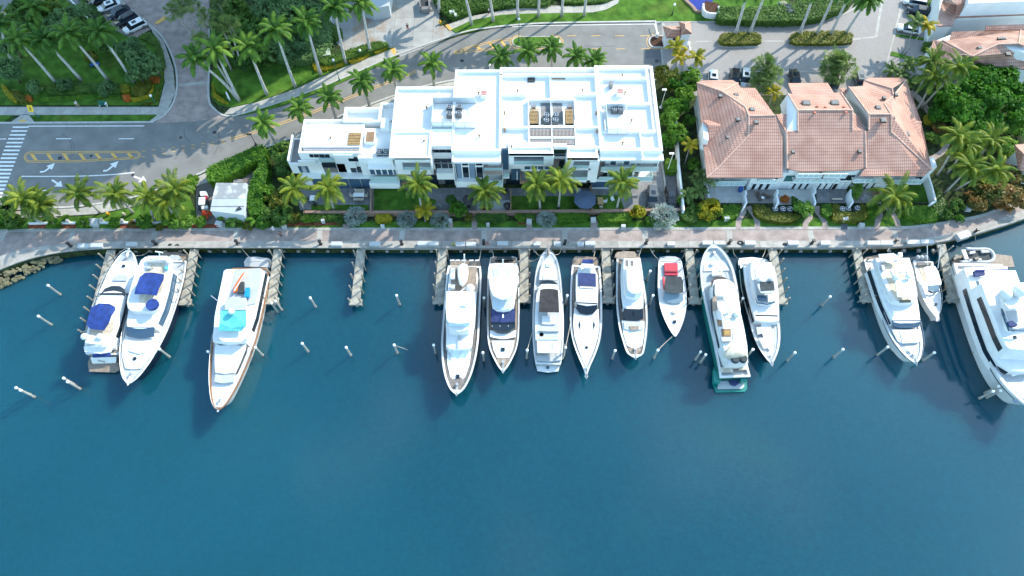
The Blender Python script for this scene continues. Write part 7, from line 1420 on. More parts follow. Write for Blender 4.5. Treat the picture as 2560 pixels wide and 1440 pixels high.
# -- broad trees
G1 = 'dark green broad trees right of the townhouses'
for c, r, h, lb in [((2385, 245), 3.3, 6.5, 'front left crown'), ((2405, 278), 3.6, 6, 'front middle crown'), ((2460, 275), 3.8, 6, 'front right crown'), ((2508, 200), 3.6, 7, 'rear crown against the tiled roof'), ((2452, 190), 3.2, 7, 'rear left crown against the tiled roof'), ((2548, 240), 3.6, 6.5, 'crown cut by the right edge'), ((2430, 225), 3.4, 6.6, 'central crown of the grove'), ((2495, 245), 3.2, 6.8, 'crown right of the grove centre'), ((2358, 282), 2.6, 4.5, 'low left crown beside the townhouse'), ((2440, 310), 2.8, 4.5, 'lowest front crown')]:
    tree('broad_tree', 'tree', c, r, h, 'broad', 'glossy dark green tree in the right grove, ' + lb, G1, n=2600, leafsz=.13, nb=9)
for c, r, h, m, lb in [((2482, 480), 3.6, 4.5, 'brownt', 'big brown and green tree overhanging the right promenade'), ((2520, 440), 3.2, 4.5, 'brownt', 'brown tree under the pavilion roof at the right edge'), ((2445, 505), 2.6, 3.2, 'brownt', 'lower left crown of the browning trees by the promenade'), ((2535, 490), 2.8, 3.5, 'brownt', 'browning tree cut by the right edge'),
        ((350, 150), 3.6, 6.5, 'blueg', 'rounded bluish tree at the corner of the shaded lawn'), ((20, 172), 3.2, 6, 'blueg', 'rounded bluish tree cut by the left edge'), ((345, 185), 2.4, 4.5, 'blueg', 'lower bluish crown below the rounded tree'), ((150, 52), 3.2, 6.5, 'blueg', 'dark mass tree between palms near the parking'), ((70, 60), 2.6, 5, 'hedged', 'dark tree under the second leaning palm crown'), ((255, 110), 2.2, 4, 'hedged', 'dark tree behind the yellow crownshaft palm'), ((225, 140), 1.5, 2.6, 'hedgeol', 'olive shrub left of the blue table'), ((385, 165), 2.2, 4.5, 'blueg', 'right crown of the rounded bluish tree clump'), ((330, 120), 2.6, 5.5, 'blueg', 'upper crown of the rounded bluish tree clump'), ((25, 110), 2.8, 5.5, 'blueg', 'bluish crown at the left edge above the cut off tree'), ((300, 120), 2.0, 4, 'blueg', 'bluish tree left of the rounded corner tree'), ((195, 30), 2.8, 5.5, 'blueg', 'dark tree beside the pale parking kerb'), ((120, 20), 3, 6, 'coco', 'yellow green tree at the top left'), ((45, 30), 3, 5.5, 'hedged', 'dark tree at the top left parking'), ((210, 70), 2.6, 4.5, 'hedged', 'dark tree behind the palm trunks'),
        ((620, 60), 3.8, 8, 'hedged', 'airy green tree at the top, right of the fan palms'), ((668, 30), 4, 8, 'blueg', 'bluish tree at the top centre left'), ((715, 25), 3.8, 7.5, 'blueg', 'bluish tree left of the pale building wing'), ((650, 120), 3.2, 6, 'hedged', 'dark tree behind the bright lawn'), ((610, 150), 2.6, 4, 'hedged', 'shrubby tree at the bed behind the entrance palm'), ((700, 130), 3, 5, 'blueg', 'tree behind the bright lawn palm trunk'), ((755, 105), 2.8, 5, 'blueg', 'tree left of the green cabinet'), ((590, 20), 3.4, 8, 'hedged', 'tree at the top edge beside fan palms'), ((560, 100), 2.5, 4, 'hedged', 'dark low tree behind the entrance palms'), ((740, 60), 3.2, 6.5, 'hedged', 'dark tree behind two royal palms'), ((785, 30), 2.8, 6, 'blueg', 'tree at the left of the pale wing roof'),
        ((1725, 190), 2.2, 4.5, 'hedge', 'leafy tree under the gatehouse palms'), ((1702, 265), 2.0, 4, 'broad', 'tree in the gap beside the left townhouse wall'), ((1735, 215), 1.7, 3, 'hedge', 'small tree at the corner of the left townhouse'), ((1665, 190), 3, 5, 'hedgeol', 'green tree at the rear right corner of the white building'), ((1690, 205), 2.6, 4.5, 'broad', 'tree between gatehouse palms and townhouse'), ((1712, 235), 2.3, 4, 'hedge', 'loose tree beside the left townhouse dormer'), ((1675, 292), 2.2, 4.5, 'hedge', 'middle tree in the gap right of the white building'), ((1690, 330), 2.7, 5, 'hedge', 'largest tree in the gap right of the white building'), ((1672, 350), 2, 4, 'broad', 'lower tree in the gap right of the white building'), ((1685, 262), 2.0, 4, 'broad', 'upper tree in the gap right of the white building'),
        ((705, 380), 2.7, 4.8, 'hedged', 'loose tree left of the low white house'), ((712, 420), 2.3, 3.6, 'hedged', 'lower tree left of the low white house'), ((690, 500), 2.4, 3.4, 'hedgeol', 'yellowish tree left of the yellow topped palm'), ((705, 535), 2.3, 2.8, 'hedged', 'dark round shrub tree by the promenade'), ((668, 480), 2, 3.5, 'hedge', 'bright tree right of the silver office'), ((665, 535), 1.8, 2.6, 'hedged', 'shrub tree right of the grassy fountain palm'),
        ((1775, 522), 2.5, 3.2, 'yelgr', 'yellow flowering tree by the first curved path'), ((1597, 530), 1.7, 2.6, 'yelgr', 'round green and yellow bush beside the silver bush'), ((2007, 520), 1.9, 2.8, 'lime', 'bright lime round bush over the curved hedge'), ((1145, 522), 1.8, 2.8, 'hedge', 'round green bush right of the third silver bush'), ((1128, 500), 1.2, 2.2, 'hedged', 'dark shrub behind the round green bush'), ((480, 456), 1.7, 2.6, 'hedge', 'round bright bush at the left end of the big hedge'),
        ((660, 558), 1.3, 1.4, 'hedge', 'rounded shrub at the promenade right of the grassy fountain palm'), ((735, 545), 1.3, 1.3, 'hedgeol', 'olive shrub under the yellow topped palm'), ((775, 548), 1.1, 1.1, 'hedge', 'green shrub right of the olive one under the palm'), ((848, 548), 1.0, 1.0, 'hedged', 'dark shrub left of the first silver bush'), ((1172, 545), 1.0, 1.0, 'hedgeol', 'olive shrub right of the round green bush'), ((1300, 545), 1.0, 1.0, 'hedge', 'green shrub left of the paved path by the fourth silver bush'), ((1625, 552), 1.1, 1.2, 'hedge', 'green shrub left of the largest silver bush'), ((1700, 500), 1.2, 1.8, 'hedge', 'shrub at the foot of the white boundary wall'), ((1728, 520), 1.3, 1.6, 'hedged', 'dark shrub left of the yellow flowering tree'), ((1735, 410), 1.4, 2.2, 'hedge', 'shrub against the left townhouse wall'), ((1725, 300), 1.5, 2.6, 'hedge', 'shrub below the left townhouse dormer'),
        ((2420, 395), 2.2, 2.6, 'hedge', 'green shrub among the leaning palms'), ((2460, 440), 2.2, 2.6, 'hedgeol', 'olive shrub below the leaning palms'), ((2540, 290), 2.8, 5, 'broad', 'dark tree at the right edge below the grove'), ((2350, 250), 2.2, 4, 'broad', 'dark tree at the left flank of the grove'), ((2500, 310), 2.6, 3.5, 'lime', 'bright shrub tree at the right behind the leaning palms'), ((2540, 320), 2.6, 3.5, 'hedge', 'shrub tree at the right edge above the pavilion'), ((2455, 330), 2.2, 3, 'hedge', 'shrub tree left of the bright shrubs'), ((2520, 365), 2.4, 3, 'lime', 'bright shrub tree above the pavilion roof'), ((2320, 300), 1.3, 1.8, 'yel', 'yellow shrub between the townhouse and the dark grove'), ((2330, 345), 1.6, 2, 'hedged', 'dark shrub beside the right townhouse'), ((2350, 320), 1.5, 2, 'brownt', 'brown shrub beside the right townhouse'), ((1962, 498), 1.0, 1.2, 'oranget', 'reddish shrub in the planted townhouse patio'), ((1985, 502), .9, 1.1, 'bed2', 'dark shrub beside the reddish one')]:
    if m == 'bed2': m = 'hedged'
    tree('shrub' if h < 3.3 else 'leafy_tree', 'shrub' if h < 3.3 else 'tree', c, r, h, m, lb, None, n=(2200 if r > 2.5 else 1500), leafsz=(.115 if r > 2.5 else .15), nb=8)
for c, r, lb in [((888, 537), 1.95, 'first from the left, by the dining terrace'), ((1016, 545), 1.7, 'second, left of the small yellow palm'), ((1100, 547), 1.75, 'third, right of the small yellow palm'), ((1367, 545), 1.75, 'fourth, in front of the palm pair'), ((1662, 537), 2.5, 'largest, in front of the black parked cars'), ((1092, 520), 1.0, 'small one rising behind the third')]:
    tree('silver_bush', 'bush', c, r, r * 1.3, 'silver', 'silver grey spiky bush, ' + lb, 'silver bushes along the garden wall', th=.15)
# -- hedges and low planting
VC, PQ = Cr(460, 340, 5.538), Cr(0, 0, 4)
hedge([(305, 500), (350, 420), (600, 310), (800, 220), (960, 150), (1080, 120), (1140, 200), (1100, 330), (1000, 330), (880, 400), (600, 560), (430, 640), (330, 610)], 2.3, 'hedge', 'long bright diagonal hedge between the road and the silver office', c=VC, size=.26, wob=.22)
hedge([(930, 590), (1080, 320), (1150, 330), (1140, 600), (1080, 800), (1090, 1040), (920, 1080), (880, 860)], 2.3, 'hedge', 'tall hedge right of the silver office running down to the promenade', c=VC, size=.26, wob=.22)
hedge([(630, 590), (1150, 420), (1280, 420), (1300, 450), (900, 590), (680, 640)], 1.3, 'hedged', 'clipped dark hedge along the works driveway', c=C6)
hedge([(640, 660), (850, 605), (865, 640), (700, 690), (650, 690)], .7, 'yel', 'yellow hedge left of the driveway palms', c=C6, group='yellow hedges at the works driveway'); hedge([(920, 590), (1100, 515), (1125, 550), (960, 625)], .7, 'yel', 'yellow hedge between the driveway palms', c=C6, group='yellow hedges at the works driveway'); hedge([(1170, 490), (1290, 450), (1305, 480), (1180, 530)], .7, 'yel', 'yellow hedge right of the driveway palms', c=C6, group='yellow hedges at the works driveway')
hedge([(430, 545), (540, 540), (620, 680), (590, 700), (520, 580), (440, 580)], .7, 'yel', 'thin curved yellow hedge left of the utility cabinet', c=C6, group='yellow hedges at the works driveway')
hedge([(665, 235), (750, 220), (850, 290), (840, 350), (740, 370), (670, 310)], 1.4, 'hedged', 'dark round shrub at the corner of the works driveway', c=C6, name='shrub_mass', group='dark shrubs at the driveway')
hedge([(1797, 98), (1812, 82), (1890, 80), (1905, 96), (1895, 107), (1810, 109)], .9, 'hedgeol', 'olive hedge on the small palm island', group='hedges on the road islands'); hedge([(1979, 96), (1990, 79), (2120, 77), (2131, 95), (2118, 107), (1990, 108)], .9, 'hedgeol', 'olive hedge on the long palm island', group='hedges on the road islands')
hedge([(1795, 40), (1800, 15), (1880, 18), (1990, 5), (2100, -20), (2130, -5), (2110, 20), (2040, 45), (1960, 52), (1850, 50), (1800, 47)], 1.6, 'hedged', 'dark hedge mass along the top of the gate road', size=.26, wob=.25)
hedge([(115, 900), (200, 905), (265, 1010), (160, 1000)], .8, 'hedgeol', 'olive mound beside the left lime hedge', c=PQ, group='mounds of the shaded garden'); hedge([(5, 840), (40, 850), (170, 1000), (120, 1005), (50, 940)], .6, 'yel', 'lime strip hedge at the left edge', c=PQ, group='mounds of the shaded garden')
hedge([(350, 970), (500, 970), (760, 955), (1000, 930), (1190, 960), (1180, 985), (1000, 955), (760, 985), (520, 1000), (380, 1000)], .5, 'hedge', 'long wavy lime border hedge on the shaded lawn', c=PQ, group='mounds of the shaded garden')
hedge([(460, 840), (700, 830), (1100, 820), (1200, 850), (1190, 920), (900, 915), (500, 930)], .8, 'hedged', 'broad dark clipped mass behind the wavy lime border', c=PQ, group='mounds of the shaded garden'); hedge([(1310, 880), (1400, 800), (1500, 790), (1510, 850), (1440, 940), (1330, 950)], .9, 'hedgeol', 'large olive mound near the pavement bend', c=PQ, group='mounds of the shaded garden')
hedge([(1310, 975), (1480, 945), (1530, 840), (1500, 960), (1330, 1010)], .6, 'yel', 'lime L shaped hedge near the pavement bend', c=PQ, group='mounds of the shaded garden'); hedge([(1430, 1030), (1540, 1000), (1580, 870), (1588, 940), (1550, 1010), (1450, 1048)], .5, 'hedgeol', 'curved yellowish border hedge near the pavement bend', c=PQ, group='mounds of the shaded garden'); hedge([(1220, 950), (1290, 940), (1300, 990), (1240, 1005)], .7, 'oranget', 'orange shrub patch beside the lime hedges', c=PQ, group='orange shrub patches'); hedge([(1490, 770), (1580, 765), (1585, 810), (1510, 815)], .7, 'oranget', 'orange shrub patch below the rounded tree', c=PQ, group='orange shrub patches'); hedge([(255, 955), (310, 960), (305, 1005), (260, 1000)], .7, 'oranget', 'orange shrub patch near the warning sign', c=PQ, group='orange shrub patches'); hedge([(1190, 850), (1280, 845), (1290, 915), (1200, 915)], .7, 'yel', 'round lime mound in the middle of the shaded border', c=PQ, group='mounds of the shaded garden')
for x, y in ((85, 215), (165, 210), (265, 220)): tree('shrub', 'shrub', (x, y), 2.0, 2.2, 'blueg', 'bluish spreading shrub at the foot of the ' + {85: 'first', 165: 'second', 265: 'third'}[x] + ' leaning palm', 'bluish shrubs under the shaded palms', n=1300, leafsz=.16)
hedge([(345, 90), (380, 80), (405, 125), (410, 170), (395, 150), (385, 110)], .8, 'hedged', 'dark hedge inside the curve of the entrance pavement'); hedge([(195, -5), (222, -5), (262, 48), (245, 50)], .8, 'hedged', 'narrow hedge beside the parked cars pavement')
E5 = Cr(400, 0, 5.143)
hedge([(668, 1060), (680, 1060), (720, 1200), (870, 1315), (860, 1330), (740, 1290), (680, 1200)], .5, 'yel', 'thin yellow border at the right corner of the entrance road', c=E5, group='yellow hedges at the works driveway'); hedge([(690, 950), (760, 920), (850, 1080), (840, 1180), (740, 1190), (690, 1080)], .8, 'hedge', 'green mound behind the thin yellow border', c=E5, group='mounds of the shaded garden')
for pts, m, lb in [([(372, 940), (590, 935), (840, 935), (850, 985), (600, 1000), (390, 990)], 'hedged', 'long dark hedge below the left garden wall'), ([(1195, 940), (1340, 935), (1350, 1000), (1200, 1010)], 'yel', 'yellow green hedge below the second garden'), ([(2210, 930), (2490, 930), (2495, 1000), (2210, 1005)], 'hedged', 'hedge below the umbrella terrace')]: hedge(pts, .9, m, lb, c=Cr(640, 300, 4), group='hedges below the brown garden wall')
for pts, m, lb in [([(50, 935), (220, 930), (225, 990), (60, 1000)], 'hedged', 'short hedge left of the fourth silver bush'), ([(450, 930), (745, 930), (748, 1000), (455, 1005)], 'hedge', 'long hedge right of the fourth silver bush'), ([(872, 935), (1180, 925), (1180, 1000), (872, 1005)], 'hedge', 'long hedge left of the round yellow green bush'), ([(1660, 930), (1760, 870), (1860, 870), (1860, 1010), (1740, 1010)], 'hedged', 'hedge between the largest silver bush and the yellow tree'), ([(2110, 850), (2285, 850), (2270, 930), (2230, 980), (2110, 985)], 'hedge', 'hedge right of the yellow flowering tree')]: hedge(pts, .9, m, lb, c=Cr(1280, 300, 4), group='hedges below the brown garden wall')
hedge([(1160, 735), (1340, 735), (1500, 830), (1540, 880), (1900, 900), (2100, 960), (1900, 1075), (1500, 1050), (1250, 970), (1160, 850)], .95, 'hedgeol', 'long curved olive hedge in front of the lounger patio', c=T5, group='clipped hedges of the townhouses')
hedge([(130, 740), (290, 710), (325, 900), (250, 975), (120, 880)], .95, 'hedge', 'round clipped hedge beside the curved brick path', c=T6, group='clipped hedges of the townhouses'); hedge([(330, 730), (470, 720), (490, 850), (860, 870), (870, 740), (980, 735), (1030, 960), (900, 1060), (400, 1050), (340, 960)], .95, 'hedgeol', 'U shaped clipped hedge around three condensers', c=T6, group='clipped hedges of the townhouses'); hedge([(1020, 720), (1250, 720), (1250, 940), (1060, 975)], .95, 'hedge', 'square clipped hedge left of the big coconut palm', c=T6, group='clipped hedges of the townhouses'); hedge([(1800, 760), (2280, 750), (2440, 980), (2350, 1060), (1800, 970)], .95, 'hedge', 'big clipped hedge below the lawn patio', c=T6, group='clipped hedges of the townhouses')
hedge([(2430, 400), (2560, 600), (2700, 900), (2600, 1000), (2460, 950), (2330, 740), (2400, 700)], 1.0, 'hedged', 'dark hedge wrapping the right boundary wall', c=T6, group='clipped hedges of the townhouses')
hedge([(2325, 78), (2352, 75), (2362, 100), (2330, 120), (2310, 115)], 1.2, 'hedged', 'dark hedge between the white car and the tiled house'); hedge([(2318, 0), (2345, -5), (2350, 20), (2325, 25)], 1.2, 'hedged', 'dark hedge right of the black parked car'); hedge([(1664, 395), (1692, 400), (1695, 428), (1666, 428)], 1.0, 'hedge', 'square hedge at the back of the parking apron')
hedge([(1098, 20), (1100, -30), (1370, -30), (1370, 10), (1300, 12), (1200, 22), (1130, 45)], .9, 'hedged', 'dark ground planting behind the roadside palms', size=.3, wob=.3, dens=22, name='shrub_mass', group='dark shrubs at the driveway'); hedge([(1402, -30), (1540, -30), (1530, -5), (1500, 3), (1405, 5)], .7, 'hedged', 'dark planting inside the curved pavement', size=.3, dens=22, name='shrub_mass', group='dark shrubs at the driveway')
hedge([(530, 60), (620, 90), (690, 150), (640, 160), (545, 150)], .9, 'hedged', 'dark undergrowth behind the entrance palms', size=.3, wob=.3, dens=18, name='shrub_mass', group='dark shrubs at the driveway'); hedge([(600, 20), (760, -10), (830, 60), (800, 140), (700, 145), (640, 110)], 2.0, 'blueg', 'bluish thicket behind the bright lawn', size=.34, wob=.4, dens=16, name='shrub_mass', group='dark shrubs at the driveway')
# planting strip left of the shed
for c, r, h, m, lb in [((10, 520), 2.6, 3.5, 'hedged', 'dark shrub at the left edge above the promenade'), ((30, 555), 1.9, 2, 'hedged', 'dark shrub at the promenade left end'), ((0, 545), 2, 2.2, 'hedge', 'green shrub cut by the left edge'), ((135, 558), 1.3, 1.4, 'hedge', 'feathery shrub on the first red mulch bed'), ((207, 556), 1.4, 1.5, 'hedge', 'feathery shrub left of the big utility box'), ((285, 555), 1.3, 1.4, 'hedge', 'shrub between two pillars under the hydrants'), ((362, 552), 1.8, 2.4, 'hedge', 'bushy shrub left of the shed strip'), ((415, 540), 2, 3, 'hedge', 'leafy shrub under the largest left coconut palm'), ((440, 560), 1.4, 1.6, 'lime', 'bright shrub by the promenade under the coconut palm'), ((470, 555), 1.5, 1.8, 'lime', 'bright leafy clump left of the red flowers'), ((505, 552), 1.3, 1.6, 'hedge', 'shrub below the red flowers'), ((515, 535), 1.0, 1.7, 'redfl', 'red flowering shrub beside the white cart'), ((542, 562), .5, .8, 'redfl', 'small red flower clump by the short concrete path'), ((560, 540), 1.2, 1.5, 'lime', 'yellow green shrub left front of the silver office'), ((620, 562), 1.2, 1.0, 'hedgeol', 'low olive planting right of the short concrete path'), ((330, 560), .9, .9, 'brownt', 'brownish low shrub by the promenade'), ((165, 545), .8, 1, 'hedge', 'little shrub behind the low wall'), ((400, 566), .9, .8, 'hedgeol', 'low olive shrub at the promenade edge'), ((2390, 512), 1.6, 1.6, 'hedged', 'dark shrub left of the browning tree'), ((2370, 540), 1.2, 1.0, 'hedged', 'low dark shrub at the promenade right'), ((2400, 545), 1.0, .8, 'hedge', 'low green shrub beside the right utility box')]:
    tree('shrub', 'shrub', c, r, h, m, lb, None, n=1100, leafsz=.17, nb=6)
# ---------------------------------------------------------------- cars
CARP = {}
def carproto(color, kind):
    t = thing('parked_car', '', 'car'); suv = kind == 'suv'; hb, hr = (.95, 1.68) if suv else (.85, 1.42); hw = .93; L = 2.35
    pts = [(-L, .62), (-L * .99, .78), (-L * .8, .9), (-.9, .93), (.6, .93), (L * .75, .88), (L * .97, .72), (L, .5)]
    half = [(x, y) for x, y in pts]
    def ring(z, k): return [(x * (1 - (1 - k) * .4), y * k, z) for x, y in half] + [(x * (1 - (1 - k) * .4), -y * k, z) for x, y in reversed(half)]
    mb = MB(); mb.loft([ring(.28, .93), ring(.5, 1), ring(hb - .12, .99), ring(hb, .93)]); mb.obj('body', color, t, True)
    r0, r1 = (-2.15, 1.0) if suv else (-1.7, .95); 
    def cab(x0, x1, y, z): return [(x0, -y, z), (x1, -y, z), (x1, y, z), (x0, y, z)]
    mb = MB(); mb.loft([cab(r0, r1 + .35, .86, hb - .02), cab(r0 + (.3 if suv else .6), r1 - .45, .70, hr - .06)]); mb.obj('windows', M['glass'], t)
    mb = MB(); mb.loft([cab(r0 + (.25 if suv else .55), r1 - .38, .73, hr - .08), cab(r0 + (.35 if suv else .65), r1 - .5, .66, hr)]); mb.obj('roof', color, t)
    if suv or True: mb = MB(); mb.box((-.25, 0, hr + .005), (.9, .8, .012)); mb.obj('sunroof', M['glass'], t)
    for x in (-1.4, 1.45):
        for y in (-.84, .84):
            mb = MB(); mb.tube([(x, y - .11, .34), (x, y + .11, .34)], .34, 12); w = mb.obj('wheel', M['black'], t)
            mb = MB(); mb.tube([(x, y - .12, .34), (x, y + .12, .34)], .2, 8); mb.obj('rim', M['steel'], w)
    for y in (-.65, .65):
        mb = MB(); mb.box((L * .93, y, .66), (.22, .34, .14)); mb.obj('headlight', mat('headlight_glass', (.7, .72, .75), .1), t)
        mb = MB(); mb.box((-L * .975, y, .74), (.1, .3, .18)); mb.obj('tail_light', mat('red_lens', (.4, .01, .01), .2), t)
        mb = MB(); mb.box((.75, y * 1.55, hb), (.18, .16, .12)); mb.obj('mirror', color, t)
    mb = MB(); mb.box((-L * .99, 0, .6), (.06, .5, .14)); mb.obj('number_plate', M['whitep'], t)
    return t
paint = {'white': mat('white_car_paint', (.75, .76, .77), .2), 'black': mat('black_car_paint', (.012, .013, .016), .15), 'grey': mat('grey_car_paint', (.10, .11, .12), .2), 'silver': mat('silver_car_paint', (.42, .44, .46), .25, metal=.5), 'dark': mat('dark_blue_car_paint', (.02, .025, .04), .15)}
def car(px, front, color, kind, label):
    p = W(px[0], px[1], .7); f = W(front[0], front[1], .7); rz_ = math.atan2(f.y - p.y, f.x - p.x); p.z = .02; k = (color, kind)
    if k not in CARP: CARP[k] = carproto(paint[color], kind); place(CARP[k], p, rz_); CARP[k]["label"] = label; CARP[k]["group"] = 'parked cars'
    else: dup(CARP[k], p, rz_, label, 'parked cars')
for c in [((337, 66), (317, 76), 'white', 'suv', 'white car with dark roof, last of the angled row at the top left'), ((315, 49), (295, 60), 'black', 'suv', 'black car third in the angled row at the top left'), ((295, 29), (275, 40), 'dark', 'car', 'dark car second in the angled row at the top left'), ((272, 14), (252, 22), 'white', 'car', 'white car near the top of the angled row at the top left'), ((244, 0), (224, 8), 'black', 'car', 'black car cut by the top edge in the angled row'), ((10, 50), (12, 30), 'black', 'car', 'black car in shade in the far top left corner'), ((8, 80), (10, 60), 'dark', 'suv', 'dark car below the corner car at the left edge'),
          ((2274, 72), (2244, 66), 'white', 'car', 'white car parked beside the twin small palms'), ((2298, 28), (2270, 24), 'black', 'suv', 'black car with reflecting roof near the top right house'), ((2288, 5), (2260, 0), 'white', 'suv', 'white car cut by the top edge near the top right house'), ((1966, 24), (1955, 8), 'dark', 'suv', 'dark blue car left of the hedge gap at the top'), ((2006, 25), (1990, 8), 'black', 'car', 'black car right of the dark blue one at the top'),
          ((1863, 196), (1862, 216), 'silver', 'suv', 'silver car behind the left townhouse'), ((1836, 197), (1835, 215), 'black', 'suv', 'black car peeping behind the left townhouse roof'), ((1783, 197), (1783, 215), 'white', 'car', 'white car mostly hidden behind the left townhouse roof'), ((1988, 196), (1992, 214), 'black', 'car', 'black car behind the middle townhouse'), ((2082, 211), (2082, 228), 'grey', 'car', 'grey car under the fan palms between townhouses'), ((2150, 202), (2155, 220), 'grey', 'suv', 'grey car behind the right townhouse'),
          ((1631, 492), (1631, 520), 'grey', 'suv', 'dark grey car on the left of the parking apron'), ((1678, 494), (1682, 520), 'black', 'suv', 'black car on the right of the parking apron')]: car(*c)
# utility cart beside the office
t = thing('utility_cart', 'small white utility cart with red rails beside the silver office', 'cart', W(507, 497, 0)); 
def v4box(nm, pts, z0, z1, m): mb = MB(); mb.prism([W(*q, z1) for q in VC(*pts)], z0, z1); mb.obj(nm, m, t)
v4box('bed', [(190, 840), (330, 830), (340, 1010), (200, 1020)], .3, .6, M['canvasgrey']); v4box('canopy', [(205, 850), (290, 848), (285, 945), (200, 948)], 1.6, 1.75, M['whitep']); v4box('cab', [(218, 768), (305, 760), (320, 820), (225, 825)], .4, 1.1, M['whitep']); v4box('front_panel', [(235, 968), (325, 962), (328, 1000), (240, 1010)], .3, .9, M['whitep']); v4box('red_rail', [(275, 830), (310, 825), (312, 850), (290, 870)], .6, 1.0, M['red'])
for q in ((225, 1015), (325, 1005), (215, 830), (335, 840)):
    p = W(*VC(q)[0], .25); mb = MB(); mb.tube([(p.x - .1, p.y, .25), (p.x + .1, p.y, .25)], .25, 8); mb.obj('wheel', M['black'], t)
for q in ((210, 855), (285, 852), (282, 940), (205, 942)):
    p = W(*VC(q)[0], 1.6); mb = MB(); mb.tube([(p.x, p.y, .4), (p.x, p.y, 1.6)], .03, 4); mb.obj('canopy_post', M['steel'], t)
t = thing('trailer', 'grey open box trailer at the top of the works driveway', 'trailer', W(1060, 14, 0)); C6b = C6
def c6box(nm, pts, z0, z1, m): mb = MB(); mb.prism([W(*q, z1) for q in C6(*pts)], z0, z1); mb.obj(nm, m, t)
c6box('floor', [(1640, -20), (1720, -20), (1735, 80), (1650, 85)], .5, .6, M['canvasgrey'])
for pts in ([(1625, -20), (1640, -20), (1655, 90), (1640, 92)], [(1718, -20), (1735, -20), (1745, 85), (1730, 88)], [(1640, 66), (1732, 60), (1735, 88), (1645, 95)]): c6box('side', pts, .3, 1.2, M['grey'])
for q in ((1640, 40), (1738, 35)):
    p = W(*C6(q)[0], .3); mb = MB(); mb.tube([(p.x - .1, p.y, .3), (p.x + .1, p.y, .3)], .3, 8); mb.obj('wheel', M['black'], t)
# ---------------------------------------------------------------- lamps, signs, hydrants, bench
def lamp(base, top, m, label, style='ball', h=None):
    h = h or hfind(top, base); B = W(base[0], base[1], .1); t = thing('street_lamp', label, 'street lamp', (B.x, B.y, .05), 0, 'street lamps')
    mb = MB(); mb.cyl(B, .2, .05, .7, 8, .12); mb.cyl(B, .07, .7, h, 6, .05); mb.obj('post', m, t)
    mb = MB()
    if style == 'ball': mb.ell((B.x, B.y, h + .15), (.26, .26, .28), 10, 6); mb.obj('globe', M['whitep'], t, True)
    else: mb.box((B.x - .25, B.y, h + .05), (.8, .35, .14)); mb.obj('lantern', m if style == 'dark' else M['whitep'], t)
    mb = MB(); mb.cyl(B, .3, .0, .12, 8); mb.obj('foot', m, t)
gr = mat('green_lamp_paint', (.02, .14, .10), .5)
lamp((849, 201), (835, 149), gr, 'green lamp post on the grass verge beside the yellow hedge'); lamp((1297, 103), (1297, 47), gr, 'green lamp post standing on the oval grass island'); lamp((2093, 221), (2141, 160), M['dark'], 'black lamp leaning over the road behind the townhouses', 'dark'); lamp((1652, 268), (1660, 222), M['whitep'], 'white post lamp behind the white building corner', 'flat'); lamp((1667, 431), (1678, 381), M['whitep'], 'white post lamp beside the square hedge', 'flat'); lamp((1680, 37), (1685, 11), M['dark'], 'thin garden lamp on the bright lawn by the pool'); lamp((388, 256), (374, 239), gr, 'short green lamp at the pavement bend', h=1.8); lamp((1225, 182), (1218, 168), M['whitep'], 'small white globe lamp peeping over the white roof edge', h=2.0)
lamp((640, 362), (629, 345), M['dark'], 'dark post lamp behind the big diagonal hedge', 'dark', h=3); lamp((903, 140), (897, 132), gr, 'low globe lamp between the yellow hedges', h=1.4)
t = thing('warning_sign', 'yellow square pedestrian crossing sign on a green post by the crosswalk', 'sign', W(97, 293, 0)); B = W(97, 293, 0); mb = MB(); mb.cyl(B, .06, 0, 2.9, 6); mb.cyl(B, .22, 0, .25, 8); mb.obj('post', gr, t)
nn = Vector((0, -.35, .94)).normalized(); c0 = Vector((B.x - .0, B.y - .08, 2.5)); u = Vector((1, 0, 0)); v = Vector((0, .62, .78)).normalized()
mb = MB(); mb.add([c0 + u * a * .5 + v * b_ * .6 + Vector((0, -dd, 0)) for dd in (0, .04) for a, b_ in ((-1, -1), (1, -1), (1, 1), (-1, 1))], [(3, 2, 1, 0), (4, 5, 6, 7), (0, 1, 5, 4), (1, 2, 6, 5), (2, 3, 7, 6), (3, 0, 4, 7)]); mb.obj('panel', mat('sign_yellow', (.85, .52, .01), .5), t)
mb = MB(); o = c0 + Vector((0, -.06, .02))
def qd(x0, y0, x1, y1, w): a, b_ = o + u * x0 + v * y0, o + u * x1 + v * y1; d = (b_ - a).normalized(); s = d.cross(Vector((0, -1, .3))).normalized() * w; mb.add([a - s, a + s, b_ + s, b_ - s], [(0, 1, 2, 3)])
qd(0, .1, .0, -.1, .07); qd(0, -.1, .15, -.4, .05); qd(0, -.1, -.18, -.38, .05); qd(0, .08, .2, -.06, .04); qd(0, .08, -.18, -.02, .04); qd(0, .18, .0, .32, .08); mb.obj('walking_figure', M['black'], t)
t = thing('bench', 'green bench with white panel beside the shaded pavement', 'bench', W(257, 261, 0)); p = W(257, 261, .4)
mb = MB(); mb.box((p.x, p.y, .48), (1.6, .45, .08)); mb.obj('seat', gr, t); mb = MB(); mb.box((p.x, p.y + .25, .8), (1.6, .08, .5)); mb.obj('backrest', gr, t)
for dx in (-.7, .7): mb = MB(); mb.box((p.x + dx, p.y, .24), (.1, .45, .44)); mb.obj('leg', M['whitep'], t)
mb = MB(); mb.box((p.x + .75, p.y - .05, .75), (.3, .6, .06)); mb.obj('side_panel', M['whitep'], t)
t = thing('picnic_table', 'blue table under the leaning palm in the shaded lawn', 'table', W(236, 160, 0)); p = W(236, 160, .75); bl_m = mat('blue_table', (.03, .10, .38), .5)
mb = MB(); mb.prism([(p.x - .9, p.y - .35), (p.x + 1, p.y - .35), (p.x + .75, p.y + .5), (p.x - .6, p.y + .5)], .7, .78); mb.obj('tabletop', bl_m, t)
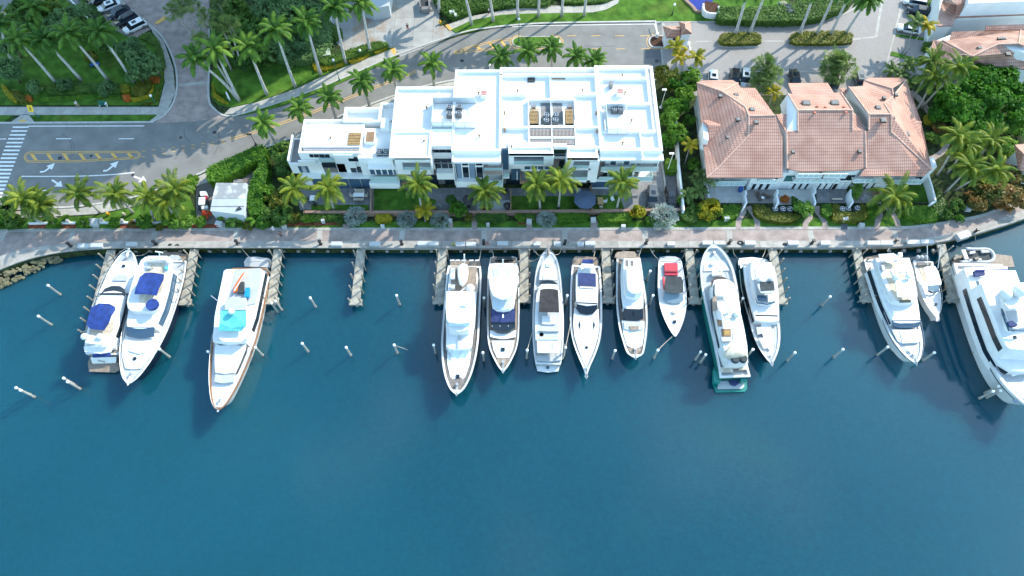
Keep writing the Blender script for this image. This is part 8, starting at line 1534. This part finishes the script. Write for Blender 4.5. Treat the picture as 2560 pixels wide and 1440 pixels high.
for dx in (-.6, .65):
    for dy in (-.25, .35): mb = MB(); mb.box((p.x + dx, p.y + dy, .35), (.1, .1, .7)); mb.obj('leg', bl_m, t)
for x, y, m, lb in ((269, 534, mat('hydrant_yellow', (.75, .38, .02), .5), 'yellow hydrant on the grass between two coconut palms'), (309, 535, M['beige'], 'cream hydrant on the grass right of the yellow one'), (960, 118, mat('post_yellow', (.75, .42, .02), .5), 'yellow marker post at the end of the yellow hedges'), (1100, 55, mat('post_yellow2', (.75, .42, .02), .5), 'yellow marker post at the right mouth of the works driveway')):
    p = W(x, y, .5); t = thing('hydrant' if 'hydrant' in lb else 'marker_post', lb, 'hydrant' if 'hydrant' in lb else 'post', (p.x, p.y, .05)); mb = MB(); mb.cyl(p, .22, .05, .75, 8, .18); mb.ell((p.x, p.y, .75), (.2, .2, .2), 8, 5); mb.obj('body', m, t, True); mb = MB(); mb.tube([(p.x - .32, p.y, .55), (p.x + .32, p.y, .55)], .09, 6); mb.obj('outlet', m, t)
p = W(812, 133, .9); t = thing('utility_cabinet', 'pale green utility cabinet behind the clipped hedge', 'cabinet', (p.x, p.y, .1)); mb = MB(); mb.box((p.x, p.y, .6), (2.0, 1.7, 1.0), .2); mb.obj('body', mat('cabinet_green', (.33, .42, .34), .6), t); mb = MB(); mb.box((p.x, p.y, 1.13), (2.1, 1.8, .08), .2); mb.obj('lid', mat('cabinet_lid', (.40, .48, .40), .6), t)
for x, y in ((1130, 33), (1139, 40)): p = W(x, y, .6); box_thing((p.x, p.y, .1), 1.1 if x < 1135 else .5, .9, 1.0, .2, 'pale utility cabinet in the dark planting, ' + ('larger' if x < 1135 else 'smaller') + ' one', 'utility_cabinet', 'cabinets in the dark planting', mat('pale_cab', (.5, .55, .5), .6), 'cabinet')
p = W(540, 242, .5); a_, b_ = W(563, 227, .6), W(573, 247, .6); mb = MB(); ribbon(mb, [a_, b_], .3, .1, .6); tag(mb.obj('entrance_sign', M['whitep']), 'low white slab sign at the entrance road corner', 'sign')
a_, b_ = W(175, -2, .8), W(230, 55, .8); mb = MB(); ribbon(mb, [a_, b_], .22, .1, .9); tag(mb.obj('parking_wall', M['bluewall']), 'low pale wall beside the top left parking row', 'wall')
# barrier arms at the gatehouse
for pts, lb in (([(1722, 107, 1.0), (1728, 140, 1.1)], 'white barrier arm below the gatehouse'), ([(1644, 84, 1.0), (1638, 52, 1.1)], 'white barrier arm above the gatehouse island')):
    t = thing('barrier_gate', lb, 'barrier', W(pts[0][0], pts[0][1], 0)); A_, B_ = W(*pts[0]), W(*pts[1]); mb = MB(); mb.tube([A_, B_], .09, 5); mb.obj('arm', M['whitep'], t); mb = MB(); mb.box((A_.x, A_.y, .55), (.5, .6, 1.1)); mb.obj('cabinet', M['whitep'], t)
# ---------------------------------------------------------------- people
skin = mat('skin', (.42, .25, .17), .6)
def person(px, rz_, top, bottom, label, dog=None):
    p = W(px[0], px[1], 0); t = thing('person', label, 'person', (p.x, p.y, .03), rz_, 'people walking')
    def sk(name, vs, es, rad, m):
        me = bpy.data.meshes.new(name); me.from_pydata(vs, es, []); me.materials.append(m); o = bpy.data.objects.new(name, me); COL.objects.link(o); o.parent = t
        mo = o.modifiers.new('skin', 'SKIN'); s_ = o.modifiers.new('sub', 'SUBSURF'); s_.levels = s_.render_levels = 1
        for v_, r_ in zip(me.skin_vertices[0].data, rad): v_.radius = (r_, r_)
        me.skin_vertices[0].data[0].use_root = True; return o
    vs = [(0, 0, .92), (0, 0, 1.15), (0, 0, 1.40), (0, 0, 1.50), (.03, 0, 1.62), (.02, 0, 1.72), (0, .19, 1.38), (.06, .27, 1.12), (.16, .26, .92), (0, -.19, 1.38), (-.05, -.27, 1.12), (.05, -.28, .90), (0, .1, .86), (.14, .11, .5), (.02, .11, .1), (.14, .11, .05), (0, -.1, .86), (-.06, -.11, .48), (-.26, -.11, .12), (-.14, -.11, .05)]
    es = [(0, 1), (1, 2), (2, 3), (3, 4), (4, 5), (2, 6), (6, 7), (7, 8), (2, 9), (9, 10), (10, 11), (0, 12), (12, 13), (13, 14), (14, 15), (0, 16), (16, 17), (17, 18), (18, 19)]
    sk('body', vs, es, [.14, .13, .15, .06, .1, .09, .07, .05, .035, .07, .05, .035, .1, .07, .045, .04, .1, .07, .045, .04], skin)
    sk('shirt', [(0, 0, .95), (0, 0, 1.15), (0, 0, 1.41), (0, .2, 1.38), (.04, .26, 1.18), (0, -.2, 1.38), (-.03, -.26, 1.18)], [(0, 1), (1, 2), (2, 3), (3, 4), (2, 5), (5, 6)], [.165, .155, .175, .09, .075, .09, .075], top)
    sk('trousers', [(0, 0, .93), (0, .1, .84), (.13, .11, .5), (.05, .11, .3), (0, -.1, .84), (-.06, -.11, .48), (-.18, -.11, .28)], [(0, 1), (1, 2), (2, 3), (0, 4), (4, 5), (5, 6)], [.16, .12, .09, .07, .12, .09, .07], bottom)
    mb = MB(); mb.ell((.0, 0, 1.74), (.125, .11, .085), 8, 5); me = mb.obj('hair', M['dark']); me.parent = t
wc, dk = mat('white_cloth', (.75, .76, .78), .9), mat('dark_cloth', (.03, .03, .045), .9)
person((686, 579), -.6, wc, wc, 'person in white walking along the promenade below the shed hedge'); person((705, 593), 2.5, mat('maroon_cloth', (.16, .04, .06), .9), dk, 'person in dark clothes crouched pace near the quay, behind the one in white'); person((1020, 76), 2.0, dk, mat('red_cloth', (.45, .06, .06), .9), 'person in dark top and red trousers crossing the works driveway'); person((1222, 36), .3, wc, dk, 'person in white shirt on the roadside pavement between palms'); person((198, 268), 3.0, wc, mat('tan_cloth', (.4, .3, .2), .9), 'person in pale shirt on the shaded pavement near the bench')
# ---------------------------------------------------------------- patio furniture
def table(name, label, px, w, d, m, rz_=0, legs=True):
    p = W(px[0], px[1], .75); t = thing(name, label, 'table', (p.x, p.y, .05), rz_); mb = MB(); mb.box((p.x, p.y, .75), (w, d, .07), rz_); mb.obj('tabletop', m, t)
    for a in (-1, 1):
        for b_ in (-1, 1): mb = MB(); mb.box((p.x + a * (w / 2 - .15), p.y + b_ * (d / 2 - .12), .37), (.09, .09, .7)); mb.obj('leg', m, t)
    return p
def chair_proto(m):
    t = thing('patio_chair', '', 'chair'); mb = MB(); mb.box((0, 0, .42), (.55, .55, .1)); mb.obj('seat', m, t); mb = MB(); mb.box((0, .28, .7), (.55, .08, .5)); mb.obj('backrest', m, t)
    for a in (-.22, .22):
        for b_ in (-.22, .22): mb = MB(); mb.box((a, b_, .2), (.06, .06, .4)); mb.obj('leg', m, t)
    return t
CHP = {}
def chair(p, rz_, m, label, group):
    if m not in CHP: CHP[m] = chair_proto(M[m]); place(CHP[m], p, rz_); CHP[m]["label"] = label; CHP[m]["group"] = group
    else: dup(CHP[m], p, rz_, label, group)
p = table('dining_table', 'long white dining table on the left terrace', (897, 487), 1.9, .8, M['whitep'])
for i, (dx, dy, r_, lb) in enumerate(((-.6, .75, 0, 'left chair behind'), (0, .75, 0, 'middle chair behind'), (.6, .75, 0, 'right chair behind'), (-.6, -.75, math.pi, 'left chair in front of'), (0, -.75, math.pi, 'middle chair in front of'), (.6, -.75, math.pi, 'right chair in front of'), (-1.25, 0, 1.57, 'chair at the left end of'), (1.25, 0, -1.57, 'chair at the right end of'))): chair((p.x + dx, p.y + dy, .03), r_, 'beige', lb + ' the long white dining table', 'chairs around the dining table')
p = table('round_patio_table', 'white table under the left terrace palms', (783, 495), 1.2, 1.1, M['whitep']); chair((p.x - 1, p.y, .03), 1.57, 'dark', 'black chair left of the white palm side table', 'black terrace chairs'); chair((p.x + .4, p.y - 1, .03), math.pi, 'dark', 'black chair in front of the white palm side table', 'black terrace chairs')
p = table('wooden_table', 'orange wooden table on the small lawn by the parked cars', (1501, 502), 1.0, 1.5, M['woodlt']); chair((p.x - .9, p.y + .1, .05), 1.57, 'dark', 'black chair left of the orange wooden table', 'black terrace chairs'); chair((p.x + .85, p.y + .1, .05), -1.57, 'whitep', 'white chair right of the orange wooden table', 'white lawn chairs'); chair((p.x + 2.2, p.y + .5, .05), .5, 'whitep', 'white chair alone on the orange table lawn', 'white lawn chairs'); chair((p.x + .1, p.y - 1.1, .05), math.pi, 'beige', 'tan chair in front of the orange wooden table', 'tan lawn chairs')
def parasol(px, r, m, label, z=2.4, k=8, rot=0):
    p = W(px[0], px[1], z); t = thing('parasol', label, 'parasol', (p.x, p.y, .05)); mb = MB(); o = [(p.x + r * math.cos(2 * math.pi * i / k + rot), p.y + r * math.sin(2 * math.pi * i / k + rot), z - .2) for i in range(k)]
    mb.loft([[Vector(q) - Vector((0, 0, .05)) for q in o], o, [(p.x + (q[0] - p.x) * .05, p.y + (q[1] - p.y) * .05, z + .35) for q in o]]); mb.obj('canopy', m, t); mb = MB(); mb.cyl(p, .05, .05, z + .3, 6); mb.cyl(p, .35, .03, .12, 10); mb.obj('pole', M['dark'], t)
parasol((1463, 497), 2.0, mat('slate_canvas', (.07, .10, .17), .85), 'large slate blue parasol beside the right palm of the pair', rot=.3); parasol((1170, 497), 1.1, M['canvasblack'], 'black parasol on the dark terrace behind the round bush', k=6); parasol((1268, 512), .7, M['black'], 'small round black parasol at the terrace corner', z=1.4, k=10)
slab('white_terrace', [(1192, 505), (1275, 500), (1275, 525), (1192, 526)], M['gelgrey'], .09)
for x, y, m, lb in ((1208, 519, mat('maroon_seat', (.12, .02, .03), .8), 'maroon lounge seat on the pale terrace'), (1222, 520, M['hedged'], 'dark green planter box on the pale terrace'), (1262, 478, M['dark'], 'dark barbecue near the stair terrace'), (1188, 497, M['steel'], 'steel framed side table near the black parasol'), (1446, 478, M['steel'], 'small pale lounge chair above the slate parasol')):
    p = W(x, y, .5); t = thing('lounge_chair' if 'seat' in lb or 'chair' in lb else 'patio_unit', lb, 'furniture', (p.x, p.y, .05)); mb = MB(); mb.box((p.x, p.y, .35), (.9, .9, .3)); mb.obj('base', m, t); mb = MB(); mb.box((p.x, p.y + .4, .65), (.9, .12, .5)); mb.obj('back', m, t)
def lounger(a, b_, m, label):
    A_, B_ = W(*a, .35), W(*b_, .35); d = (B_ - A_); L = d.length; r_ = math.atan2(d.y, d.x); t = thing('sun_lounger', label, 'sun lounger', (A_.x, A_.y, .06), r_, 'sun loungers on the townhouse patios'); c0 = A_ + d * .6
    mb = MB(); mb.box((c0.x, c0.y, .35), (L * .7, .6, .1), r_); mb.obj('seat', m, t); c1 = A_ + d * .13; mb = MB(); mb.box((c1.x, c1.y, .55), (L * .3, .6, .1), r_); mb.obj('backrest', m, t)
    for f in (.25, .9):
        for s_ in (-.25, .25): q = A_ + d * f; mb = MB(); mb.box((q.x - math.sin(r_) * s_, q.y + math.cos(r_) * s_, .18), (.06, .06, .3)); mb.obj('leg', m, t)
lo = mat('brown_lounger', (.10, .075, .06), .8); lounger(T5((1215, 490))[0], T5((1310, 650))[0], lo, 'brown lounger on the left of the round side table'); lounger(T5((1490, 605))[0], T5((1320, 510))[0], lo, 'brown lounger on the right of the round side table'); lounger(T6((995, 550))[0], T6((910, 650))[0], mat('lilac_lounger', (.42, .38, .45), .8), 'lilac lounger on the wooden deck patio'); lounger(T6((1190, 580))[0], T6((1130, 490))[0], M['gelgrey'], 'pale lounger against the brown sofa')
p = W(*T5((1338, 590))[0], .5); t = thing('side_table', 'small round white table between the two brown loungers', 'table', (p.x, p.y, .06)); mb = MB(); mb.cyl(p, .3, .46, .5, 12); mb.obj('tabletop', M['whitep'], t); mb = MB(); mb.cyl(p, .05, .06, .46, 6); mb.obj('leg', M['steel'], t)
p = W(*T5((890, 430))[0], .6); t = thing('wheeled_bin', 'blue wheeled bin on the pale empty patio', 'bin', (p.x, p.y, .06)); mb = MB(); mb.loft([[(p.x + a * .3 * k, p.y + b_ * .38 * k, z) for a, b_ in ((-1, -1), (1, -1), (1, 1), (-1, 1))] for z, k in ((.1, .8), (1.0, 1))]); mb.obj('body', bl_m, t); mb = MB(); mb.box((p.x, p.y, 1.04), (.66, .84, .08)); mb.obj('lid', bl_m, t)
p = W(*T6((425, 620))[0], .5); t = thing('patio_bench', 'cream topped bench on the dark paved patio', 'bench', (p.x, p.y, .06)); mb = MB(); mb.box((p.x, p.y, .5), (1.8, .35, .08)); mb.obj('seat', M['beige'], t)
for dx in (-.8, .8): mb = MB(); mb.box((p.x + dx, p.y, .26), (.08, .3, .4)); mb.obj('leg', M['wood'], t)
p = W(*T6((1180, 490))[0], .4); t = thing('patio_sofa', 'brown corner sofa on the wooden deck patio', 'sofa', (p.x, p.y, .06)); mb = MB(); mb.box((p.x, p.y, .3), (1.1, 1.4, .4)); mb.obj('seat', M['wood'], t); mb = MB(); mb.box((p.x + .5, p.y, .6), (.2, 1.4, .5)); mb.obj('backrest', M['wood'], t)
for a, b_, lb in ((T5((500, 700))[0], T5((980, 705))[0], 'black metal railing closing the pale empty patio'), (T5((1030, 705))[0], T5((1620, 705))[0], 'metal railing closing the lounger patio'), (T6((760, 700))[0], T6((1000, 705))[0], 'metal railing closing the wooden deck patio'), (T6((2000, 690))[0], T6((2300, 700))[0], 'metal railing closing the lawn patio')):
    A_, B_ = W(*a, 1.0), W(*b_, 1.0); mb = MB(); mb.tube([A_, B_], .05, 4)
    for k in range(9): q = A_.lerp(B_, k / 8); mb.tube([q, q - Vector((0, 0, 1))], .03, 4)
    tag(mb.obj('patio_railing', M['dark']), lb, 'railing', 'railings of the townhouse patios')
# unseen tower added beyond the frame to shadow the left road and garden
t = thing('unseen_shade_tower', 'unseen tall tower added beyond the top left to shade the road and garden', 'building', (-45, 145, 0))
mb = MB(); mb.prism([(-90, 136), (1, 136), (1, 152), (-90, 152)], 0, 71); mb.obj('wall', M['bluewall'], t)
for k in range(20): mb = MB(); mb.box((-44.5, 135.9, 3 + k * 3.4), (86, .3, 1.5)); mb.obj('window_band', M['bluegl'], t)
